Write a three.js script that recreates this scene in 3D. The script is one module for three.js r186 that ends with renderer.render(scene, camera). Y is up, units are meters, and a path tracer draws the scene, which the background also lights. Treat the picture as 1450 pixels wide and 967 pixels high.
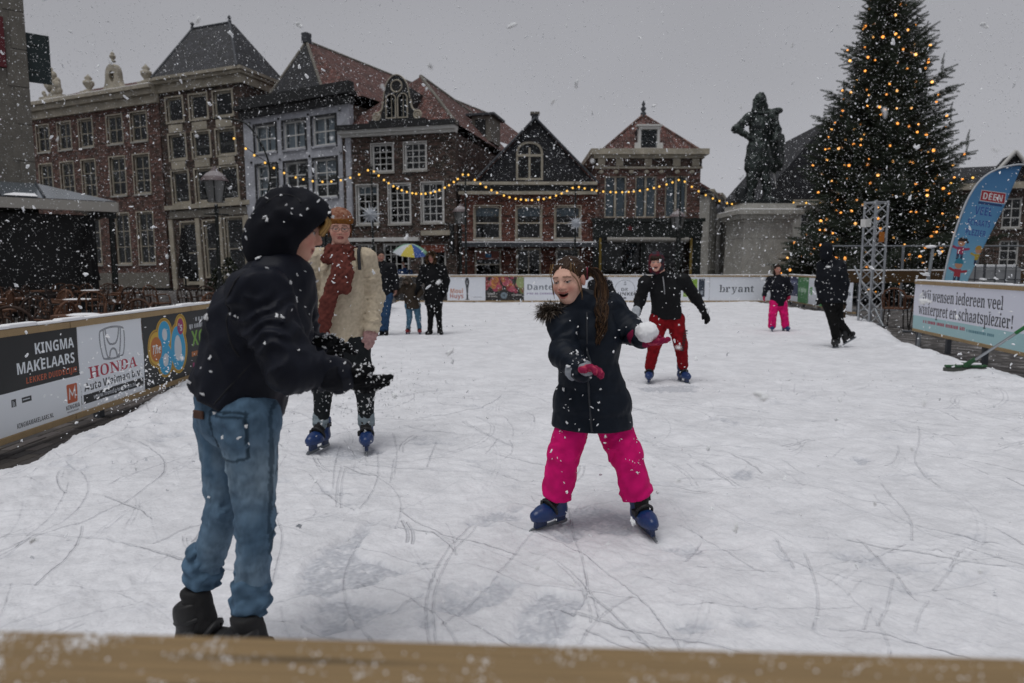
import * as THREE from 'three';
import { mergeGeometries } from 'three/addons/utils/BufferGeometryUtils.js';
import { RoundedBoxGeometry } from 'three/addons/geometries/RoundedBoxGeometry.js';
import { createNoise3D, createNoise2D } from 'simplex-noise';

// ---------------------------------------------------------------- camera, sky, sun, exposure
const scene = new THREE.Scene();
const camera = new THREE.PerspectiveCamera(53.17, 1450 / 967, 0.05, 400);
camera.position.set(0, 1.36, 0);
camera.rotation.set(-0.1108, 0, 0);
camera.focus = 3.7; camera.userData.fStop = 2.7;
const renderer = new THREE.WebGLRenderer({ antialias: true });
renderer.toneMapping = THREE.LinearToneMapping;
renderer.toneMappingExposure = 1.3;
renderer.shadowMap.enabled = true;
{ // an even, snow-laden overcast, a little lighter towards the horizon
  const W = 256, H = 128, d = new Float32Array(W * H * 4), n2 = createNoise3D(() => 0.37);
  for (let r = 0; r < H; r++) for (let c = 0; c < W; c++) {
    const el = ((r + 0.5) / H - 0.5) * Math.PI, az = (c + 0.5) / W * 2 * Math.PI, y = Math.max(0, Math.sin(el));
    const x = Math.cos(az) * Math.cos(el), z = Math.sin(az) * Math.cos(el);
    const k = (0.345 - 0.1 * Math.min(1, y / 0.5)) * (1 + 0.05 * n2(x * 1.5, y * 3, z * 1.5) + 0.02 * n2(x * 5, y * 9, z * 5));
    d.set([k * 0.975, k * 0.985, k * 1.06, 1], (r * W + c) * 4);
  }
  const t = new THREE.DataTexture(d, W, H, THREE.RGBAFormat, THREE.FloatType);
  t.mapping = THREE.EquirectangularReflectionMapping; t.magFilter = THREE.LinearFilter; t.needsUpdate = true;
  scene.background = t; scene.environment = t;
}
const sun = new THREE.DirectionalLight(new THREE.Color(1, 0.985, 0.97), 1.1);
sun.position.set(-6, 30, 8); sun.castShadow = true; sun.shadow.radius = 65;
Object.assign(sun.shadow.camera, { left: -40, right: 40, top: 40, bottom: -40, near: 1, far: 120 });
scene.add(sun, sun.target);

// ---------------------------------------------------------------- helpers
function rng(seed) { return () => { seed = (seed + 0x6d2b79f5) | 0; let t = Math.imul(seed ^ (seed >>> 15), 1 | seed); t = (t + Math.imul(t ^ (t >>> 7), 61 | t)) ^ t; return ((t ^ (t >>> 14)) >>> 0) / 4294967296; }; }
const R0 = rng(11), rr = (a, b) => a + (b - a) * R0();
const N3 = createNoise3D(rng(5)), N2 = createNoise2D(rng(6));
const fbm2 = (x, y, o = 4) => { let s = 0, a = 0.5; for (let i = 0; i < o; i++, a *= 0.5, x *= 2.03, y *= 2.03) s += a * N2(x, y); return s; };
const fbm3 = (x, y, z, o = 3) => { let s = 0, a = 0.5; for (let i = 0; i < o; i++, a *= 0.5, x *= 2.03, y *= 2.03, z *= 2.03) s += a * N3(x, y, z); return s; };
const clamp = THREE.MathUtils.clamp, smooth = THREE.MathUtils.smoothstep, lerp = THREE.MathUtils.lerp;
const V = (x, y, z) => new THREE.Vector3(x, y, z);
const srgb = (hex) => new THREE.Color(hex);
const used = new Map();
const numbered = (n) => { const k = used.get(n) || 0; used.set(n, k + 1); return k ? n + '_' + String(k).padStart(3, '0') : n; };
function lit(o) { o.castShadow = true; o.receiveShadow = true; return o; }
function mesh(name, g, m, parent) { const o = lit(new THREE.Mesh(Array.isArray(g) ? merge(g) : g, m)); o.name = parent ? name : numbered(name); (parent || scene).add(o); return o; }
function merge(list) {
  const l = list.filter(Boolean).map((g) => { let h = g.index ? g.toNonIndexed() : g; for (const k of Object.keys(h.attributes)) if (!['position', 'normal', 'uv'].includes(k)) { h = h === g ? g.clone() : h; h.deleteAttribute(k); } if (!h.attributes.uv) h.setAttribute('uv', new THREE.BufferAttribute(new Float32Array(h.attributes.position.count * 2), 2)); return h; });
  return l.length === 1 ? l[0] : mergeGeometries(l);
}
function thing(name, label, category, pos = [0, 0, 0], ry = 0, group) {
  const o = new THREE.Group(); o.name = numbered(name); o.position.set(...pos); o.rotation.y = ry; scene.add(o);
  return tag(o, label, category, group);
}
function tag(o, label, category, group) { o.userData.label = label; o.userData.category = category; if (group) o.userData.group = group; return o; }
function structure(o) { o.userData.kind = 'structure'; return o; }
function std(color, roughness = 0.85, more = {}) { return new THREE.MeshStandardMaterial({ color: color.isColor ? color : srgb(color), roughness, ...more }); }
// a box from its six limits, uv in metres
function B(x0, x1, y0, y1, z0, z1) {
  const w = x1 - x0, h = y1 - y0, d = z1 - z0, g = new THREE.BoxGeometry(w, h, d), uv = g.attributes.uv;
  const dims = [[d, h, z0, y0], [d, h, z0, y0], [w, d, x0, z0], [w, d, x0, z0], [w, h, x0, y0], [w, h, x0, y0]];
  for (let i = 0; i < 24; i++) { const f = dims[i >> 2]; uv.setXY(i, uv.getX(i) * f[0] + f[2], uv.getY(i) * f[1] + f[3]); }
  return g.translate((x0 + x1) / 2, (y0 + y1) / 2, (z0 + z1) / 2);
}
function RB(x0, x1, y0, y1, z0, z1, r = 0.01) { return new RoundedBoxGeometry(x1 - x0, y1 - y0, z1 - z0, 1, r).translate((x0 + x1) / 2, (y0 + y1) / 2, (z0 + z1) / 2); }
// a round bar between two points
function bar(a, b, r, r2 = r, seg = 8) {
  const A = V(...a), Bv = V(...b), d = Bv.clone().sub(A), g = new THREE.CylinderGeometry(r2, r, d.length(), seg);
  g.applyQuaternion(new THREE.Quaternion().setFromUnitVectors(V(0, 1, 0), d.clone().normalize()));
  return g.translate((A.x + Bv.x) / 2, (A.y + Bv.y) / 2, (A.z + Bv.z) / 2);
}
function tube(pts, r, seg = 24, rad = 6) { return new THREE.TubeGeometry(new THREE.CatmullRomCurve3(pts.map((p) => V(...p))), seg, r, rad, false); }
// flat polygons with uv in metres along their own plane
function polys(list) {
  const pos = [], nor = [], uv = [];
  for (const P of list) {
    const p = P.map((q) => V(...q)), n = V(0, 0, 0);
    for (let i = 0; i < p.length; i++) { const a = p[i], b = p[(i + 1) % p.length]; n.x += (a.y - b.y) * (a.z + b.z); n.y += (a.z - b.z) * (a.x + b.x); n.z += (a.x - b.x) * (a.y + b.y); }
    n.normalize();
    const u = Math.abs(n.y) > 0.99 ? V(1, 0, 0) : V(0, 1, 0).cross(n).normalize(), v = n.clone().cross(u);
    for (let i = 1; i < p.length - 1; i++) for (const q of [p[0], p[i], p[i + 1]]) { pos.push(q.x, q.y, q.z); nor.push(n.x, n.y, n.z); uv.push(q.dot(u), q.dot(v)); }
  }
  const g = new THREE.BufferGeometry();
  g.setAttribute('position', new THREE.Float32BufferAttribute(pos, 3)); g.setAttribute('normal', new THREE.Float32BufferAttribute(nor, 3)); g.setAttribute('uv', new THREE.Float32BufferAttribute(uv, 2));
  return g;
}
function lathe(pts, seg = 16) { return new THREE.LatheGeometry(pts.map(([x, y]) => new THREE.Vector2(x, y)), seg); }
function extrude(shape, depth, bevel = 0) { return new THREE.ExtrudeGeometry(shape, { depth, bevelEnabled: bevel > 0, bevelSize: bevel, bevelThickness: bevel, bevelSegments: 1, curveSegments: 10 }); }
function shapeOf(pts) { return new THREE.Shape(pts.map(([x, y]) => new THREE.Vector2(x, y))); }
// ---------------------------------------------------------------- computed textures
function dataTex(S, T, f, color = true) {
  const d = new Uint8Array(S * T * 4);
  for (let y = 0; y < T; y++) for (let x = 0; x < S; x++) { const c = f(x, y); const i = (y * S + x) * 4; d[i] = clamp(c[0], 0, 255); d[i + 1] = clamp(c[1], 0, 255); d[i + 2] = clamp(c[2], 0, 255); d[i + 3] = 255; }
  const t = new THREE.DataTexture(d, S, T); t.magFilter = THREE.LinearFilter; t.wrapS = t.wrapT = THREE.RepeatWrapping;
  if (color) t.colorSpace = THREE.SRGBColorSpace; t.needsUpdate = true; return t;
}
function canvasTex(w, h, draw) {
  const c = document.createElement('canvas'); c.width = w; c.height = h; const x = c.getContext('2d'); draw(x, w, h);
  const t = new THREE.CanvasTexture(c); t.colorSpace = THREE.SRGBColorSpace; return t;
}
const per = (t, u, v) => { t.repeat.set(1 / u, 1 / v); return t; };   // one tile of a texture covers u x v metres
const hash = (a, b) => { let h = (a * 374761393 + b * 668265263) | 0; h = Math.imul(h ^ (h >>> 13), 1274126177); return ((h ^ (h >>> 16)) >>> 0) / 4294967296; };
// tileable noise on a torus-like wrap
const wrapN = (x, y, S, f) => { const a = x / S * 6.2832, b = y / S * 6.2832, k = f / 6.2832; return N3(Math.cos(a) * k + 7, Math.sin(a) * k + Math.cos(b) * k, Math.sin(b) * k); };
function brickTex(base, mortar, vary) {   // 8 bricks x 24 courses in 1.76 x 1.56 m
  return per(dataTex(512, 512, (x, y) => {
    const row = Math.floor(y / 512 * 24), fy = y / 512 * 24 - row, sx = x / 512 * 8 + (row & 1) * 0.5, col = Math.floor(sx) % 8, fx = sx - Math.floor(sx);
    const n = wrapN(x, y, 512, 6) * 0.5 + wrapN(x, y, 512, 30) * 0.3;
    const m = fy < 0.14 || fx < 0.05, h = hash(row, col), k = 1 + (h - 0.5) * vary + n * 0.3;
    return (m ? mortar : base).map((c, i) => c * k + (m ? 0 : (hash(col + 9, row) - 0.5) * (i ? 8 : 26)));
  }), 1.76, 1.56);
}
const TX = {
  brickRed: brickTex([92, 66, 59], [104, 95, 90], 0.5),
  brickDark: brickTex([72, 59, 53], [86, 79, 74], 0.5),
  tile: per(dataTex(512, 512, (x, y) => {   // 8 pantiles x 6 rows in 1.76 x 2 m
    const row = Math.floor(y / 512 * 6), fy = y / 512 * 6 - row, cx = x / 512 * 8, col = Math.floor(cx), fx = cx - col;
    const k = 0.85 + 0.3 * (hash(row, col) - 0.5) + 0.15 * wrapN(x, y, 512, 5), e = fy < 0.1 ? 0.55 : 1, s = fx < 0.14 ? 0.7 : 1;
    const snow = smooth(wrapN(x, y, 512, 9) + 0.5 * wrapN(x, y, 512, 40) - (fy < 0.3 ? 0 : 0.25), 0.42, 0.8) * 0.5;
    return [104, 66, 59].map((c) => lerp(c * k * e * s, 190, snow));
  }), 1.76, 2),
  slate: per(dataTex(512, 512, (x, y) => {   // 8 slates x 8 rows in 2 x 1.6 m
    const row = Math.floor(y / 512 * 8), fy = y / 512 * 8 - row, cx = x / 512 * 8 + (row & 1) / 2, col = Math.floor(cx) % 8, fx = cx - Math.floor(cx);
    const k = 0.9 + 0.5 * (hash(row, col) - 0.5) + 0.15 * wrapN(x, y, 512, 5), e = fy < 0.12 || fx < 0.06 ? 0.5 : 1;
    const snow = smooth(wrapN(x, y, 512, 8) + 0.6 * wrapN(x, y, 512, 45), 0.5, 0.9) * 0.35;
    return [70, 72, 78].map((c) => lerp(c * k * e, 185, snow));
  }), 2, 1.6),
  plaster: per(dataTex(256, 256, (x, y) => { const k = 1 + 0.08 * wrapN(x, y, 256, 4) + 0.05 * wrapN(x, y, 256, 22); return [228 * k, 228 * k, 226 * k]; }), 3, 3),
  wood: per(dataTex(512, 128, (x, y) => {
    const g = wrapN(x * 0.25, y * 6, 512, 30), a = wrapN(x * 0.5, y * 16, 512, 60), k = 0.86 + 0.16 * g + 0.1 * a, knot = Math.hypot((x - 180) / 26, (y - 60) / 14), k2 = Math.hypot((x - 420) / 18, (y - 30) / 10);
    const dk = Math.min(1, 0.45 + 0.55 * Math.min(knot, k2));
    return [178 * k * dk, 152 * k * dk, 112 * k * dk];
  }), 1.2, 0.3),
  tileBump: per(dataTex(256, 256, (x, y) => { const fy = (y / 256 * 6) % 1, fx = (x / 256 * 8) % 1, h = 120 + 90 * Math.sin(fx * Math.PI) - 60 * fy; return [h, h, h]; }, false), 1.76, 2),
};
const stoneTex = per(dataTex(256, 256, (x, y) => { const k = 1 + 0.05 * wrapN(x, y, 256, 4) + 0.08 * wrapN(x, y, 256, 40) + 0.06 * (hash(x, y) - 0.5); return [206 * k, 204 * k, 198 * k]; }), 2, 2);
const M = {
  brickRed: std('#ffffff', 0.95, { map: TX.brickRed }), brickDark: std('#ffffff', 0.95, { map: TX.brickDark }),
  brickWarm: std('#e8c8bc', 0.95, { map: TX.brickRed }),
  tile: std('#ffffff', 0.85, { map: TX.tile, bumpMap: TX.tileBump, bumpScale: 0.05 }), slate: std('#a6a8ae', 0.7, { map: TX.slate }),
  slateDark: std('#8a8c92', 0.8, { map: TX.slate }),
  white: std('#c6c9d4', 0.9, { map: TX.plaster }), cream: std('#bcb4a4', 0.8, { map: TX.plaster }), stone: std('#d2d2d0', 0.95, { map: stoneTex }),
  stoneDark: std('#8e8b86', 0.95, { map: stoneTex }),
  frameWhite: std('#cfcfcc', 0.6), black: std('#17191b', 0.6), lead: std('#3c4046', 0.6), darkGreen: std('#101a17', 0.5),
  glass: new THREE.MeshPhysicalMaterial({ color: srgb('#eef3f5'), roughness: 0.03, transmission: 1, thickness: 0, ior: 1.5, specularIntensity: 0.35 }),
  curtain: std('#a9adb3', 0.95), drape: std('#6b747c', 0.95), shopDark: std('#1a1c1d', 0.6),
  wood: std('#ffffff', 0.8, { map: TX.wood }), steel: std('#8d9296', 0.45, { metalness: 0.8 }), iron: std('#141a18', 0.55, { metalness: 0.2 }),
  snow: std(new THREE.Color(0.86, 0.87, 0.89), 0.95), alu: std('#a9adb1', 0.4, { metalness: 0.85 }),
  room: std('#5b544d', 0.95),
  gold: std('#8f7a3e', 0.5, { metalness: 0.4 }), rubber: std('#101011', 0.7),
};
// ---------------------------------------------------------------- ground: brick paving, the rink's snow
{
  const pave = per(dataTex(512, 512, (x, y) => {
    const row = Math.floor(y / 512 * 16), fy = y / 512 * 16 - row, sx = x / 512 * 8 + (row & 1) * 0.5, col = Math.floor(sx) % 8, fx = sx - Math.floor(sx), m = fy < 0.1 || fx < 0.05;
    const k = (m ? 0.6 : 1) * (0.9 + 0.35 * (hash(row, col) - 0.5) + 0.2 * wrapN(x, y, 512, 6)), s = smooth(wrapN(x, y, 512, 5) + 0.5 * wrapN(x, y, 512, 40), 0.35, 0.75) * 0.55;
    return [86, 82, 80].map((c) => lerp(c * k, 178, s));
  }), 1.68, 1.6);
  const g = new THREE.PlaneGeometry(400, 400); g.rotateX(-Math.PI / 2);
  const uv = g.attributes.uv; for (let i = 0; i < uv.count; i++) uv.setXY(i, uv.getX(i) * 400, uv.getY(i) * 400);
  g.translate(0, -0.07, 0);
  const ground = structure(mesh('ground', g, std('#ffffff', 0.9, { map: pave })));
  tag(ground, 'grey brick paved town square dusted with snow', 'paving');
  // the clinkers that can be told apart beside the hoardings, on both sides
  const tones = ['#4a4644', '#565150', '#423f3f', '#5d5856', '#4f4a46'].map((c) => std(c, 0.9)), pg = new RoundedBoxGeometry(0.2, 0.05, 0.092, 1, 0.008);
  const strip = new THREE.Group(); strip.name = 'paving_bricks'; structure(strip); tag(strip, 'strip of grey paving bricks between hoarding and snow edge', 'paving'); scene.add(strip);
  for (let i = 0; i < 25; i++) for (let j = 0; j < 11; j++) {
    const p = mesh('brick', pg, tones[Math.floor(R0() * 5)], strip);
    p.position.set(-4.42 + j * 0.1 + rr(-0.003, 0.003), -0.083 + rr(-0.004, 0.004), -3.9 - i * 0.208 - (j & 1) * 0.104); p.rotation.y = Math.PI / 2 + rr(-0.02, 0.02);
  }
}
let rinkH;
const rinkEdgeL = (z) => Math.max(-4.4, -3.56 - 0.13 * Math.max(0, -z - 4.7)) + 0.04 * Math.sin(z * 0.9) + 0.1 * fbm2(z * 0.7, 3), rinkEdgeR = (z) => (z > -12 ? lerp(6.15, 7.05, clamp((-z - 7) / 5, 0, 1)) : lerp(7.05, 9.1, clamp((-z - 12) / 5, 0, 1))) + 0.15 * fbm2(z * 0.8, 9);
{
  // where blades have cut and scraped the snow: red = bared ice, green = groove
  const DATA = {ice:[[[-0.88,-2.67],[-0.91,-2.9],[-0.91,-3.09],[-0.81,-3.33],[-0.66,-3.82],[-0.76,-3.4],[-0.77,-3.09],[-0.58,-2.98],[-0.48,-2.93],[-0.66,-2.78],[-0.79,-2.67]],[[-0.8,-2.53],[-0.74,-2.65],[-0.58,-2.61],[-0.48,-2.57],[-0.62,-2.4],[-0.71,-2.36]],[[-0.39,-2.67],[-0.36,-2.88],[-0.33,-2.93],[-0.34,-2.78],[-0.35,-2.66]],[[-0.31,-2.61],[-0.17,-2.67],[-0.07,-2.83],[0.03,-2.79],[-0.06,-2.65],[-0.21,-2.53]],[[-0.0,-2.33],[0.07,-2.61],[0.13,-2.72],[0.3,-2.67],[0.21,-2.45],[0.14,-2.31]],[[0.2,-3.33],[0.31,-3.65],[0.51,-3.73],[0.67,-3.58],[0.61,-3.33],[0.37,-3.37],[0.27,-3.21]],[[-0.41,-2.46],[-0.31,-2.47],[-0.29,-2.4],[-0.35,-2.4]],[[-0.24,-3.47],[-0.09,-3.65],[0.05,-3.73],[0.04,-3.54],[-0.11,-3.45]],[[0.65,-2.54],[0.77,-2.44],[0.68,-2.39],[0.61,-2.39]],[[0.85,-2.4],[0.96,-2.63],[0.97,-2.58],[0.88,-2.39]],[[1.45,-4.36],[1.56,-4.42],[1.55,-4.29],[1.46,-4.26]],[[1.29,-3.29],[1.3,-3.18],[1.27,-2.93],[1.26,-2.97]],[[2.43,-4.79],[2.53,-4.64],[2.39,-4.53]],[[-1.53,-4.89],[-1.36,-5.04],[-0.93,-4.89],[-1.12,-4.7]],[[1.43,-7.58],[2.13,-7.67],[1.98,-7.24],[1.44,-7.24]]],cut:[[[-0.97,-2.59],[-0.66,-2.78],[-0.48,-2.93],[-0.33,-2.95]],[[-0.72,-3.15],[-0.59,-3.09],[-0.47,-3.02],[-0.37,-2.99]],[[-0.06,-2.88],[-0.0,-3.03],[0.05,-3.21],[0.15,-3.4]],[[-0.26,-2.42],[-0.15,-2.67],[-0.06,-2.85]],[[-0.35,-2.97],[-0.23,-2.98],[-0.12,-2.94],[-0.0,-2.83],[0.15,-2.76],[0.32,-2.71],[0.51,-2.66]],[[0.32,-3.69],[0.31,-3.21],[0.33,-2.95],[0.32,-2.69],[0.24,-2.53]],[[0.49,-2.67],[0.31,-2.47],[0.25,-2.33]],[[-0.85,-3.69],[-0.82,-3.95],[-0.87,-4.35],[-0.99,-4.9]],[[-1.31,-4.29],[-1.04,-3.82],[-0.88,-3.67]],[[-1.09,-4.04],[-1.22,-4.58],[-1.3,-5.04]],[[-0.76,-4.29],[-0.81,-4.76],[-0.97,-5.43]],[[-1.07,-4.9],[-1.04,-4.7],[-0.99,-4.55]],[[-0.57,-4.46],[-0.57,-4.9],[-0.59,-5.19]],[[0.12,-3.9],[0.13,-3.82],[0.14,-3.8]],[[0.32,-3.67],[0.52,-3.75],[0.73,-3.88]],[[-1.26,-3.54],[-1.18,-3.37],[-1.12,-3.21],[-1.02,-2.78]],[[-0.48,-2.52],[-0.41,-2.62],[-0.37,-2.69]],[[-1.21,-3.65],[-1.08,-3.69],[-1.08,-3.58]],[[-0.19,-4.83],[-0.1,-5.27]],[[-0.76,-4.14],[-0.82,-4.64]],[[2.32,-4.16],[2.21,-3.78],[2.13,-3.5],[1.97,-3.23]],[[3.46,-5.69],[3.23,-5.27],[2.8,-4.64],[2.68,-4.36],[2.63,-4.05]],[[1.72,-3.27],[1.71,-2.97],[1.66,-2.77],[1.64,-2.63]],[[2.1,-3.07],[1.93,-2.88],[1.76,-2.71]],[[1.69,-2.63],[1.6,-2.54],[1.5,-2.4]],[[0.66,-2.6],[0.92,-2.57],[1.22,-2.57],[1.35,-2.59]],[[1.39,-3.11],[1.34,-2.91],[1.25,-2.63],[1.12,-2.4]],[[1.31,-3.25],[1.3,-3.11],[1.27,-2.94]],[[1.65,-2.82],[1.52,-2.61],[1.37,-2.42]],[[1.43,-2.58],[1.3,-2.39]],[[0.87,-3.45],[0.98,-3.25],[1.05,-3.01],[1.12,-2.9]],[[0.83,-2.93],[0.98,-2.9],[1.19,-2.91]],[[1.42,-2.96],[1.68,-3.04],[1.91,-3.18]],[[0.79,-2.99],[0.93,-3.22]],[[1.09,-3.96],[1.4,-4.08],[1.76,-4.03]],[[1.63,-5.04],[1.84,-4.91]],[[1.19,-4.53],[1.22,-4.39]],[[1.87,-4.6],[1.91,-4.32]],[[2.08,-4.65],[2.19,-4.6]],[[2.43,-4.46],[2.54,-4.46],[2.79,-4.79],[2.92,-5.04]],[[2.3,-4.75],[2.49,-5.0]],[[2.5,-3.41],[2.51,-3.22]],[[3.24,-7.71],[3.0,-7.15]],[[2.03,-4.83],[2.23,-5.09]],[[3.02,-4.64],[3.09,-4.46],[3.08,-4.29]],[[1.57,-4.29],[1.62,-4.16]],[[1.67,-2.69],[1.86,-2.74],[2.03,-2.79]]]};
  const box = [-4.4, 6.6, -8.2, -1.0];
  const PW = 2048, PH = Math.round(PW * 7.2 / 11), sx = PW / 11;
  const cv = document.createElement('canvas'); cv.width = PW; cv.height = PH; const c = cv.getContext('2d');
  c.fillStyle = '#000'; c.fillRect(0, 0, PW, PH); c.globalCompositeOperation = 'lighter'; c.lineCap = c.lineJoin = 'round';
  const X = (x) => (x - box[0]) * sx, Z = (z) => (z - box[2]) * sx, r = rng(77);
  const path = (pts, close) => { c.beginPath(); pts.forEach(([x, z], i) => { if (!i) c.moveTo(X(x), Z(z)); else if (close || i === pts.length - 1) c.lineTo(X(x), Z(z)); else { const n = pts[i + 1]; c.quadraticCurveTo(X(x), Z(z), X((x + n[0]) / 2), Z((z + n[1]) / 2)); } }); };
  for (const pts of DATA.ice) for (let k = 0; k < 3; k++) { path(pts, true); c.fillStyle = 'rgba(80,0,0,1)'; c.save(); c.translate((r() - 0.5) * 14, (r() - 0.5) * 14); c.fill(); c.restore(); }
  for (const pts of DATA.cut) { path(pts); c.strokeStyle = 'rgba(45,0,0,1)'; c.lineWidth = 6; c.stroke(); c.strokeStyle = 'rgba(0,105,0,1)'; c.lineWidth = 1.5; c.stroke(); c.strokeStyle = 'rgba(0,0,40,1)'; c.lineWidth = 10; c.stroke(); }
  const arc = (x, z, a, L, k) => { const p = []; for (let s = 0; s <= 10; s++) { const t = s / 10 * L, an = a + k * t; p.push([x + Math.cos(an) * t, z + Math.sin(an) * t]); } return p; };
  for (let i = 0; i < 1300; i++) {   // the many blade cuts over one another, often in pairs
    const x = lerp(-3.8, 6.4, r()), z = lerp(-8.2, -1.1, r()), a = (r() < 0.6 ? (r() - 0.5) * 1.3 + 1.57 * 0.4 : r() * 6.28), L = 0.25 + 2.2 * r() * r(), k = (r() - 0.5) * 1.6, w = 0.9 + 1.8 * r() * r(), g = Math.round(40 + 130 * r() * r());
    for (let q = r() < 0.3 ? 2 : 1; q; q--) { path(arc(x + q * 0.03, z + q * 0.02, a, L, k)); c.strokeStyle = 'rgba(0,' + g + ',0,1)'; c.lineWidth = w; c.stroke(); if (r() < 0.35) { c.strokeStyle = 'rgba(0,0,45,1)'; c.lineWidth = 5 + 6 * r(); c.stroke(); } }
  }
  c.lineCap = 'butt';
  for (let i = 0; i < 420; i++) {   // scraped swathes, wide and faint to short and bare
    const x = lerp(-3.4, 6.2, r()), z = lerp(-8.2, -1.2, r()), a = r() * 6.28, L = 0.15 + 0.9 * r() * r(), w = 6 + 50 * r() * r(), v = Math.round(14 + 75 * r() * r());
    path(arc(x, z, a, L, (r() - 0.5) * 2.2)); c.strokeStyle = 'rgba(' + v + ',0,0,1)'; c.lineWidth = w; c.stroke();
  }
  const img = (() => {   // soften the edges: two box blurs on the bared-ice channel, one on the others
    const d = c.getImageData(0, 0, PW, PH).data, blur = (ch, rad, times) => { let src = new Float32Array(PW * PH); for (let i = 0; i < src.length; i++) src[i] = d[i * 4 + ch]; for (let t = 0; t < times; t++) for (const [st, len, other, lines] of [[1, PW, PW, PH], [PW, PH, 1, PW]]) { const o = new Float32Array(src.length); for (let l = 0; l < lines; l++) { let sum = 0; const b = l * other; for (let i = -rad; i < len; i++) { if (i + rad < len) sum += src[b + (i + rad) * st]; if (i - rad - 1 >= 0) sum -= src[b + (i - rad - 1) * st]; if (i >= 0) o[b + i * st] = sum / (2 * rad + 1); } } src = o; } for (let i = 0; i < src.length; i++) d[i * 4 + ch] = src[i]; };
    blur(0, 6, 2); blur(2, 3, 1); return d;
  })();
  const chan = (x, z, ch) => {
    const u = clamp(X(x), 0, PW - 2), v = clamp(Z(z), 0, PH - 2), i = Math.floor(u), j = Math.floor(v), f = u - i, g = v - j, p = (j * PW + i) * 4 + ch;
    return (img[p] * (1 - f) * (1 - g) + img[p + 4] * f * (1 - g) + img[p + PW * 4] * (1 - f) * g + img[p + PW * 4 + 4] * f * g) / 255;
  };
  const inNear = (z) => smooth(z, -8.15, -7.4);
  const iceAt = (x, z) => { const v = chan(x, z, 0); if (v < 0.02) return 0; const n = fbm2(x * 7, z * 7, 4), m = fbm2(x * 2.1 + 5, z * 2.1, 2); return clamp(v * (0.95 + 1.2 * n + 0.5 * m) - 0.03, 0, 1); };
  rinkH = (x, z) => {
    const nz = inNear(z), lump = 0.02 * fbm2(x * 0.9, z * 0.9, 3) + 0.014 * fbm2(x * 2.6 + 9, z * 2.6, 3) - 0.016 * (Math.abs(fbm2(x * 3.4 + 30, z * 3.4, 3)) - 0.2) * smooth(fbm2(x * 0.7 + 3, z * 0.7, 2), -0.3, 0.3) + 0.005 * fbm2(x * 16, z * 16 + 4, 3) * (z > -10 ? 1 : 0.5);
    let h = 0.01 + lump;
    if (nz > 0) { const i = iceAt(x, z), b = chan(x, z, 2); h += nz * (-0.018 * smooth(i, 0.08, 0.45) + 0.012 * b * (0.7 + 0.6 * fbm2(x * 12, z * 12, 2))); h = lerp(h, 0.004, 0.6 * nz * smooth(i, 0.4, 0.9)); }
    const eL = x - rinkEdgeL(z) - 0.05 * fbm2(x * 8, z * 8, 3), eR = rinkEdgeR(z) - x - 0.05 * fbm2(x * 8, z * 8, 3);
    const bank = 0.07 * Math.exp(-Math.pow((eL - 0.5) / 0.45, 2)) + 0.06 * Math.exp(-Math.pow((eR - 0.5) / 0.5, 2));
    h += bank * (0.7 + 0.8 * fbm2(x * 1.7, z * 1.7, 3));
    const e = Math.min(eL, eR); return e < 0.3 ? lerp(-0.16, h, smooth(e, -0.06, 0.3) ** 0.6) : h;
  };
  const sheet = (xs, zs) => {
    const nx = xs.length, nz = zs.length, p = new Float32Array(nx * nz * 3), uv = new Float32Array(nx * nz * 2), id = new Uint32Array((nx - 1) * (nz - 1) * 6); let k = 0;
    for (let j = 0; j < nz; j++) for (let i = 0; i < nx; i++) { const q = j * nx + i; p[q * 3] = xs[i]; p[q * 3 + 1] = rinkH(xs[i], zs[j]); p[q * 3 + 2] = zs[j]; uv[q * 2] = xs[i]; uv[q * 2 + 1] = -zs[j]; }
    for (let j = 0; j < nz - 1; j++) for (let i = 0; i < nx - 1; i++) { const a = j * nx + i, b = a + 1, d = a + nx, e = d + 1; id[k++] = a; id[k++] = b; id[k++] = d; id[k++] = b; id[k++] = e; id[k++] = d; }
    const g = new THREE.BufferGeometry(); g.setAttribute('position', new THREE.BufferAttribute(p, 3)); g.setAttribute('uv', new THREE.BufferAttribute(uv, 2)); g.setIndex(new THREE.BufferAttribute(id, 1)); g.computeVertexNormals(); return g;
  };
  const range = (a, b, s) => { const o = []; for (let x = a; x < b; x += s) o.push(x); o.push(b); return o; };
  const zs = []; for (let z = -0.75; z > -8; z -= 0.009 + 0.0045 * (-z - 0.75)) zs.push(z); zs.push(-8);
  const near = sheet(range(-4.4, 6.6, 0.0145), zs);
  const zf = []; for (let z = -8; z > -26; z -= 0.04 + 0.008 * (-z - 8)) zf.push(z); zf.push(-26);
  const far = sheet(range(-4.6, 10.6, 0.055), zf);
  // colour: packed snow, grey where the ice is bare
  const tint = (x, z, ice, g) => {
    const n = fbm2(x * 1.3, z * 1.3, 3), f = fbm2(x * 30, z * 30, 2), s = 0.5 + 0.5 * N2(x * 9 + z * 34 + 2 * N2(x * 2, z * 2), z * 7 - x * 22);
    const a = clamp(smooth(ice, 0.05, 0.75) * (0.5 + 0.55 * s + 0.5 * fbm2(x * 22 + z * 9, z * 22 - x * 6, 3)) + 0.7 * g, 0, 1), snow = 226 + 12 * n + 10 * fbm2(x * 5 + 3, z * 7, 3) + 7 * f, bare = 180 + 12 * s + 14 * f;
    return [lerp(snow, bare, a), lerp(snow + 1, bare + 3, a), lerp(snow + 5, bare + 10, a)];
  };
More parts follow.
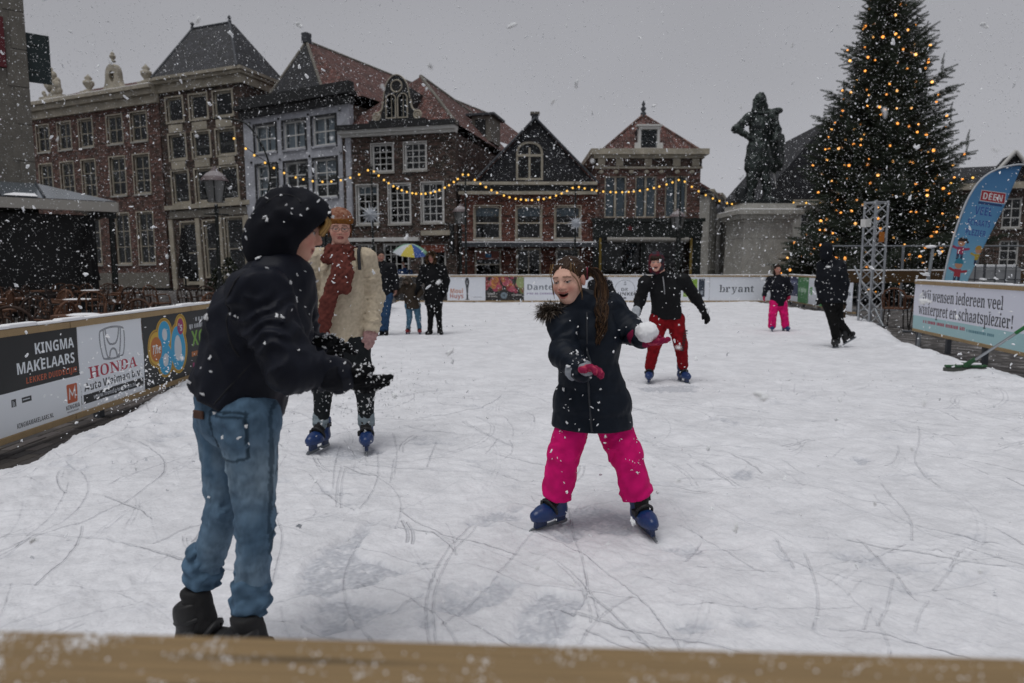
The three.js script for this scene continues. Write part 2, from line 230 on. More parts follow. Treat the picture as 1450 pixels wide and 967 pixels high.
  const nearMap = dataTex(PW, PH, (px, py) => { const x = box[0] + px / sx, z = box[3] - py / sx, k = inNear(z); return tint(x, z, k * iceAt(x, z) + 0.22 * smooth(fbm2(x * 2.2, z * 4, 4), 0.05, 0.5), k * chan(x, z, 1)); });
  nearMap.wrapS = nearMap.wrapT = THREE.ClampToEdgeWrapping; nearMap.repeat.set(1 / 11, 1 / 7.2); nearMap.offset.set(4.4 / 11, -1 / 7.2);
  const farMap = dataTex(1216, 1440, (px, py) => { const x = -4.6 + px / 80, z = -8 - py / 80; return tint(x, z, 0.22 * smooth(fbm2(x * 2.2, z * 4, 4), 0.05, 0.5), 0); });
  farMap.wrapS = farMap.wrapT = THREE.ClampToEdgeWrapping; farMap.repeat.set(1 / 15.2, 1 / 18); farMap.offset.set(4.6 / 15.2, -8 / 18);
  const bump = per(dataTex(512, 512, (x, y) => { const n = 128 + 60 * wrapN(x, y, 512, 40) + 45 * wrapN(x, y, 512, 90) + 22 * (hash(x, y) - 0.5); return [n, n, n]; }, false), 1.1, 1.1);
  const nb = dataTex(PW, PH, (px, py) => { const x = box[0] + px / sx, z = box[3] - py / sx, k = inNear(z), i = k * iceAt(x, z), n = 165 + (1 - 0.75 * i) * (40 * fbm2(x * 12, z * 12, 4) + 20 * fbm2(x * 60, z * 60, 2)) - 100 * k * smooth(chan(x, z, 1), 0.05, 0.7) + 16 * k * chan(x, z, 2); return [n, n, n]; }, false);
  nb.wrapS = nb.wrapT = THREE.ClampToEdgeWrapping; nb.repeat.copy(nearMap.repeat); nb.offset.copy(nearMap.offset);
  const snowy = (map) => std('#ffffff', 0.8, { map, bumpMap: bump, bumpScale: 0.006 });
  tag(structure(mesh('ice_rink', near, std('#ffffff', 0.78, { map: nearMap, bumpMap: nb, bumpScale: 0.028 }))), 'skating ice under trampled snow, cut by blade marks', 'ice rink');
  tag(structure(mesh('ice_rink', far, snowy(farMap))), 'far end of the snow covered skating ice', 'ice rink');
}
// ---------------------------------------------------------------- houses round the square
// local frame of a house: x along the facade, y up, z out of the facade towards the square
function house(name, label, x, z, ry, lean = 0) { const h = thing(name, label, 'house', [x, -0.07, z], ry); h.rotation.order = 'YXZ'; h.rotation.z = lean; return h; }
// a wall with real openings: rectangles [x0, x1, y0, y1] or arched [.., rise]
function wallGeo(pts, holes, thick = 0.3) {
  const s = shapeOf(pts);
  for (const [x0, x1, y0, y1, rise] of holes) {
    const p = new THREE.Path(); p.moveTo(x0, y0); p.lineTo(x1, y0);
    if (rise) { p.lineTo(x1, y1 - rise); p.quadraticCurveTo(x1, y1, (x0 + x1) / 2, y1); p.quadraticCurveTo(x0, y1, x0, y1 - rise); } else { p.lineTo(x1, y1); p.lineTo(x0, y1); }
    p.closePath(); s.holes.push(p);
  }
  return extrude(s, thick).translate(0, 0, -thick);
}
function bars(x0, x1, y0, y1, cols, rows, t, z0, z1) {
  const l = []; for (let i = 1; i < cols; i++) { const x = lerp(x0, x1, i / cols); l.push(B(x - t, x + t, y0, y1, z0, z1)); }
  for (let j = 1; j < rows; j++) { const y = lerp(y0, y1, j / rows); l.push(B(x0, x1, y - t, y + t, z0 - 0.004, z1 + 0.004)); } return l;
}
// frame with glazing bars in an opening; pane, sill and curtains are its pieces
function windowIn(h, [x0, x1, y0, y1, rise], o = {}) {
  const { cols = 1, rows = 2, f = 0.08, m = M.frameWhite, sill = M.stone, curtain, z = -0.12, sash = 0.025, surround } = o;
  const g = [B(x0, x0 + f, y0, y1 - (rise || 0), z - 0.06, z + 0.04), B(x1 - f, x1, y0, y1 - (rise || 0), z - 0.06, z + 0.04), B(x0 + f, x1 - f, y0, y0 + f, z - 0.06, z + 0.036)];
  if (rise) { const c = new THREE.Shape(); c.moveTo(x0, y1 - rise); c.quadraticCurveTo(x0, y1, (x0 + x1) / 2, y1); c.quadraticCurveTo(x1, y1, x1, y1 - rise); c.lineTo(x1 - f, y1 - rise); c.quadraticCurveTo(x1 - f, y1 - f, (x0 + x1) / 2, y1 - f); c.quadraticCurveTo(x0 + f, y1 - f, x0 + f, y1 - rise); g.push(extrude(c, 0.1).translate(0, 0, z - 0.06)); } else g.push(B(x0 + f, x1 - f, y1 - f, y1, z - 0.06, z + 0.036));
  g.push(...bars(x0 + f, x1 - f, y0 + f, y1 - f - (rise || 0) * 0.3, cols, rows, sash, z - 0.04, z + 0.02));
  if (surround) g.push(B(x0 - surround, x0, y0 - surround, y1 + surround, -0.02, 0.03), B(x1, x1 + surround, y0 - surround, y1 + surround, -0.02, 0.03), B(x0, x1, y1, y1 + surround, -0.02, 0.03));
  const w = mesh('window', g, m, h);
  if (rise) { const c = new THREE.Shape(); c.moveTo(x0 + 0.02, y0 + 0.02); c.lineTo(x1 - 0.02, y0 + 0.02); c.lineTo(x1 - 0.02, y1 - rise); c.quadraticCurveTo(x1 - 0.02, y1 - 0.02, (x0 + x1) / 2, y1 - 0.02); c.quadraticCurveTo(x0 + 0.02, y1 - 0.02, x0 + 0.02, y1 - rise); mesh('pane', extrude(c, 0.006).translate(0, 0, z - 0.012), M.glass, w); } else mesh('pane', B(x0 + 0.03, x1 - 0.03, y0 + 0.03, y1 - 0.03, z - 0.013, z - 0.007), M.glass, w);
  if (sill) mesh('sill', B(x0 - 0.06, x1 + 0.06, y0 - 0.09, y0 - 0.002, -0.1, 0.07), sill, w);
  if (curtain) for (const [a, b, c, d] of curtain) {
    const n = Math.max(6, Math.round((b - a) * (x1 - x0) / 0.05)), pl = new THREE.PlaneGeometry((b - a) * (x1 - x0), (d - c) * (y1 - y0), n, 1), p = pl.attributes.position;
    for (let i = 0; i < p.count; i++) p.setZ(i, 0.03 * Math.sin(i * 1.9));
    pl.translate(lerp(x0, x1, (a + b) / 2), lerp(y0, y1, (c + d) / 2), z - 0.2); mesh('curtain', pl, o.curtainM || M.curtain, w);
  }
  return w;
}
function sides(h, w, d, y1, m, x0 = 0) { mesh('interior', B(x0 + 0.31, w - 0.31, 0, y1 - 0.42, -4.4, -4.3), M.room, h); for (let i = 1; i < Math.round(y1 / 3); i++) mesh('floor_slab', B(x0 + 0.31, w - 0.31, y1 * i / Math.round(y1 / 3) - 0.35, y1 * i / Math.round(y1 / 3) - 0.2, -4.29, -0.32), M.room, h); mesh('side_wall', B(x0, x0 + 0.3, 0, y1, -d, -0.302), m, h); mesh('side_wall', B(w - 0.3, w, 0, y1, -d, -0.302), m, h); mesh('back_wall', B(x0 + 0.302, w - 0.302, 0, y1, -d, -d + 0.3), m, h); mesh('ceiling', B(x0 + 0.302, w - 0.302, y1 - 0.4, y1 - 0.2, -d + 0.302, -0.302), M.shopDark, h); }
const snowStrip = (h, x0, x1, y, z0, z1, t = 0.05) => mesh('snow', RB(x0, x1, y, y + t, z0, z1, 0.02), M.snow, h);
function chimney(h, x, y, z, w = 0.7, hh = 1.2, m = M.brickDark) { const c = mesh('chimney', B(x - w / 2, x + w / 2, y, y + hh, z - w / 2, z + w / 2), m, h); mesh('chimney_cap', B(x - w / 2 - 0.06, x + w / 2 + 0.06, y + hh, y + hh + 0.1, z - w / 2 - 0.06, z + w / 2 + 0.06), M.stoneDark, c); }

{ // long red brick house with a carved parapet
  const h = house('town_house', 'long red brick house with tall windows and carved white figures along its cornice', -31.01, -44, -0.396, 0.012);
  const W = 12.35, holes = []; for (const [a, b] of [[1.9, 3.05], [3.85, 5.0], [5.75, 6.9], [8.15, 9.4], [10.1, 11.35]]) holes.push([a, b, 8.35, 9.95], [a, b, 5.4, 7.6], [a, b, 1.4, 4.35]);
  mesh('front_wall', wallGeo([[0, 0], [W, 0], [W, 10.3], [0, 10.3]], holes), M.brickRed, h); sides(h, W, 9, 10.3, M.brickRed);
  for (const r of holes) windowIn(h, r, { m: M.cream, cols: 2, rows: r[3] - r[2] > 2 ? 3 : 2, f: 0.1, sash: 0.02, surround: 0.07 });
  mesh('plinth', B(-0.02, W + 0.02, 0, 0.9, 0.002, 0.06), M.stoneDark, h);
  mesh('cornice', [B(-0.1, W, 10.3, 10.75, -0.3, 0.18), B(-0.2, W, 10.75, 11.05, -0.3, 0.38), B(-0.3, W, 11.05, 11.25, -0.3, 0.55)], M.cream, h);
  snowStrip(h, -0.25, W - 0.05, 11.252, -0.2, 0.5);
  const rf = mesh('roof', polys([[[0, 11.2, 0.2], [W, 11.2, 0.2], [W - 2, 13.1, -4], [2, 13.1, -4]], [[W, 11.2, 0.2], [W, 11.2, -9], [W - 2, 13.1, -5], [W - 2, 13.1, -4]], [[W, 11.2, -9], [0, 11.2, -9], [2, 13.1, -5], [W - 2, 13.1, -5]], [[0, 11.2, -9], [0, 11.2, 0.2], [2, 13.1, -4], [2, 13.1, -5]], [[2, 13.1, -4], [W - 2, 13.1, -4], [W - 2, 13.1, -5], [2, 13.1, -5]]]), M.tile, h);
  chimney(rf, 9.9, 12.2, -4.5);
  // carved crest, urns and an oval cartouche with scrolls
  const crest = (x) => { const l = [B(x - 1.0, x + 1.0, 11.25, 11.5, -0.15, 0.35)], r = rng(3); for (let i = 0; i < 60; i++) { const t = r(), px = (r() - 0.5) * 1.9 * (1 - t * 0.75), s = 0.1 + 0.14 * r(); l.push(new THREE.IcosahedronGeometry(s, 1).scale(1, 1.2, 0.8).translate(x + px, 11.45 + t * 1.3, 0.1 + r() * 0.18)); } l.push(lathe([[0, 0], [0.16, 0.02], [0.2, 0.2], [0.08, 0.36], [0.13, 0.45], [0, 0.55]], 10).translate(x, 12.65, 0.15)); return l; };
  mesh('carved_crest', crest(3.9), M.cream, h);
  const urn = (x, s = 1) => lathe([[0.28, 0], [0.28, 0.1], [0.12, 0.18], [0.3, 0.45], [0.3, 0.62], [0.14, 0.7], [0.22, 0.8], [0.08, 0.95], [0, 1.05]].map(([a, b]) => [a * s, b * s]), 12).translate(x, 11.4, 0.1);
  for (const x of [7.0, 11.7]) mesh('urn', [B(x - 0.4, x + 0.4, 11.25, 11.45, -0.2, 0.4), urn(x)], M.cream, h);
  const cs = new THREE.Shape(); cs.moveTo(-1, 0); cs.quadraticCurveTo(-0.55, 0.15, -0.5, 0.7); cs.quadraticCurveTo(-0.5, 1.4, 0, 1.45); cs.quadraticCurveTo(0.5, 1.4, 0.5, 0.7); cs.quadraticCurveTo(0.55, 0.15, 1, 0);
  const oval = new THREE.Path(); oval.absellipse(0, 0.75, 0.22, 0.33, 0, Math.PI * 2); cs.holes.push(oval);
  mesh('oval_cartouche', [extrude(cs, 0.3, 0.03).translate(9.2, 11.25, 0), urn(9.2, 0.55).translate(0, 1.45, 0.05), B(8.9, 9.5, 11.6, 12.4, -0.05, 0.02)], M.cream, h);
}
{ // narrow dark brick house with a steep slate hip roof
  const h = house('narrow_house', 'narrow dark brick house with cream window frames under a steep grey hipped slate roof', -20.49, -39.6, -0.305, 0.034);
  const x0 = 1.1, W = 6.75, holes = [], up = [[1.65, 2.75], [3.25, 4.4], [4.85, 6.05]];
  for (const [a, b] of up) holes.push([a, b, 9.3, 10.6], [a, b, 7.25, 8.6], [a, b, 4.85, 6.6]);
  const low = [[2.0, 3.0, 0.35, 3.75], [3.55, 4.5, 0.7, 3.75], [5.0, 6.2, 0.5, 3.85]]; holes.push(...low);
  mesh('front_wall', wallGeo([[x0, 0], [W, 0], [W, 10.9], [x0, 10.9]], holes), M.brickDark, h); sides(h, W, 4.5, 10.9, M.brickDark, x0);
  for (const r of holes) windowIn(h, r, { m: M.cream, cols: 1, rows: r[2] < 1 ? 2 : 1, f: 0.1, surround: 0.09, sill: M.cream });
  for (const [a, b] of up) for (const y of [8.72, 6.72]) mesh('panel', B(a + 0.08, b - 0.08, y, y + 0.42, 0.002, 0.06), M.cream, h);
  for (const y of [10.9]) mesh('cornice', [B(x0 - 0.08, W + 0.08, y, y + 0.45, -4.5, 0.14), B(x0 - 0.2, W + 0.2, y + 0.45, y + 0.62, -4.55, 0.32), B(x0 - 0.3, W + 0.3, y + 0.62, y + 0.78, -4.6, 0.45)], M.cream, h);
  mesh('string_course', B(x0 - 0.05, W + 0.05, 4.5, 4.74, 0.002, 0.14), M.cream, h);
  mesh('frieze', B(x0 + 0.2, W - 0.2, 4.0, 4.42, 0.002, 0.07), M.stoneDark, h);
  for (const x of [x0 + 0.25, 3.2, 4.7, 6.5]) mesh('pilaster', B(x - 0.14, x + 0.14, 0, 3.95, 0.002, 0.1), M.cream, h);
  const y = 11.66, a = x0 + 0.1, b = W + 0.1, l = 1.9, r = 4.5, t = 15.0, f = -2.2, k = -2.6, D = -4.2, rf = mesh('roof', polys([[[a, y, 0.45], [b, y, 0.45], [r, t, f], [l, t, f]], [[b, y, 0.45], [b, y, D], [r, t, k], [r, t, f]], [[b, y, D], [a, y, D], [l, t, k], [r, t, k]], [[a, y, D], [a, y, 0.45], [l, t, f], [l, t, k]], [[l, t, f], [r, t, f], [r, t, k], [l, t, k]]]), M.slate, h);
  for (const x of [l, r]) mesh('finial', lathe([[0.1, -0.1], [0.1, 0.1], [0.05, 0.15], [0.12, 0.28], [0, 0.42]], 8).translate(x, t, f), M.lead, rf);
  mesh('ridge', [bar([l, t, f], [r, t, f], 0.08), bar([r, t, f], [b, y, 0.45], 0.07), bar([l, t, f], [a, y, 0.45], 0.07)], M.lead, rf);
}
{ // pale painted house, deep red tile roof with a slate hip to the square
  const h = house('pale_house', 'pale grey painted house with six white sash windows under a red tile roof', -14.78, -37.8, -0.48, 0.008);
  const x0 = 0.5, W = 7.8, holes = [], cols = [[1.35, 2.85], [3.4, 4.9], [5.4, 6.9]];
  for (const [a, b] of cols) holes.push([a, b, 7.35, 8.75], [a, b, 4.8, 6.7]);
  const low = [[1.0, 2.8, 0.4, 3.1], [3.5, 4.6, 0.1, 3.1], [5.2, 7.2, 0.6, 3.1]];
  mesh('front_wall', wallGeo([[x0, 3.55], [W, 3.55], [W, 9.2], [x0, 9.2]], holes), M.white, h);
  mesh('lower_wall', wallGeo([[x0, 0], [W, 0], [W, 3.5], [x0, 3.5]], low), M.brickDark, h); sides(h, W, 24, 9.2, M.brickDark, x0);
  const both = [[0.04, 0.46, 0.02, 0.98], [0.54, 0.96, 0.02, 0.98]];
  holes.forEach((r, i) => { windowIn(h, r, { cols: 2, rows: r[3] - r[2] > 1.5 ? 3 : 2, f: 0.09, sash: 0.03, m: M.frameWhite, curtain: [0, 2, 4].includes(i) ? both : i === 1 ? [[0.03, 0.4, 0.02, 0.98], [0.7, 0.97, 0.02, 0.98]] : i === 5 ? [[0.05, 0.95, 0.6, 0.98]] : null, sill: M.white }); const [a, b, c, d] = r; mesh('outer_frame', [B(a - 0.1, a, c - 0.1, d + 0.1, 0.002, 0.05), B(b, b + 0.1, c - 0.1, d + 0.1, 0.002, 0.05), B(a, b, d, d + 0.1, 0.002, 0.05)], M.black, h); });
  for (const r of low) windowIn(h, r, { cols: 3, rows: 2, m: M.black });
  for (const x of [1.0, 3.1, 5.15, 7.2]) for (const y of [9.0, 6.95]) mesh('wall_anchor', new THREE.CylinderGeometry(0.06, 0.06, 0.05, 8).rotateX(Math.PI / 2).translate(x, y - 0.05, 0.027), M.black, h);
  mesh('cornice', [B(x0 - 0.1, W + 0.1, 9.2, 9.6, -0.3, 0.2), B(x0 - 0.25, W + 0.25, 9.6, 9.8, -0.3, 0.42)], M.black, h);
  mesh('shop_fascia', B(x0, W, 3.2, 3.55, 0.002, 0.22), M.black, h);
  mesh('shop_lamp', B(3.0, 4.2, 4.3, 4.45, 0.002, 0.1), std('#2a4fae', 0.5), h);
  mesh('parapet', B(x0 - 0.1, W + 0.1, 9.802, 10.25, -0.3, 0.16), M.black, h);
  const m = 2.95, e = 9.7, p = 13.5, rf = mesh('roof', polys([[[6.3, e, 0], [W + 0.2, e, -0.8], [m, p, -2.4]], [[W + 0.2, e, -0.8], [W + 0.2, e, -24], [m, p, -24], [m, p, -2.4]], [[1.5, e, -24], [1.9, e, 0], [m, p, -2.4], [m, p, -24]]]), M.tile, h);
  mesh('roof_hip', polys([[[1.9, e, 0], [6.3, e, 0], [m, p, -2.4]]]), M.slateDark, h);
  mesh('ridge', [bar([m, p, -2.4], [m, p, -24], 0.1), bar([m, p, -2.4], [6.3, e, 0], 0.08), bar([m, p, -2.4], [1.9, e, 0], 0.08)], M.stoneDark, rf);
  mesh('finial', B(m - 0.18, m + 0.18, p - 0.1, p + 0.42, -2.6, -2.2), M.lead, rf);
}
{ // dark brick house with the bell-shaped dormer
  const h = house('gabled_house', 'dark brick house with white glazing bars and a black bell shaped dormer with scrolls', -8.32, -34.4, -0.245, 0.004);
  const W = 5.85, holes = [[1.55, 2.68, 5.95, 7.28], [3.25, 4.38, 5.97, 7.28], [0.7, 1.83, 3.45, 5.35], [2.4, 3.53, 3.45, 5.35], [4.1, 5.22, 3.47, 5.37]], low = [[0.3, 1.7, 0.5, 2.5], [2.0, 3.4, 0.5, 2.5], [4.0, 5.3, 0.1, 2.45]];
  mesh('front_wall', wallGeo([[0, 0], [W, 0], [W, 7.65], [0, 7.65]], [...holes, ...low]), M.brickDark, h); sides(h, W, 12, 7.65, M.brickDark);
  holes.forEach((r, i) => windowIn(h, r, { cols: 3, rows: i < 2 ? 4 : 5, f: 0.09, sash: 0.018, curtain: i === 2 ? [[0.05, 0.95, 0.75, 0.98]] : null, surround: 0.04 }));
  low.forEach((r, i) => windowIn(h, r, { cols: i < 2 ? 4 : 1, rows: i < 2 ? 4 : 2, f: 0.1, sash: 0.02 }));
  mesh('shop_board', B(4.05, 5.25, 2.05, 2.4, 0.002, 0.06), std('#7a3f2e', 0.7), h);
  mesh('ledge', B(0.02, 4.0, 2.6, 2.78, 0.002, 0.24), M.frameWhite, h);
  mesh('awning_box', B(4.15, 5.6, 2.85, 3.08, 0.002, 0.3), M.cream, h);
  mesh('cornice', [B(-0.05, W + 0.02, 7.65, 7.78, -0.3, 0.12), B(-0.1, W + 0.05, 7.78, 7.95, -0.3, 0.3)], M.frameWhite, h);
  mesh('gutter', B(-0.15, W + 0.1, 7.952, 8.18, -0.3, 0.45), M.black, h);
  const m = W / 2, rf = mesh('roof', polys([[[W + 0.15, 8.0, 0.2], [W + 0.15, 8.0, -12], [m, 11.2, -12], [m, 11.2, -3.2]], [[-0.15, 8.0, -12], [-0.15, 8.0, 0.2], [m, 11.2, -3.2], [m, 11.2, -12]], [[-0.15, 8.0, 0.2], [W + 0.15, 8.0, 0.2], [m, 11.2, -3.2]], [[W + 0.15, 8, -12], [-0.15, 8, -12], [m, 11.2, -12]]]), M.tile, h);
  mesh('ridge', [bar([m, 11.2, -3.2], [m, 11.2, -12], 0.1), bar([m, 11.2, -3.2], [W + 0.15, 8, 0.2], 0.08)], M.stoneDark, rf);
  // the dormer: bell outline, two arched lights, a roundel, scrolls at the foot
  const bell = (s) => { const p = new THREE.Shape(); p.moveTo(-1.0 * s, 0); p.quadraticCurveTo(-0.72 * s, 0.35, -0.66 * s, 0.9 * s); p.quadraticCurveTo(-0.6 * s, 1.9 * s, 0, 2.05 * s); p.quadraticCurveTo(0.6 * s, 1.9 * s, 0.66 * s, 0.9 * s); p.quadraticCurveTo(0.72 * s, 0.35, 1.0 * s, 0); return p; };
  const d = new THREE.Group(); d.name = 'dormer'; d.position.set(2.98, 8.35, -0.1); h.add(d);
  const arch = (x) => { const p = new THREE.Path(); p.moveTo(x - 0.22, 0.1); p.lineTo(x + 0.22, 0.1); p.lineTo(x + 0.22, 0.95); p.absarc(x, 0.95, 0.22, 0, Math.PI); p.lineTo(x - 0.22, 0.1); return p; };
  const f = bell(1); f.holes.push(arch(-0.3), arch(0.3)); const ro = new THREE.Path(); ro.absellipse(0, 1.55, 0.27, 0.27, 0, 6.2832); f.holes.push(ro);
  mesh('dormer_front', extrude(f, 0.2, 0.02), M.black, d);
  const rim = (x, y, r, r2) => new THREE.TorusGeometry(r, r2, 6, 20).translate(x, y, 0.22);
  mesh('dormer_trim', [rim(0, 1.55, 0.28, 0.035), ...[-0.3, 0.3].flatMap((x) => [B(x - 0.27, x - 0.22, 0.06, 0.95, 0.15, 0.26), B(x + 0.22, x + 0.27, 0.06, 0.95, 0.15, 0.26), B(x - 0.22, x + 0.22, 0.06, 0.11, 0.15, 0.258), new THREE.TorusGeometry(0.245, 0.03, 6, 14, Math.PI).translate(x, 0.95, 0.21), B(x - 0.012, x + 0.012, 0.1, 1.16, 0.12, 0.16)]), ...[-1, 1].flatMap((s) => [rim(s * 1.05, 0.18, 0.18, 0.05), rim(s * 1.05, 0.18, 0.07, 0.05), tube([[s * 0.7, 0.9, 0.2], [s * 0.78, 0.5, 0.2], [s * 0.95, 0.36, 0.2]], 0.05, 10)]), tube([[-0.68, 0.95, 0.24], [-0.55, 1.6, 0.24], [-0.28, 1.96, 0.24], [0, 2.07, 0.24], [0.28, 1.96, 0.24], [0.55, 1.6, 0.24], [0.68, 0.95, 0.24]], 0.03, 24)], M.cream, d);
  mesh('pane', [B(-0.55, 0.55, 0.05, 1.2, 0.06, 0.07), B(-0.3, 0.3, 1.25, 1.85, 0.06, 0.07)], M.glass, d);
  mesh('dormer_body', B(-0.62, 0.62, 0, 1.5, -2.6, -0.02), M.black, d);
  mesh('dormer_foot', B(-1.45, 1.45, -0.18, -0.002, -0.1, 0.3), M.black, d);
  // a box dormer on the side slope
  const s = new THREE.Group(); s.name = 'side_dormer'; s.position.set(W - 1.1, 8.3, -7); h.add(s);
  mesh('side_dormer_body', B(0, 1.1, 0, 1.4, -1.2, 0.8), M.stoneDark, s); mesh('side_dormer_roof', B(-0.3, 1.35, 1.402, 1.52, -1.4, 1.0), M.lead, s); mesh('side_dormer_pane', B(0.2, 0.8, 0.3, 1.2, 0.802, 0.83), M.black, s);
  mesh('wall_lantern', [B(5.55, 5.75, 2.0, 3.4, 0.05, 0.2)], M.black, h);
}
{ // low house with the tile-hung gable
  const h = house('low_house', 'low red brick house with a slate hung gable and tall arched attic window', -2.65, -33, 0, 0);
  const W = 6.62, holes = [[0.85, 2.1, 2.7, 4.25, 0.14], [2.85, 4.05, 2.7, 4.25, 0.14], [4.7, 5.92, 2.7, 4.25, 0.14]], low = [[0.85, 2.13, 0.75, 2.22], [2.85, 4.05, 0.05, 2.25], [4.75, 5.9, 0.6, 2.25]];
  mesh('front_wall', wallGeo([[0.2, 0], [W, 0], [W, 4.8], [0.2, 4.8]], [...holes, ...low]), M.brickWarm, h); sides(h, W, 9, 4.8, M.brickRed, 0.2);
  for (const r of holes) windowIn(h, r, { cols: 1, rows: 2, f: 0.07, m: M.cream, sash: 0.03, surround: 0.04, curtain: [[0.05, 0.95, 0.7, 0.98]], curtainM: M.drape });
  windowIn(h, low[0], { cols: 1, rows: 2, f: 0.08, m: M.cream }); windowIn(h, low[1], { cols: 2, rows: 1, f: 0.08, m: M.cream, sill: null }); windowIn(h, low[2], { cols: 1, rows: 1, f: 0.08, m: M.cream });
  const sb = mesh('shop_board', B(0.95, 2.03, 1.72, 2.12, 0.002, 0.05), std('#70453c', 0.7), h); mesh('shop_mark', B(1.38, 1.66, 1.82, 2.0, 0.052, 0.06), std('#2f6b94', 0.6), sb);
  mesh('canopy', [B(0.25, W + 0.02, 2.38, 2.5, 0.002, 0.75), B(0.22, W + 0.05, 2.3, 2.42, 0.752, 0.8)], M.lead, h); snowStrip(h, 0.3, W, 2.502, 0.05, 0.72, 0.04);
  mesh('fascia', B(0.15, W + 0.03, 4.95, 5.2, -0.05, 0.1), M.black, h); mesh('cornice', [B(0.12, W + 0.05, 4.78, 4.93, -0.3, 0.16), B(0.1, W + 0.05, 5.22, 5.36, -0.3, 0.24)], M.cream, h);
  const m = 3.74, ap = 8.2, y0 = 5.38, hole = [2.84, 4.12, 5.46, 7.25, 0.62];
  mesh('gable', wallGeo([[1.0, y0], [6.58, y0], [m, ap]], [hole], 0.2), M.slateDark, h); windowIn(h, hole, { cols: 2, rows: 1, f: 0.1, m: M.cream, z: -0.06, sill: null, sash: 0.05 });
  mesh('transom', B(2.86, 4.1, 6.55, 6.66, -0.09, 0), M.cream, h);
  const rf = mesh('roof', polys([[[6.8, 5.2, 0.12], [6.8, 5.2, -9], [m, 8.32, -9], [m, 8.32, 0.12]], [[0.7, 5.2, -9], [0.7, 5.2, 0.12], [m, 8.32, 0.12], [m, 8.32, -9]], [[m, 8.22, 0.12], [m, 8.32, 0.12], [6.8, 5.2, 0.12], [6.68, 5.2, 0.12]], [[0.82, 5.2, 0.12], [0.7, 5.2, 0.12], [m, 8.32, 0.12], [m, 8.22, 0.12]], [[6.8, 5.2, -9], [0.7, 5.2, -9], [m, 8.32, -9]]]), M.tile, h);
  mesh('verge', [bar([m, 8.3, 0.12], [6.75, 5.3, 0.12], 0.06), bar([m, 8.3, 0.12], [0.75, 5.3, 0.12], 0.06)], M.lead, rf); chimney(rf, m, 8.2, -0.4, 0.32, 0.35, M.lead);
}
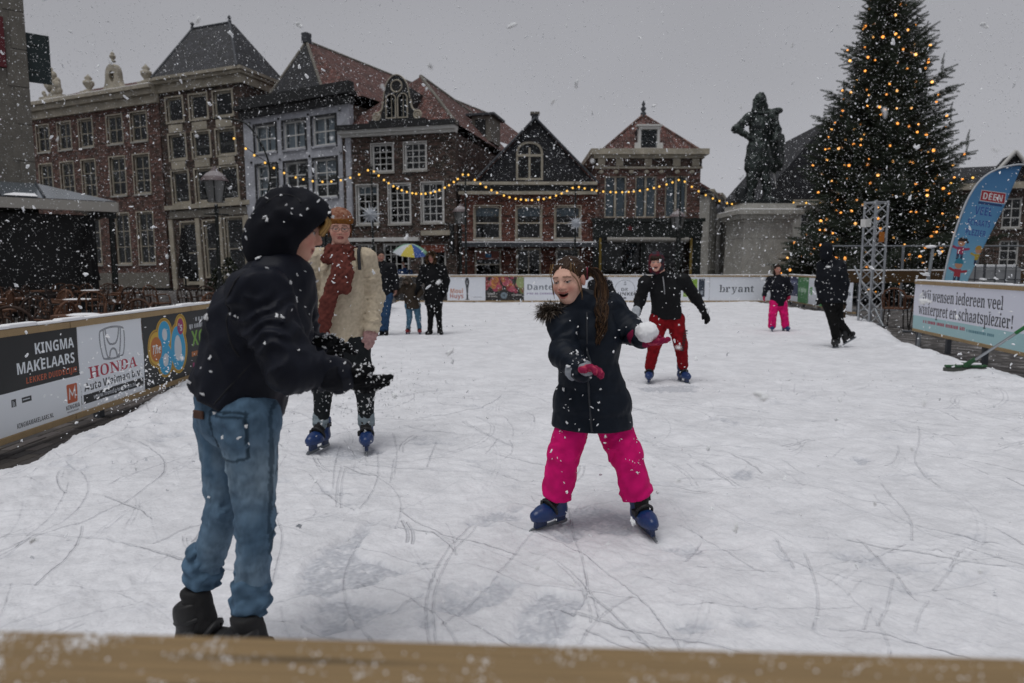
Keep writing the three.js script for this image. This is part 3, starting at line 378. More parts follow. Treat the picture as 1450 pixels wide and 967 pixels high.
{ // house with the red pyramid roof over a black shopfront
  const h = house('corner_house', 'brick house with a red tiled pyramid roof and white dormer above a black shopfront', 3.97, -33, 0, 0);
  const W = 4.96, holes = [[0.42, 1.47, 3.7, 5.66], [1.88, 2.9, 3.7, 5.66], [3.3, 4.35, 3.7, 5.66]];
  mesh('front_wall', wallGeo([[0, 3.6], [W, 3.6], [W, 6.1], [0, 6.1]], holes), M.brickRed, h); sides(h, W, 8, 6.1, M.brickRed);
  for (const r of holes) windowIn(h, r, { cols: 2, rows: 1, f: 0.07, m: M.cream, sill: null, sash: 0.05, curtain: [[0.04, 0.44, 0.02, 0.98], [0.6, 0.96, 0.02, 0.98]], curtainM: M.drape });
  mesh('frieze', [B(-0.04, W + 0.04, 6.1, 6.45, -0.3, 0.06)], M.brickDark, h); mesh('string_course', B(-0.06, W + 0.06, 5.98, 6.08, 0.002, 0.1), M.cream, h);
  mesh('cornice', [B(-0.12, W + 0.12, 6.45, 6.6, -8, 0.2), B(-0.28, W + 0.28, 6.6, 6.86, -8.1, 0.42)], M.cream, h);
  for (const x of [0.25, 1.1, 2.45, 3.8, 4.7]) mesh('bracket', B(x - 0.17, x + 0.17, 6.1, 6.44, 0.062, 0.12), M.cream, h);
  for (const x of [0.25, 0.95, 1.68, 2.4, 3.1, 3.85, 4.55]) mesh('boss', new THREE.SphereGeometry(0.1, 8, 6).scale(1.3, 1, 0.6).translate(x, 5.84, 0.03), M.cream, h);
  const m = 2.62, y = 6.85, rf = mesh('roof', polys([[[0.3, y, 0], [4.9, y, 0], [m, 8.95, -2.3]], [[4.9, y, 0], [4.9, y, -5], [m, 8.95, -2.3]], [[4.9, y, -5], [0.3, y, -5], [m, 8.95, -2.3]], [[0.3, y, -5], [0.3, y, 0], [m, 8.95, -2.3]]]), M.tile, h);
  mesh('ridge', [bar([m, 8.95, -2.3], [4.9, y, 0], 0.07), bar([m, 8.95, -2.3], [0.3, y, 0], 0.07)], M.brickRed, rf);
  mesh('finial', lathe([[0.14, -0.15], [0.14, 0.1], [0.07, 0.15], [0.15, 0.3], [0.05, 0.42], [0.1, 0.5], [0, 0.72]], 10).translate(m, 8.95, -2.3), M.lead, rf);
  const d = new THREE.Group(); d.name = 'dormer'; d.position.set(2.47, 6.87, 0.12); h.add(d);
  mesh('dormer_front', [B(-0.5, -0.38, 0, 1.0, -0.3, 0), B(0.38, 0.5, 0, 1.0, -0.3, 0), B(-0.5, 0.5, 0.92, 1.05, -0.3, 0.02), B(-0.6, 0.6, 1.05, 1.13, -0.3, 0.08), B(-0.66, -0.5, 0, 0.3, -0.2, 0), B(0.5, 0.66, 0, 0.3, -0.2, 0), B(-0.38, 0.38, 0, 0.06, -0.3, 0)], M.frameWhite, d);
  mesh('dormer_body', B(-0.48, 0.48, 0, 1.03, -2, -0.31), M.black, d); mesh('dormer_window', bars(-0.38, 0.38, 0.06, 0.92, 2, 3, 0.015, -0.14, -0.11), M.black, d); mesh('pane', B(-0.38, 0.38, 0.06, 0.92, -0.16, -0.15), M.glass, d);
  chimney(h, 4.75, 7.0, -3.5, 0.5, 0.75, M.stone);
  // shopfront
  const s = new THREE.Group(); s.name = 'shopfront'; h.add(s);
  mesh('shop_fascia', [B(-0.12, W + 0.12, 2.78, 3.5, -0.3, 0.18), B(-0.2, W + 0.2, 3.5, 3.66, -0.3, 0.38)], M.darkGreen, s);
  mesh('shop_posts', [B(-0.1, 0.35, 0, 2.78, -0.3, 0.1), B(4.6, W + 0.1, 0, 2.78, -0.3, 0.1), B(2.3, 2.45, 0, 2.78, -0.3, -0.1), B(0.35, 4.6, 0, 0.5, -0.3, -0.05)], M.darkGreen, s);
  for (const x of [0.24, 4.57]) mesh('gold_column', new THREE.CylinderGeometry(0.06, 0.07, 2.7, 10).translate(x, 1.38, 0.17), M.gold, s);
  mesh('pane', B(0.35, 4.6, 0.5, 2.78, -0.2, -0.19), M.glass, s);
  mesh('rolled_awning', [new THREE.CylinderGeometry(0.12, 0.12, 3.35, 12).rotateZ(Math.PI / 2).translate(2.22, 2.64, 0.34)], std('#8a8883', 0.85), s); mesh('rolled_awning', new THREE.CylinderGeometry(0.12, 0.12, 0.35, 12).rotateZ(Math.PI / 2).translate(4.22, 2.64, 0.34), std('#8a8883', 0.85), s);
  const st = shapeOf([...Array(10)].map((_, i) => { const r = i & 1 ? 0.07 : 0.16, a = Math.PI / 2 + i * Math.PI / 5; return [Math.cos(a) * r, Math.sin(a) * r]; })); mesh('red_star', extrude(st, 0.03).translate(1.63, 3.2, 0.185), std('#7c2b33', 0.6), s);
  const oval = canvasTex(128, 96, (c, w, hh) => { c.fillStyle = '#8d8a1c'; c.fillRect(0, 0, w, hh); c.strokeStyle = '#3b3c10'; c.lineWidth = 5; c.beginPath(); c.ellipse(64, 48, 56, 40, 0, 0, 7); c.stroke(); c.strokeStyle = '#34340f'; c.lineWidth = 6; c.beginPath(); c.moveTo(30, 56); for (let i = 1; i < 10; i++) c.lineTo(30 + i * 7.5, 50 + (i & 1 ? -9 : 8)); c.stroke(); });
  const om = std('#ffffff', 0.6, { map: oval });
  for (const x of [1.1, 3.77]) { const e = new THREE.Shape(); e.absellipse(0, 0, 0.34, 0.24, 0, 6.2832); const g = extrude(e, 0.04); const p = g.attributes.position, u = g.attributes.uv; for (let i = 0; i < p.count; i++) u.setXY(i, 0.5 + p.getX(i) / 0.72, 0.5 + p.getY(i) / 0.52); mesh('oval_sign', g.translate(x, 1.36, -0.16), om, s); }
}
{ // houses down the side street and behind the statue
  const far = (label, x, z, ry, w, d, y, m, roofM, ridge, rows, cols, extra) => {
    const h = house('street_house', label, x, z, ry, 0), holes = [];
    for (let r = 0; r < rows; r++) for (let c = 0; c < cols; c++) { const cx = w * (c + 0.5) / cols, cy = 1.2 + r * (y - 1) / rows; holes.push([cx - 0.45, cx + 0.45, cy, cy + Math.min(1.7, (y - 1) / rows - 0.7)]); }
    mesh('front_wall', wallGeo([[0, 0], [w, 0], [w, y], [0, y]], holes), m, h); sides(h, w, d, y, m);
    for (const q of holes) windowIn(h, q, { cols: 2, rows: 3, f: 0.07, sash: 0.02 });
    mesh('cornice', B(-0.15, w + 0.15, y, y + 0.35, -0.3, 0.3), M.cream, h);
    const e = y + 0.1, mid = w / 2;
    mesh('roof', polys(ridge > 0 ? [[[w + 0.2, e, 0.1], [w + 0.2, e, -d], [mid, e + ridge, -d], [mid, e + ridge, 0.1]], [[-0.2, e, -d], [-0.2, e, 0.1], [mid, e + ridge, 0.1], [mid, e + ridge, -d]], [[-0.2, e, 0.1], [w + 0.2, e, 0.1], [mid, e + ridge, 0.1]], [[w + 0.2, e, -d], [-0.2, e, -d], [mid, e + ridge, -d]]] : [[[-0.2, e, 0.3], [w + 0.2, e, 0.3], [w + 0.2, e - ridge, -d / 2], [-0.2, e - ridge, -d / 2]], [[w + 0.2, e, -d], [-0.2, e, -d], [-0.2, e - ridge, -d / 2], [w + 0.2, e - ridge, -d / 2]], [[w + 0.2, e, 0.3], [w + 0.2, e, -d], [w + 0.2, e - ridge, -d / 2]], [[-0.2, e, -d], [-0.2, e, 0.3], [-0.2, e - ridge, -d / 2]]]), roofM, h);
    extra?.(h); return h;
  };
  far('pale stone house in the side street seen past the statue', 13.1, -46, 1.22, 8, 7, 6.1, M.stone, M.slate, -2, 2, 4, (h) => chimney(h, 7, 7.6, -3.4, 0.7, 1.3));
  far('red roofed house farther down the side street', 17.0, -57, 1.2, 9, 7, 7.0, M.white, M.tile, -2.4, 2, 4, (h) => chimney(h, 8, 8.8, -3.4));
  far('grey house closing the far end of the side street', 13.8, -72, 0.2, 9, 8, 7.0, M.stoneDark, M.slate, 2.5, 2, 3);
  far('grey rendered house with a dark slate gable behind the statue', 15.6, -44, -0.05, 8.4, 12, 5.2, M.stone, M.slateDark, 5.2, 2, 4);
  far('brick house with white trimmed gable behind the feather flag', 24.6, -39, -0.35, 6, 9, 5.6, M.brickDark, M.slateDark, -1.7, 2, 3, (h) => { mesh('gable', extrude(shapeOf([[1.6, 5.7], [4.2, 5.7], [2.9, 7.5]]), 2).translate(0, 0, -1.9), M.slateDark, h); mesh('verge', [bar([1.5, 5.75, 0.2], [2.9, 7.6, 0.2], 0.1), bar([4.3, 5.75, 0.2], [2.9, 7.6, 0.2], 0.1)], M.frameWhite, h); });
  far('dark brick house with a white cornice beyond the big fir', 29.6, -36.5, -0.5, 9, 9, 5.4, M.brickDark, M.slateDark, -2.2, 2, 4);
  far('red brick house with a tiled roof half hidden by the big fir', 19.5, -42, -0.15, 6, 9, 5.6, M.brickRed, M.tile, -2.6, 2, 3);
}
{ // old weigh house: grey stone corner, shutters, glazed canopy
  const h = thing('weigh_house', 'grey stone weigh house corner with painted shutters above a snow dusted glass canopy', 'building', [-14.72, -0.07, -21.5], 0.66);
  mesh('wall', B(-9, 0, 0, 16, -8, 0), M.stoneDark, h);
  for (let i = 0; i < 14; i++) mesh('quoin', RB(-0.5 + (i & 1) * 0.15, 0.03, 0.2 + i * 1.1, 1.28 + i * 1.1, -0.6, 0.03, 0.02), M.stoneDark, h);
  const w = mesh('window', [B(-2.2, -1.1, 6.9, 7.0, 0.002, 0.06), B(-2.2, -1.1, 8.8, 8.9, 0.002, 0.06), B(-2.2, -2.1, 7.0, 8.8, 0.002, 0.06), B(-1.2, -1.1, 7.0, 8.8, 0.002, 0.06)], M.cream, h); mesh('pane', B(-2.1, -1.2, 7.0, 8.8, 0.002, 0.02), M.black, w);
  mesh('red_shutter', RB(-1.08, -0.5, 7.3, 8.75, 0.035, 0.09), std('#5e1c24', 0.7), h);
  mesh('green_shutter', RB(0.02, 0.62, 7.0, 8.45, -0.1, -0.05), std('#1c2a2c', 0.7), h); mesh('hinge', [bar([-0.02, 7.3, -0.08], [0.3, 7.3, -0.04], 0.02), bar([-0.02, 8.1, -0.08], [0.3, 8.1, -0.04], 0.02)], M.iron, h);
  const c = new THREE.Group(); c.name = 'canopy'; h.add(c); const X = 1.75;
  mesh('fascia', [B(-8, X, 2.98, 3.26, 2.9, 3.0), B(X - 0.05, X + 0.05, 2.98, 3.26, -4, 2.898)], std('#aaa7a0', 0.8), c);
  mesh('glass', polys([[[-8, 3.28, 3.0], [X, 3.28, 3.0], [0.05, 3.95, 0.03], [-8, 3.95, 0.03]], [[X, 3.28, 3.0], [X, 3.28, -4], [0.05, 3.95, -4], [0.05, 3.95, 0.03]]]), std('#59626a', 0.2), c);
  for (let i = 0; i < 8; i++) mesh('glazing_bar', bar([-7 + i * 1.0, 3.97, 0.05], [-7 + i * 1.0, 3.31, 3.0], 0.03), M.lead, c);
  for (let i = 0; i < 7; i++) mesh('snow', polys([[[-6.9 + i, 3.32, 2.95], [-6.15 + i, 3.32, 2.95], [-6.2 + i, 3.8 - 0.2 * hash(i, 3), 0.95], [-6.85 + i, 3.72 - 0.2 * hash(i, 4), 1.2]]]), M.snow, c);
  for (const x of [-7, -4.2, -1.4, X - 0.15]) mesh('post', [new THREE.CylinderGeometry(0.07, 0.09, 2.95, 10).translate(x, 1.48, 2.8), B(x - 0.12, x + 0.12, 2.8, 2.96, 2.7, 2.9)], M.iron, c);
  for (const x of [-5, -2.2]) mesh('stay', bar([x, 6.2, 0.03], [x + 1.2, 3.6, 2.2], 0.03), M.iron, c);
  mesh('glazed_screen', B(-8, X - 0.5, 0, 2.9, 2.2, 2.26), M.black, h); mesh('glazed_screen', B(X - 0.56, X - 0.5, 0, 2.9, -4, 2.198), M.black, h);
}
// ---------------------------------------------------------------- rink barriers and their banners
function barrier(label, x0, z0, x1, z1, low, top, posts) {
  const L = Math.hypot(x1 - x0, z1 - z0), b = thing('rink_barrier', label, 'barrier', [x0, 0, z0], Math.atan2(-(z1 - z0), x1 - x0), 'barriers round the rink');
  const n = Math.ceil(L / 2.4);
  for (let i = 0; i < n; i++) { const a = i * L / n + 0.004, e = (i + 1) * L / n - 0.004; mesh('top_rail', RB(a, e, top - 0.055, top, -0.06, 0.035, 0.006), M.wood, b); mesh('bottom_rail', RB(a, e, low, low + 0.05, -0.05, 0.03, 0.006), M.wood, b); }
  const cap = []; for (let x = 0; x < L - 0.02; x += 0.3) { const e = Math.min(L, x + 0.3), t = 0.03 + 0.018 * fbm2(x * 1.7, x0 * 3, 2); cap.push(RB(x, e + 0.01, top + 0.002, top + t, -0.055 + 0.01 * N2(x, 1), 0.03 + 0.008 * N2(x, 2), 0.012)); }
  mesh('snow_cap', cap, M.snow, b);
  for (let i = 0; i <= posts; i++) mesh('post', RB(L * i / posts - 0.04, L * i / posts + 0.04, -0.12, top - 0.06, -0.12, -0.055, 0.006), M.lead, b);
  return b;
}
// printed cloth between the rails, slightly slack
function banner(label, x0, z0, x1, z1, y0, y1, tex, off = 0.012) {
  const L = Math.hypot(x1 - x0, z1 - z0) - 0.012, h = y1 - y0, g = new THREE.BoxGeometry(L, h, 0.004, 16, 8, 1), p = g.attributes.position, s = rr(0, 50);
  for (let i = 0; i < p.count; i++) { const x = p.getX(i), y = p.getY(i), e = 1 - Math.pow(2 * y / h, 2); p.setZ(i, p.getZ(i) + 0.012 * e * fbm2(x * 2 + s, y * 1.5, 2) + 0.004 * N2(x * 6 + s, y)); }
  g.computeVertexNormals(); g.translate(L / 2 + 0.006, y0 + h / 2, off);
  const o = mesh('advertising_banner', g, std('#ffffff', 0.55, { map: tex })); o.position.set(x0, 0, z0); o.rotation.y = Math.atan2(-(z1 - z0), x1 - x0);
  return tag(o, label, 'banner', 'banners round the rink');
}
const txt = (c, s, x, y, size, color, o = {}) => { c.save(); c.translate(x, y); c.rotate(o.rot || 0); c.font = (o.style || 'bold') + ' ' + size + 'px ' + (o.font || 'sans-serif'); c.fillStyle = color; c.textAlign = o.align || 'left'; c.textBaseline = 'middle'; if (o.w) { const m = c.measureText(s).width; c.scale(o.w / m, 1); } if (o.stroke) { c.strokeStyle = o.stroke; c.lineWidth = o.lw || 2; c.strokeText(s, 0, 0); } c.fillText(s, 0, 0); c.restore(); };
const dashes = (c, x, y, w, h, color, seed) => { const r = rng(seed); c.fillStyle = color; for (let p = x; p < x + w;) { const l = h * (0.5 + r() * 0.5); c.fillRect(p, y, l, h); p += l + h * (r() < 0.2 ? 0.8 : 0.22); } };   // lettering too small to read
const rrect = (c, x, y, w, h, r) => { c.beginPath(); c.moveTo(x + r, y); c.arcTo(x + w, y, x + w, y + h, r); c.arcTo(x + w, y + h, x, y + h, r); c.arcTo(x, y + h, x, y, r); c.arcTo(x, y, x + w, y, r); c.closePath(); };
barrier('long wooden rink barrier with black and white banners, snow lying on its rail', -3.8, -3.6, -3.8, -21.2, 0.035, 0.885, 13);
banner('black and white banner with large white capitals and an orange line of print', -3.8, -4.41, -3.8, -5.91, 0.085, 0.83, canvasTex(1024, 512, (c, w, h) => {
  c.fillStyle = '#dfe4e9'; c.fillRect(0, 0, w, h); c.fillStyle = '#1b1d1f'; c.fillRect(0, 0, w, h * 0.565);
  txt(c, 'KINGMA', 992, 88, 84, '#dde3e8', { align: 'right', w: 340 }); txt(c, 'MAKELAARS', 992, 178, 84, '#dde3e8', { align: 'right', w: 490 }); txt(c, 'LEKKER DUIDELIJK!', 1002, 250, 46, '#b4552f', { align: 'right', w: 430 });
  c.fillStyle = '#b4552f'; rrect(c, 898, 330, 92, 112, 10); c.fill(); c.strokeStyle = '#d5d8da'; c.lineWidth = 8; c.beginPath(); c.moveTo(918, 420); c.lineTo(922, 360); c.lineTo(944, 398); c.lineTo(968, 352); c.lineTo(968, 420); c.stroke();
  txt(c, 'KINGMA', 944, 466, 36, '#2a2c2f', { align: 'center', w: 130 }); txt(c, 'MAKELAARS', 944, 492, 14, '#54575b', { align: 'center', w: 110, style: '' }); txt(c, 'KINGMAMAKELAARS.NL', 480, 478, 36, '#26282b', { w: 290 });
  c.fillStyle = '#2a2c2f'; c.fillRect(452, 330, 36, 40); c.fillRect(532, 334, 76, 28); c.fillStyle = '#c3c9cf'; c.fillRect(462, 338, 6, 30); c.fillRect(474, 345, 5, 24); c.fillRect(540, 344, 56, 6);
}));
banner('white car dealer banner with a chrome letter emblem and red serif capitals', -3.8, -5.91, -3.8, -6.95, 0.085, 0.83, canvasTex(1024, 768, (c, w, h) => {
  c.fillStyle = '#dde2e8'; c.fillRect(0, 0, w, h);
  const em = (s, k) => { c.strokeStyle = s; c.lineWidth = k; c.lineJoin = 'round'; c.beginPath(); c.moveTo(330, 72); c.quadraticCurveTo(512, 22, 694, 72); c.quadraticCurveTo(716, 90, 706, 180); c.quadraticCurveTo(690, 300, 660, 340); c.quadraticCurveTo(512, 372, 364, 340); c.quadraticCurveTo(334, 300, 318, 180); c.quadraticCurveTo(308, 90, 330, 72); c.stroke();
    c.beginPath(); c.moveTo(405, 62); c.quadraticCurveTo(420, 170, 470, 210); c.quadraticCurveTo(512, 222, 554, 210); c.quadraticCurveTo(604, 170, 619, 62); c.stroke(); c.beginPath(); c.moveTo(375, 64); c.quadraticCurveTo(395, 240, 430, 336); c.lineTo(460, 338); c.quadraticCurveTo(466, 260, 512, 258); c.quadraticCurveTo(558, 260, 564, 338); c.lineTo(594, 336); c.quadraticCurveTo(629, 240, 649, 64); c.stroke(); };
  em('#4a4d52', 17); em('#aab0b6', 7);
  txt(c, 'HONDA', 512, 442, 150, '#a8203a', { font: 'serif', align: 'center', w: 800 }); txt(c, 'Auto Welman b.v.', 512, 562, 104, '#23262a', { align: 'center', w: 950 });
  c.fillStyle = '#1c1e21'; c.fillRect(22, 628, 980, 84); txt(c, 'www.honda-welman.nl', 512, 670, 60, '#b9bec4', { align: 'center', w: 700 });
}));
banner('black banner with a blue and yellow round eighties party logo', -3.8, -6.95, -3.8, -9.5, 0.085, 0.83, canvasTex(1536, 448, (c, w, h) => {
  c.fillStyle = '#222426'; c.fillRect(0, 0, w, h);
  const blob = (grow, col) => { c.fillStyle = col; for (const [x, y, a, b] of [[265, 130, 75, 82], [265, 290, 82, 95], [440, 240, 92, 145], [160, 210, 75, 95], [490, 100, 52, 62]]) { c.beginPath(); c.ellipse(x, y, a + grow, b + grow * 0.8, 0, 0, 7); c.fill(); } };
  blob(34, '#b9952b'); blob(24, '#8f6a2a'); blob(14, '#c7a13a');
  c.fillStyle = '#2f98c4'; for (const [x, y, a, b] of [[265, 130, 78, 88], [265, 295, 88, 100], [440, 240, 98, 150]]) { c.beginPath(); c.ellipse(x, y, a, b, 0, 0, 7); c.fill(); }
  c.fillStyle = '#c3c9cf'; for (const [x, y, a, b] of [[265, 130, 32, 40], [265, 298, 36, 44], [440, 240, 48, 88]]) { c.beginPath(); c.ellipse(x, y, a, b, 0, 0, 7); c.fill(); }
  c.fillStyle = '#b0672c'; c.beginPath(); c.ellipse(155, 215, 66, 80, 0, 0, 7); c.fill(); txt(c, 'The', 155, 215, 78, '#cfd2d4', { align: 'center', w: 105, style: 'bold italic' });
  c.fillStyle = '#8f2c5e'; c.beginPath(); c.ellipse(490, 96, 44, 56, 0, 0, 7); c.fill(); txt(c, "'s", 490, 100, 76, '#cfd2d4', { align: 'center' });
  dashes(c, 720, 50, 170, 28, '#a9adb1', 3); dashes(c, 620, 96, 330, 30, '#a9adb1', 4); txt(c, 'XO', 640, 200, 150, '#6d9a3f', { style: '', w: 240 }); dashes(c, 630, 290, 280, 36, '#b0672c', 5); dashes(c, 640, 370, 260, 34, '#8f2c5e', 6);
}));
const plainB = canvasTex(512, 256, (c, w, h) => { c.fillStyle = '#dadee4'; c.fillRect(0, 0, w, h); dashes(c, 70, 90, 360, 46, '#3a4a6a', 9); dashes(c, 110, 170, 280, 20, '#7b8087', 10); });
const darkB = canvasTex(512, 256, (c, w, h) => { c.fillStyle = '#26221f'; c.fillRect(0, 0, w, h); dashes(c, 60, 70, 380, 60, '#8d8a86', 19); dashes(c, 90, 160, 330, 26, '#6a5a4a', 20); });
for (const [a, b, t, l] of [[9.5, 12.2, plainB, 'white banner with dark blue lettering, next past the eighties logo'], [12.2, 15, darkB, 'dark brown banner with pale lettering past the woman in cream'], [15, 18, plainB, 'white banner with dark blue lettering on the far stretch of the long barrier'], [18, 21.15, plainB, 'last white banner of the long barrier, behind the man in jeans']]) banner(l, -3.8, -a, -3.8, -b, 0.085, 0.83, t);
barrier('rink barrier across the far end below the houses', -4.3, -25.3, 10.15, -25.3, 0.02, 1.0, 10);
const backB = (l, a, b, w, h, draw) => banner(l, a, -25.3, b, -25.3, 0.07, 0.945, canvasTex(w, h, (c) => { c.fillStyle = '#dadee5'; c.fillRect(0, 0, w, h); draw(c, w, h); }));
backB('dark open-work banner beside the woman in the fur hood', -4.3, -2.4, 512, 240, (c, w, h) => { c.fillStyle = '#2b2a2a'; c.fillRect(0, 0, w, h); dashes(c, 40, 60, 400, 40, '#55504c', 31); dashes(c, 60, 140, 360, 30, '#4d4844', 32); });
backB('white banner with orange words beside a tall black vase', -2.4, -0.98, 512, 320, (c) => { txt(c, 'Mooi', 36, 190, 84, '#b0643a', { style: '', w: 180 }); txt(c, 'Huys', 30, 258, 84, '#a4584a', { style: '', w: 190 }); c.fillStyle = '#24272b'; c.beginPath(); c.ellipse(268, 70, 28, 60, 0, 0, 7); c.fill(); c.beginPath(); c.moveTo(245, 95); c.quadraticCurveTo(262, 180, 258, 300); c.lineTo(280, 300); c.quadraticCurveTo(276, 180, 292, 95); c.fill(); c.fillRect(244, 298, 50, 12); c.fillStyle = '#8b9097'; c.fillRect(262, 40, 8, 60); dashes(c, 330, 268, 130, 8, '#8b9097', 33); });
backB('florist banner crowded with pink and orange blooms on black', -0.98, 0.44, 512, 320, (c, w, h) => { c.fillStyle = '#23231f'; c.fillRect(0, 0, w, h); const r = rng(8); for (let i = 0; i < 46; i++) { const x = r() * w, y = r() * 200 - 10, s = 22 + r() * 46, col = ['#b0405f', '#c26a78', '#b9713a', '#8a3a30', '#6e7f3a', '#c08a3a', '#9c2f4a'][Math.floor(r() * 7)]; for (let k = 5; k > 0; k--) { c.fillStyle = k & 1 ? col : '#7d2f3c'; c.globalAlpha = 0.85; c.beginPath(); c.ellipse(x, y, s * k / 5, s * k / 5 * 0.8, i + k, 0, 7); c.fill(); } } c.globalAlpha = 1; c.fillStyle = '#8f9b6a'; c.beginPath(); c.ellipse(470, 70, 60, 80, 0, 0, 7); c.fill(); c.fillStyle = '#211f1e'; c.beginPath(); c.ellipse(240, 320, 250, 130, 0, 0, 7); c.fill(); c.fillStyle = '#70808a'; c.beginPath(); c.arc(245, 250, 44, 0, 7); c.fill(); txt(c, 'H', 245, 250, 46, '#23231f', { align: 'center' }); dashes(c, 20, 220, 120, 16, '#a9a5a0', 35); dashes(c, 30, 255, 110, 16, '#a9a5a0', 36); dashes(c, 350, 235, 120, 16, '#a9a5a0', 37); });
backB('white banner with spaced thin grey lettering', 0.44, 2.0, 512, 300, (c) => { txt(c, 'Dante', 30, 130, 96, '#6d757d', { style: '', w: 330 }); dashes(c, 32, 200, 350, 22, '#a39bb4', 38); });
backB('plain white banner half hidden behind the girl in pink trousers', 2.0, 3.3, 512, 320, (c) => dashes(c, 60, 150, 380, 24, '#8b9097', 39));
backB('white banner with an anchor in a circle over black capitals', 3.3, 4.9, 512, 300, (c) => { c.strokeStyle = '#767c84'; c.lineWidth = 5; c.beginPath(); c.arc(280, 160, 120, 2.6, 6.9); c.stroke(); c.strokeStyle = '#3a3f46'; c.beginPath(); c.moveTo(280, 55); c.lineTo(280, 105); c.moveTo(262, 90); c.quadraticCurveTo(280, 112, 298, 90); c.moveTo(268, 66); c.lineTo(292, 66); c.stroke(); txt(c, 'DE', 230, 160, 52, '#3a3f46', { w: 90 }); txt(c, 'UNKER', 190, 215, 58, '#2c3036', { w: 240 }); c.fillStyle = '#3a3f46'; c.fillRect(262, 258, 36, 18); c.strokeStyle = '#a8404a'; c.lineWidth = 14; c.beginPath(); c.moveTo(70, 20); c.lineTo(10, 80); c.stroke(); });
backB('white banner with a lime square and a navy strip', 4.9, 7.3, 768, 290, (c) => { c.fillStyle = '#7fa03a'; c.fillRect(460, 24, 165, 220); c.fillStyle = '#2a3340'; c.fillRect(640, 24, 72, 220); c.fillStyle = '#8d949c'; c.fillRect(662, 170, 30, 46); dashes(c, 60, 120, 330, 40, '#6d757d', 41); });
backB('long white banner with wide-spaced grey lowercase letters', 7.3, 10.1, 1024, 330, (c) => { const L = [...'bryant']; L.forEach((s, i) => txt(c, s, 130 + i * 84, 165, 130, '#3d444b', { font: 'serif', style: '' })); });
barrier('short rink barrier with green and white banners below the fir tree', 10.2, -25.2, 9.3, -18.5, 0.05, 1.02, 4);
{
  const P = (t) => [lerp(10.2, 9.3, t), lerp(-25.2, -18.5, t)];
  const seg = (l, a, b, w, draw) => { const p = P(a), q = P(b); banner(l, p[0], p[1], q[0], q[1], 0.1, 0.96, canvasTex(w, 256, (c) => { c.fillStyle = '#dadee5'; c.fillRect(0, 0, w, 256); draw(c); }), 0.045); };
  seg('navy banner at the corner behind the small girl', 0.02, 0.2, 256, (c) => { c.fillStyle = '#2c3358'; c.fillRect(0, 0, 256, 200); dashes(c, 30, 40, 180, 26, '#8a90ac', 43); });
  seg('green and white banner with pale print', 0.2, 0.52, 512, (c) => { c.fillStyle = '#3f7d46'; c.fillRect(0, 0, 300, 256); dashes(c, 20, 110, 250, 36, '#a8c4aa', 44); c.fillStyle = '#4d9a52'; c.fillRect(330, 90, 70, 74); c.fillStyle = '#c0c4cc'; c.fillRect(346, 106, 30, 14); c.fillRect(346, 132, 30, 14); });
  seg('white banner with a green block behind the dark coated skater', 0.52, 0.99, 640, (c) => { c.fillStyle = '#4d9a52'; c.fillRect(60, 150, 110, 106); dashes(c, 30, 90, 200, 30, '#4a5058', 45); dashes(c, 520, 100, 90, 26, '#5a616a', 46); });
}
barrier('rink barrier carrying the long greeting banner, dark gap below it', 7.18, -12.15, 6.2, -6.4, 0.2, 1.09, 5);
banner('white and mint greeting banner with bold black serif print', 7.18, -12.15, 6.35, -7.28, 0.25, 1.035, canvasTex(2048, 400, (c, w, h) => {
  c.fillStyle = '#dcdeea'; c.fillRect(0, 0, w, h); c.fillStyle = '#a3c8cc'; c.fillRect(0, h * 0.7, w, h * 0.3);
  txt(c, 'Wij wensen iedereen veel', 130, 96, 128, '#20242c', { font: 'serif', w: 1090 }); txt(c, 'winterpret en schaatsplezier!', 90, 216, 128, '#20242c', { font: 'serif', w: 1250 });
  dashes(c, 180, 308, 610, 26, '#a3485a', 51); dashes(c, 820, 318, 330, 20, '#4f7f8c', 52);
  c.fillStyle = '#1d4a54'; c.beginPath(); c.moveTo(1480, 60); c.quadraticCurveTo(1600, 78, 1720, 60); c.lineTo(1720, 220); c.quadraticCurveTo(1690, 300, 1600, 330); c.quadraticCurveTo(1510, 300, 1480, 220); c.fill(); txt(c, 'V', 1600, 180, 170, '#c2c4d4', { align: 'center' });
}), 0.02);
{ // the rail in front
  const b = thing('wooden_rail', 'blurred pale wooden rail dusted with snow along the near edge of the rink', 'rail', [0, 0, -0.545], -0.05);
  mesh('plank', RB(-1.3, 1.3, 0.955, 1.0, -0.075, 0.075, 0.006), std('#e2ddd4', 0.75, { map: TX.wood }), b); mesh('face_board', RB(-1.3, 1.3, 0.2, 0.95, -0.05, -0.02, 0.004), M.wood, b);
  for (const x of [-1.2, 0, 1.2]) mesh('post', RB(x - 0.04, x + 0.04, -0.07, 0.95, -0.015, 0.06, 0.006), M.wood, b);
  // powder and crumbs, thicker towards one end
  const r = rng(21), mm = [], m4 = new THREE.Matrix4(); while (mm.length < 14000) { const x = -1.25 + 2.5 * r(), z = -0.073 + 0.146 * r(), d = 0.5 + 0.9 * fbm2(x * 9, z * 12, 4) + 0.75 * smooth(-x, 0.26, 0.6) - 0.42; if (r() > d * d) continue; const s = 0.0005 + 0.0016 * r() * r() * (d > 0.7 ? 1.3 : 0.8); mm.push(m4.clone().makeRotationY(r() * 6).scale(V(s * 1.3, s * 0.7, s)).setPosition(x, 1.0 + s * 0.25, z)); }
  const im = lit(new THREE.InstancedMesh(new THREE.IcosahedronGeometry(1, 0), M.snow, mm.length)); mm.forEach((m, i) => im.setMatrixAt(i, m)); im.name = 'snow_crumb'; im.userData.kind = 'stuff'; b.add(im);
}
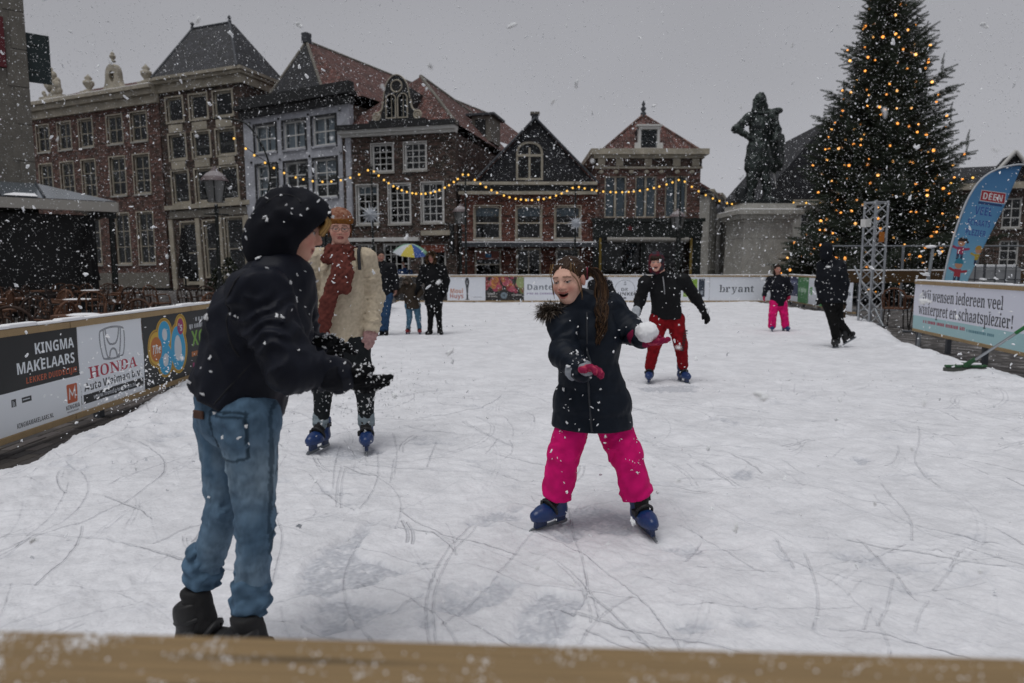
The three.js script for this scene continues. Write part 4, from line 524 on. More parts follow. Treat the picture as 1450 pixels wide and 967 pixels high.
// ---------------------------------------------------------------- statue on its pedestal
{
  const p = thing('pedestal', 'tall pale stone pedestal with a stepped cap and worn inscription', 'pedestal', [10.45, -0.07, -29.3], 0.04); p.scale.set(0.84, 1, 0.84);
  mesh('base', [RB(-1.9, 1.9, 0, 0.5, -1.9, 1.9, 0.04), RB(-1.6, 1.6, 0.5, 0.85, -1.6, 1.6, 0.04)], M.stone, p);
  mesh('shaft', polys([[[-1.28, 0.85, 1.28], [1.28, 0.85, 1.28], [1.2, 3.2, 1.2], [-1.2, 3.2, 1.2]], [[1.28, 0.85, 1.28], [1.28, 0.85, -1.28], [1.2, 3.2, -1.2], [1.2, 3.2, 1.2]], [[1.28, 0.85, -1.28], [-1.28, 0.85, -1.28], [-1.2, 3.2, -1.2], [1.2, 3.2, -1.2]], [[-1.28, 0.85, -1.28], [-1.28, 0.85, 1.28], [-1.2, 3.2, 1.2], [-1.2, 3.2, -1.2]]]), M.stone, p);
  mesh('cap', [B(-1.27, 1.27, 3.2, 3.32, -1.27, 1.27), B(-1.42, 1.42, 3.32, 3.5, -1.42, 1.42), B(-1.6, 1.6, 3.5, 3.68, -1.6, 1.6), B(-1.3, 1.3, 3.68, 3.95, -1.3, 1.3)], M.stone, p);
  mesh('moulding', B(-1.24, 1.24, 2.55, 2.62, -1.24, 1.24), M.stone, p);
  const ins = canvasTex(512, 128, (c, w, h) => { c.fillStyle = '#9a9a98'; c.fillRect(0, 0, w, h); dashes(c, 40, 50, 430, 30, '#7e7d7a', 61); });
  const im = std('#ffffff', 0.95, { map: ins }); for (const [y, w] of [[2.72, 1.7], [1.75, 1.9]]) mesh('inscription', new THREE.BoxGeometry(w, 0.3, 0.02).translate(0, y + 0.1, 1.262 - (y - 0.85) * 0.034), im, p);
  mesh('snow', [RB(-1.55, 1.55, 3.682, 3.72, -1.55, 1.55, 0.015)], M.snow, p);
}
// ---------------------------------------------------------------- the big fir with its lights
{
  const t = thing('fir_tree', 'tall dark Christmas fir hung with hundreds of small orange lights', 'tree', [14.35, -0.07, -26.5], 0), r = rng(91), H = 12.0;
  const lean = (y) => -0.5 * y / H;
  mesh('trunk', tube([[0, 0, 0], [lean(3), 3, 0], [lean(8), 8, 0], [lean(H), H - 0.2, 0]], 0.1, 20, 8), std('#3a2e26', 0.95), t);
  mesh('tree_stand', [B(-0.5, 0.5, 0, 0.35, -0.5, 0.5), bar([-1.2, 0.1, 0], [1.2, 0.1, 0], 0.08), bar([0, 0.1, -1.2], [0, 0.1, 1.2], 0.08)], M.lead, t);
  // a twig: stem and needles
  const tw = []; { const q = rng(4), pos = []; for (let i = 0; i < 64; i++) { const s = i / 64, a = i * 2.4, L = 0.07 * (1.15 - 0.6 * s), x = 0.4 * s, dy = Math.sin(a), dz = Math.cos(a), w = 0.0085; pos.push(x - w, 0, 0, x + w, 0, 0, x + 0.5 * L, dy * L, dz * L * 1.1 + (q() - 0.5) * 0.02); } const g = new THREE.BufferGeometry(); g.setAttribute('position', new THREE.Float32BufferAttribute(pos, 3)); g.computeVertexNormals(); tw.push(g, bar([0, 0, 0], [0.42, 0, 0], 0.008, 0.003, 3)); }
  const twig = merge(tw.map((g) => { const h = g.index ? g.toNonIndexed() : g; h.deleteAttribute('uv'); return h; })), mats = [], cols = [], limb = [], tips = [], m4 = new THREE.Matrix4(), qa = new THREE.Quaternion(), e = new THREE.Euler();
  const put = (p, yaw, pitch, roll, s) => { e.set(roll, yaw, pitch, 'YZX'); qa.setFromEuler(e); mats.push(m4.clone().compose(p, qa, V(s, s, s))); const k = 0.6 + 0.7 * r(); cols.push(new THREE.Color(0.04 * k, 0.055 * k, 0.036 * k)); };
  for (let y = 0.75; y < H - 0.25; y += 0.16 + 0.05 * r()) {
    const f = y / H, n = Math.round(lerp(15, 6, f)), ph = r() * 6.28;
    for (let i = 0; i < n; i++) {
      const a = ph + i / n * 6.2832 + (r() - 0.5) * 0.4, lob = 1 + 0.34 * N2(Math.cos(a) * 1.6 + 4, f * 7 + Math.sin(a)) + 0.22 * (r() - 0.5);
      const L = Math.max(0.25, 3.3 * Math.pow(1 - f, 0.8) * lob), up = lerp(-0.12, 0.75, f * f), drop = 0.1 + 0.14 * (1 - f), steps = Math.max(3, Math.round(L / 0.17)), o = V(lean(y), y, 0), pts = [];
      for (let s = 0; s <= steps; s++) { const q = s / steps, d = q * L; pts.push(V(o.x + Math.cos(a) * d, y + d * up - drop * L * q * (1 - q) * 1.6 + 0.1 * L * q * q, -Math.sin(a) * d)); }
      limb.push(bar(pts[0].toArray(), pts[Math.floor(steps / 2)].toArray(), 0.03, 0.02, 4), bar(pts[Math.floor(steps / 2)].toArray(), pts[steps].toArray(), 0.02, 0.006, 4));
      for (let s = Math.max(1, Math.floor(steps * 0.22)); s <= steps; s++) {
        const q = s / steps, p = pts[s], wide = 0.85 * L * 0.3 * (1 - q * 0.75) * Math.min(1, q * 2.2);
        put(p, a + (r() - 0.5) * 0.3, up * 0.7 + 0.1, r() * 6, 0.9 + 0.3 * r());
        for (const sd of [-1, 1]) { const k = Math.max(1, Math.ceil(wide / 0.27)); for (let j = 0; j < k; j++) { const yaw = a + sd * (0.75 + 0.3 * r()), dd = j * 0.27; put(V(p.x + Math.cos(yaw) * dd, p.y - 0.05 * dd - 0.03 * r(), p.z - Math.sin(yaw) * dd), yaw, -0.12 + 0.25 * (r() - 0.3), r() * 6, 0.75 + 0.4 * r()); } }
        if (q > 0.5 && r() < 0.35) tips.push(V(p.x + (r() - 0.5) * wide * 1.4, p.y + 0.06, p.z + (r() - 0.5) * wide * 1.4));
      }
      if (r() < 0.12 && f > 0.15) for (let k = 0; k < 3; k++) put(pts[steps].clone().add(V(0, k * 0.22, 0)), a, 1.35, r() * 6, 0.9);
    }
  }
  for (let k = 0; k < 6; k++) put(V(lean(H), H - 1.2 + k * 0.22, 0), r() * 6, 1.35, r() * 6, 0.9);
  const im = lit(new THREE.InstancedMesh(twig, std('#ffffff', 0.9, { side: THREE.DoubleSide }), mats.length)); mats.forEach((m, i) => { im.setMatrixAt(i, m); im.setColorAt(i, cols[i]); }); im.name = 'crown'; im.userData.kind = 'stuff'; t.add(im);
  mesh('limbs', limb, std('#33291f', 0.95), t);
  const bg = new THREE.IcosahedronGeometry(0.043, 1), bm = [[1, 0.4, 0.08], [1, 0.5, 0.14], [0.95, 0.34, 0.06]].map((c) => std('#3a2a18', 0.4, { emissive: new THREE.Color(...c), emissiveIntensity: 1.7 }));
  const facing = tips.filter((q) => q.z > -0.6 * Math.abs(q.x) && q.y < 11.4), step = facing.length / 290; console.log('tips', facing.length, 'twigs', mats.length);
  for (let i = 0; i < 290; i++) { const q = facing[Math.floor(i * step)], b = mesh('bulb', bg, bm[i % 3], t), out = V(q.x - lean(q.y), 0, q.z).normalize().multiplyScalar(0.1); b.position.copy(q).add(out); b.scale.setScalar(0.65 + 0.6 * r()); }
}
// ---------------------------------------------------------------- string of lights, lamps, stars
{
  const masts = [[-5.16, 4.93, -25.6], [-1.74, 4.85, -26], [2.42, 4.4, -26.5], [6.43, 4.67, -26.5]];
  for (const [i, [x, y, z]] of masts.entries()) { const m = thing('light_mast', ['slim dark mast holding the light string by the large white star', 'slim dark mast holding the light string before the low red house', 'slim dark mast holding the light string by the small white star', 'slim dark mast holding the light string before the pyramid roofed house'][i], 'mast', [x, -0.07, z]); mesh('pole', new THREE.CylinderGeometry(0.03, 0.05, y + 0.12, 8).translate(0, (y + 0.12) / 2, 0), M.iron, m); mesh('hook', new THREE.TorusGeometry(0.06, 0.015, 6, 12).translate(0, y + 0.1, 0.05), M.iron, m); mesh('foot', new THREE.CylinderGeometry(0.12, 0.18, 0.1, 10).translate(0, 0.05, 0), M.iron, m); }
  const s = thing('light_string', 'sagging cable of round yellow bulbs strung across the square', 'lights', [0, 0, 0]);
  const sup = [[-9.72, 5.9, -24.2], ...masts.map(([x, y, z]) => [x, y + 0.02, z + 0.06]), [11.4, 4.32, -31.2], [15.6, 4.4, -23.2], [22, 5, -19]], sag = [0.95, 0.85, 0.75, 0.35, 0.5, 0.4, 0.4], n = [15, 20, 19, 17, 13, 14, 16], bg = new THREE.SphereGeometry(0.038, 10, 8), bm = std('#4a3a18', 0.4, { emissive: new THREE.Color(1, 0.55, 0.1), emissiveIntensity: 1.1 }), cab = [];
  for (let i = 0; i < sup.length - 1; i++) {
    const at = (q) => V(...sup[i]).lerp(V(...sup[i + 1]), q).add(V(0, -sag[i] * 4 * q * (1 - q), 0)), pts = []; for (let k = 0; k <= 12; k++) pts.push(at(k / 12).toArray()); cab.push(tube(pts, 0.012, 24, 4));
    for (let k = 0; k < n[i]; k++) { const q = (k + 0.5 + 0.3 * (hash(k, i) - 0.5)) / n[i], b = mesh('bulb', bg, bm, s); b.position.copy(at(q)).add(V(0, -0.06, 0)); }
  }
  mesh('cable', cab, M.rubber, s);
  const lantern = (label, x, z, h, sc) => {
    const l = thing('street_lamp', label, 'street lamp', [x, -0.07, z], 0.3, 'old street lamps of the square');
    mesh('post', lathe([[0.2, 0], [0.2, 0.25], [0.12, 0.35], [0.1, 0.9], [0.06, 1.0], [0.055, h - 1.1], [0.09, h - 1.05], [0.05, h - 0.98], [0.05, h - 0.85]], 12), M.iron, l);
    mesh('ladder_bar', bar([-0.35, h - 1.15, 0], [0.35, h - 1.15, 0], 0.02), M.iron, l);
    const head = new THREE.Group(); head.name = 'lantern'; head.position.y = h - 0.85; head.scale.setScalar(sc); l.add(head);
    mesh('glass', new THREE.CylinderGeometry(0.29, 0.19, 0.5, 6, 1).translate(0, 0.3, 0), new THREE.MeshPhysicalMaterial({ color: srgb('#aeb0b0'), roughness: 0.35, transmission: 0.6, thickness: 0 }), head);
    mesh('frame', [...Array(6)].map((_, i) => { const a = i * Math.PI / 3; return bar([Math.sin(a) * 0.195, 0.05, Math.cos(a) * 0.195], [Math.sin(a) * 0.295, 0.55, Math.cos(a) * 0.295], 0.014, 0.014, 4); }), M.iron, head);
    mesh('roof', lathe([[0.36, 0.55], [0.34, 0.6], [0.22, 0.72], [0.1, 0.78], [0.08, 0.86], [0, 0.92]], 6), std('#5d5254', 0.6), head); mesh('snow', lathe([[0.33, 0.606], [0.21, 0.735], [0.09, 0.8], [0, 0.82]], 6), std('#8f8a8c', 0.9), head);
  };
  lantern('old iron street lamp before the narrow house with the slate roof', -9.09, -21.3, 4.15, 1.25); lantern('old iron street lamp between the bell dormer house and the low house', -2.16, -29, 3.95, 1); lantern('old iron street lamp before the black shopfront', 6.95, -29, 3.75, 1);
  const star = (label, x, y, z, R) => {   // eight long points over a ring of short ones, folded like paper
    const g = [], o = thing('star_ornament', label, 'ornament', [x, y, z], 0, 'white star ornaments'), seg = 16;
    const P = []; for (let i = 0; i < seg * 2; i++) { const a = i / (seg * 2) * 6.2832 + 0.1, rad = i & 1 ? R * 0.36 : (i / 2) & 1 ? R * 0.62 : R; P.push([Math.cos(a) * rad, Math.sin(a) * rad, 0]); }
    for (let i = 0; i < P.length; i++) { const a = P[i], b = P[(i + 1) % P.length]; g.push([a, b, [0, 0, R * 0.28]], [b, a, [0, 0, -R * 0.28]]); }
    mesh('star', polys(g), std('#b9bec4', 0.6), o); mesh('clamp', bar([0, 0, -0.05], [0, 0, -0.3 * R - 0.25], 0.02), M.iron, o);
  };
  star('large white many pointed star above the woman in cream', -5.16, 3.2, -25.22, 0.52); star('smaller white many pointed star before the low red house', 2.42, 2.95, -26.1, 0.4);
  const a = thing('arched_pole', 'black arched pole carrying the start of the light string before the pale house', 'pole', [-8.94, -0.07, -24.2]);
  mesh('pole', [tube([[-0.3, 0, 0], [-0.25, 1.5, 0], [0, 3.05, 0], [0.38, 3.75, 0], [0.53, 4.82, 0], [0.22, 5.7, 0], [-0.24, 6.3, 0], [-0.88, 6.46, 0], [-1.31, 6.48, 0]], 0.035, 50, 6)], M.iron, a); mesh('foot', new THREE.CylinderGeometry(0.2, 0.26, 0.12, 12).translate(-0.3, 0.06, 0), M.iron, a);
}
// ---------------------------------------------------------------- truss, flag, poles, tank, squeegee, fences on the fir's side
{
  const t = thing('truss_tower', 'aluminium lattice truss tower standing in the snow below the fir', 'truss', [8.46, -0.05, -16.1], 0.25), c = [[-0.17, -0.17], [0.17, -0.17], [0.17, 0.17], [-0.17, 0.17]], H = 2.9;
  for (const [x, z] of c) mesh('chord', bar([x, 0, z], [x, H, z], 0.026, 0.026, 8), M.alu, t);
  for (let s = 0; s < 4; s++) { const a = c[s], b = c[(s + 1) % 4]; for (let k = 0; k < 11; k++) { const y = 0.05 + k * 0.255; mesh('brace', bar(k & 1 ? [a[0], y, a[1]] : [b[0], y, b[1]], k & 1 ? [b[0], y + 0.255, b[1]] : [a[0], y + 0.255, a[1]], 0.011, 0.011, 5), M.alu, t); if (s < 2 || k % 2) mesh('brace', bar(k & 1 ? [b[0], y, b[1]] : [a[0], y, a[1]], k & 1 ? [a[0], y + 0.255, a[1]] : [b[0], y + 0.255, b[1]], 0.0105, 0.0105, 5), M.alu, t); } mesh('end_bar', [bar([a[0], 0.04, a[1]], [b[0], 0.04, b[1]], 0.02), bar([a[0], H - 0.04, a[1]], [b[0], H - 0.04, b[1]], 0.02)], M.alu, t); }
  mesh('orange_tag', B(-0.06, 0.06, 1.95, 2.18, 0.2, 0.24), std('#a8641a', 0.7), t); mesh('base_plate', B(-0.26, 0.26, -0.02, 0.02, -0.26, 0.26), M.alu, t); mesh('lamp_box', B(-0.36, -0.2, 2.3, 2.48, -0.05, 0.1), M.frameWhite, t);
  // feather flag
  const f = thing('feather_flag', 'leaning blue feather flag with a red name plate and cartoon children', 'flag', [8.53, 0, -13.5], -0.12);
  const k = 0.0142, U = (u, v) => [(u - 1338) * 0.0122, 1.17 + (390 - v) * k], left = [[1328, 450], [1337, 395], [1345, 350], [1355, 312], [1367, 282], [1384, 259], [1408, 246], [1441, 241]].map(([u, v]) => U(u, v)), right = [[1416, 300], [1395, 345], [1374, 395], [1358, 450]].map(([u, v]) => U(u, v));
  const sh = new THREE.Shape(); sh.moveTo(...left[0]); sh.splineThru(left.slice(1).map((q) => new THREE.Vector2(...q))); right.forEach((q) => sh.lineTo(...q));
  const g = new THREE.ExtrudeGeometry(sh, { depth: 0.006, bevelEnabled: false, curveSegments: 24 }), p = g.attributes.position, uv = g.attributes.uv, x0 = -0.2, x1 = 1.32, y0 = 0.3, y1 = 3.35;
  for (let i = 0; i < p.count; i++) { const x = p.getX(i), y = p.getY(i); uv.setXY(i, (x - x0) / (x1 - x0), (y - y0) / (y1 - y0)); p.setZ(i, p.getZ(i) + 0.03 * Math.sin(x * 4 + y * 2)); }
  const ft = canvasTex(856, 1536, (c, w, h) => {
    const T = (u, v) => { const q = U(u, v); return [(q[0] - x0) / (x1 - x0) * w, h - (q[1] - y0) / (y1 - y0) * h]; };
    const gr = c.createLinearGradient(0, 0, 0, h); gr.addColorStop(0, '#3d6f9e'); gr.addColorStop(0.45, '#5c94bd'); gr.addColorStop(0.7, '#7fb0c4'); gr.addColorStop(1, '#6d9fc6'); c.fillStyle = gr; c.fillRect(0, 0, w, h);
    const at = (u, v, rot, fn) => { const q = T(u, v); c.save(); c.translate(...q); c.rotate(rot); fn(); c.restore(); };
    at(1401, 284, 0.13, () => { c.fillStyle = '#9c2430'; c.fillRect(-128, -52, 256, 100); c.strokeStyle = '#c6c9cc'; c.lineWidth = 6; c.strokeRect(-128, -52, 256, 100); txt(c, 'DEEN', 0, 0, 88, '#d2d4d6', { align: 'center', w: 220 }); c.fillStyle = '#28406f'; c.fillRect(-140, 58, 250, 22); });
    const blue = '#2f4f94'; at(1389, 303, 0.13, () => txt(c, 'VEEL', 0, 0, 110, blue, { align: 'center', w: 190, stroke: '#86aecb' })); at(1383, 319, 0.13, () => txt(c, 'SCHAATS', 0, 0, 84, blue, { align: 'center', w: 250, stroke: '#86aecb' })); at(1379, 332, 0.13, () => txt(c, 'PLEZIER', 0, 0, 84, blue, { align: 'center', w: 220, stroke: '#86aecb' }));
    const kid = (u, v, s, hair, coat, hat) => at(u, v, 0.1, () => { c.scale(s, s); c.strokeStyle = coat; c.lineWidth = 26; c.lineCap = 'round'; c.beginPath(); c.moveTo(-95, 48); c.quadraticCurveTo(0, 90, 95, 62); c.stroke(); c.fillStyle = coat; c.fillRect(-38, 48, 76, 80); c.fillStyle = '#2e3a56'; c.fillRect(-38, 126, 32, 60); c.fillRect(8, 126, 32, 60); c.fillStyle = '#b98a6e'; c.beginPath(); c.arc(0, 0, 44, 0, 7); c.fill(); c.fillStyle = hair; c.beginPath(); c.arc(0, -10, 46, Math.PI, 0); c.fill(); if (hat) { c.fillStyle = hat; c.beginPath(); c.arc(0, -16, 48, Math.PI, 0); c.fill(); c.fillRect(-50, -22, 100, 14); } else { c.fillStyle = hair; c.beginPath(); c.arc(46, -30, 20, 0, 7); c.fill(); c.beginPath(); c.arc(70, -8, 14, 0, 7); c.fill(); } });
    kid(1359, 345, 0.9, '#2a1f1c', '#9c3a5c', null); kid(1386, 356, 0.75, '#b08a3a', '#b09a3a', '#b08a3a'); kid(1357, 375, 0.95, '#5a4030', '#a03440', '#2f7f96');
  });
  mesh('cloth', g, std('#ffffff', 0.75, { map: ft, side: THREE.DoubleSide }), f);
  mesh('pole', tube([[-0.2, 0, -0.02], ...left.map(([x, y]) => [x - 0.012, y, 0]), [left[7][0] + 0.02, left[7][1] - 0.01, 0]], 0.02, 40, 6), std('#b4bac0', 0.5), f); mesh('foot', [bar([-0.6, 0.03, -0.3], [0.2, 0.03, 0.3], 0.025), bar([-0.6, 0.03, 0.3], [0.2, 0.03, -0.3], 0.024)], M.lead, f);
  // scaffold poles
  const pole = (label, a, b, r) => { const o = thing('steel_pole', label, 'pole', a); const d = V(b[0] - a[0], b[1] - a[1], b[2] - a[2]); mesh('tube', bar([0, 0, 0], d.toArray(), r, r, 10), M.steel, o); mesh('end_cap', bar(d.clone().multiplyScalar(0.985).toArray(), d.clone().multiplyScalar(1.004).toArray(), r * 1.25, r * 1.25, 10), M.rubber, o); if (r > 0.025) mesh('snow', new THREE.IcosahedronGeometry(0.06, 1).scale(1.6, 0.5, 1).translate(d.x - 0.04, d.y + 0.01, d.z), M.snow, o); };
  pole('upright grey steel pole leaning at the end of the greeting banner', [7.16, -0.05, -11.95], [7.4, 1.68, -12.1], 0.028); pole('slanting grey steel brace at the foot of the lattice tower', [8.55, -0.03, -15.65], [8.32, 1.36, -16.7], 0.024);
  // squeegee leaning on the barrier
  const b = thing('snow_squeegee', 'green and grey snow scraper resting on the ice, its handle on the barrier', 'scraper', [5.78, 0.0, -8.62]);
  mesh('blade', [RB(-0.27, 0.27, 0.02, 0.07, -0.02, 0.02, 0.008)], std('#4a4d48', 0.7), b); mesh('frame', [RB(-0.25, -0.05, 0.072, 0.1, -0.03, 0.03, 0.008), RB(0.07, 0.27, 0.072, 0.1, -0.03, 0.03, 0.008), RB(-0.04, 0.06, 0.072, 0.13, -0.035, 0.035, 0.01)], std('#23512e', 0.6), b); mesh('socket', bar([0.01, 0.1, 0], [0.06, 0.19, 0.1], 0.03, 0.026), std('#23512e', 0.6), b);
  mesh('handle', bar([0.05, 0.17, 0.09], [0.42, 0.95, 0.95], 0.016, 0.016, 10), M.alu, b); mesh('grip', bar([0.22, 0.56, 0.53], [0.43, 0.97, 0.97], 0.021, 0.021, 10), std('#1f6b33', 0.5), b); mesh('snow', RB(-0.12, 0.2, 0.1, 0.125, -0.02, 0.025, 0.01), M.snow, b);
  // plank fence, wire fence, tank, café tables outside
  const w = thing('plank_fence', 'weathered wooden beam fence behind the greeting banner', 'fence', [8.4, -0.07, -17.3]); for (let i = 0; i < 4; i++) mesh('plank', RB(i * 2.6 + 0.01, i * 2.6 + 2.58, 1.0, 1.3, -0.04, 0.02, 0.008), std('#7a6a4e', 0.85, { map: TX.wood }), w); for (let i = 0; i < 6; i++) mesh('post', RB(i * 2.05, i * 2.05 + 0.1, 0, 1.25, -0.16, -0.05, 0.008), std('#5c4f3c', 0.85, { map: TX.wood }), w); mesh('snow', RB(0.02, 10.4, 1.302, 1.33, -0.03, 0.015, 0.01), M.snow, w);
  const wf = thing('wire_fence', 'tall thin wire mesh fence in front of the fir', 'fence', [9.3, -0.07, -20.2]); for (let i = 0; i < 4; i++) { const x = i * 2.2; mesh('frame', [bar([x, 0.1, 0], [x, 2, 0], 0.02), bar([x + 2.16, 0.1, 0], [x + 2.16, 2, 0], 0.02), bar([x, 2, 0], [x + 2.16, 2, 0], 0.022), bar([x, 0.12, 0], [x + 2.16, 0.12, 0], 0.02)], M.steel, wf); const l = []; for (let q = 1; q < 20; q++) l.push(bar([x + q * 0.108, 0.12, 0], [x + q * 0.108, 2, 0], 0.002, 0.002, 3)); mesh('wire_mesh', l, M.steel, wf); }
  const k2 = thing('liquid_tank', 'white plastic tank in a steel cage behind the flag', 'tank', [11.3, -0.07, -16.3], 0.1); mesh('bottle', RB(-0.48, 0.48, 0.18, 1.42, -0.48, 0.48, 0.09), std('#9a9da0', 0.45), k2); const cg = []; for (let i = 0; i < 5; i++) { const y = 0.3 + i * 0.27; cg.push(bar([-0.51, y, 0.51], [0.51, y, 0.51], 0.012), bar([-0.51, y, -0.51], [-0.51, y, 0.51], 0.012), bar([0.51, y, -0.51], [0.51, y, 0.51], 0.012)); } for (let i = 0; i < 5; i++) { const x = -0.51 + i * 0.255; cg.push(bar([x, 0.15, 0.53], [x, 1.45, 0.53], 0.013), bar([-0.53, 0.15, x], [-0.53, 1.45, x], 0.013)); } mesh('cage', cg, M.lead, k2); mesh('pallet', B(-0.55, 0.55, 0, 0.15, -0.55, 0.55), M.lead, k2); mesh('snow', RB(-0.4, 0.4, 1.42, 1.45, -0.4, 0.4, 0.012), M.snow, k2);
}
{ // café furniture, closed parasols and shrubs on the terrace
  const brown = ['#4a3326', '#3a2a22', '#5a3c2a', '#2c2624'].map((c) => std(c, 0.85)), cane = std('#1b1715', 0.8);
  const chair = (m) => {
    const c = new THREE.Group(); mesh('seat', RB(-0.22, 0.22, 0.43, 0.47, -0.22, 0.22, 0.015), m, c);
    const bk = []; for (let i = 0; i < 5; i++) bk.push(bar([-0.2 + i * 0.1, 0.47, -0.2], [-0.2 + i * 0.1, 0.88, -0.27], 0.012, 0.012, 4)); bk.push(tube([[-0.23, 0.46, -0.2], [-0.22, 0.8, -0.26], [0, 0.92, -0.29], [0.22, 0.8, -0.26], [0.23, 0.46, -0.2]], 0.02, 16, 5)); mesh('backrest', bk, m, c);
    for (const [x, z] of [[-0.19, -0.19], [0.19, -0.19], [-0.19, 0.19], [0.19, 0.19]]) mesh('leg', bar([x * 1.15, 0, z * 1.15], [x, 0.43, z], 0.016, 0.016, 5), cane, c);
    for (const s of [-1, 1]) mesh('armrest', tube([[s * 0.23, 0.66, -0.22], [s * 0.25, 0.66, 0.1], [s * 0.21, 0.44, 0.19]], 0.017, 8, 5), m, c); return c;
  };
  const protos = brown.map(chair), table = (snowy) => { const t = new THREE.Group(); mesh('tabletop', new THREE.CylinderGeometry(0.38, 0.38, 0.035, 18).translate(0, 0.74, 0), brown[2], t); mesh('column', new THREE.CylinderGeometry(0.035, 0.045, 0.7, 8).translate(0, 0.37, 0), M.iron, t); mesh('foot', [bar([-0.28, 0.02, 0], [0.28, 0.02, 0], 0.025), bar([0, 0.02, -0.28], [0, 0.02, 0.28], 0.025)], M.iron, t); if (snowy) mesh('snow', lathe([[0, 0.775], [0.22, 0.77], [0.3, 0.758]], 9).scale(0.9, 1, 0.7), M.snow, t); return t; }, tp = table(true), tq = table(false);
  const r = rng(44), place = (src, name, label, cat, group, x, z, y = -0.07) => { const o = src.clone(); o.name = numbered(name); scene.add(o); o.position.set(x, y, z); o.rotation.y = r() * 6.28; tag(o, label, cat, group); };
  for (let i = 0; i < 15; i++) {
    const u = (i % 5) / 5, x = lerp(-5.6, -15, u) + rr(-0.7, 0.7) - Math.floor(i / 5) * 0.8, z = -10 - Math.floor(i / 5) * 3.6 + rr(-0.6, 0.6) - u * 3;
    place(i % 3 ? tq : tp, 'cafe_table', i % 3 ? 'small bare round café table on the terrace behind the long barrier' : 'small round café table capped with snow on the terrace behind the long barrier', 'table', 'café tables on the terrace', x, z);
    for (let k = 0; k < 4; k++) { const a = k * 1.57 + r(); place(protos[Math.floor(r() * 4)], 'cafe_chair', 'brown rattan café chair on the terrace behind the long barrier', 'chair', 'café chairs on the terrace', x + Math.cos(a) * 0.72, z + Math.sin(a) * 0.72); }
  }
  for (const [x, z] of [[9.2, -15.2], [10.2, -14.6]]) { place(tp, 'cafe_table', 'small round café table under snow between the truss and the greeting banner', 'table', 'café tables by the truss', x, z); for (let k = 0; k < 3; k++) place(protos[k], 'cafe_chair', 'brown rattan café chair between the truss and the greeting banner', 'chair', 'café chairs by the truss', x + Math.cos(k * 2.1) * 0.65, z + Math.sin(k * 2.1) * 0.65); }
  const par = (label, x, z) => { const o = thing('closed_parasol', label, 'parasol', [x, -0.07, z]); mesh('pole', new THREE.CylinderGeometry(0.03, 0.03, 2.7, 8).translate(0, 1.35, 0), M.iron, o); const g = new THREE.CylinderGeometry(0.05, 0.2, 1.7, 24, 10), p = g.attributes.position; for (let i = 0; i < p.count; i++) { const a = Math.atan2(p.getZ(i), p.getX(i)), k = 1 + 0.28 * Math.cos(a * 8) + 0.1 * N2(a, p.getY(i) * 3); p.setX(i, p.getX(i) * k); p.setZ(i, p.getZ(i) * k); } g.computeVertexNormals(); mesh('cloth', g.translate(0, 1.85, 0), std('#141416', 0.9), o); mesh('base', new THREE.CylinderGeometry(0.3, 0.35, 0.12, 12).translate(0, 0.06, 0), M.lead, o); };
  par('closed black parasol on the terrace before the long red brick house', -12.3, -20); par('closed black parasol before the doors of the narrow house', -11.2, -23.5);
  const shrub = (label, x, z, h) => { const o = thing('potted_shrub', label, 'plant', [x, -0.07, z]); mesh('pot', lathe([[0, 0], [0.22, 0], [0.28, 0.4], [0.25, 0.42], [0.24, 0.36], [0, 0.36]], 14), M.lead, o); const l = [], q = rng(Math.round(x * 31)); for (let i = 0; i < 500; i++) { const a = q() * 6.28, t = q(), rad = h * 0.32 * Math.sqrt(q()) * Math.sin(Math.PI * (0.15 + 0.8 * t)); l.push(new THREE.PlaneGeometry(0.06, 0.1).rotateX(q() * 3).rotateY(q() * 6).translate(Math.cos(a) * rad, 0.4 + t * h, Math.sin(a) * rad)); } mesh('foliage', l, std('#2b3222', 0.9, { side: THREE.DoubleSide }), o); };
  shrub('leafy potted shrub at the foot of the narrow house', -10.1, -24.5, 1.3); shrub('small potted shrub beside the old street lamp', -9.6, -22.3, 0.9);
}
// ---------------------------------------------------------------- people: joints, tapered bones joined by a smooth minimum
const va = (a, b, t = 1) => [a[0] + b[0] * t, a[1] + b[1] * t, a[2] + b[2] * t], vm = (a, b, t = 0.5) => [lerp(a[0], b[0], t), lerp(a[1], b[1], t), lerp(a[2], b[2], t)];
const vs = (a, b) => [a[0] - b[0], a[1] - b[1], a[2] - b[2]], vd = (a, b) => a[0] * b[0] + a[1] * b[1] + a[2] * b[2], vl = (a) => Math.hypot(...a), vn = (a) => { const l = vl(a) || 1; return [a[0] / l, a[1] / l, a[2] / l]; }, vx = (a, b) => [a[1] * b[2] - a[2] * b[1], a[2] * b[0] - a[0] * b[2], a[0] * b[1] - a[1] * b[0]];
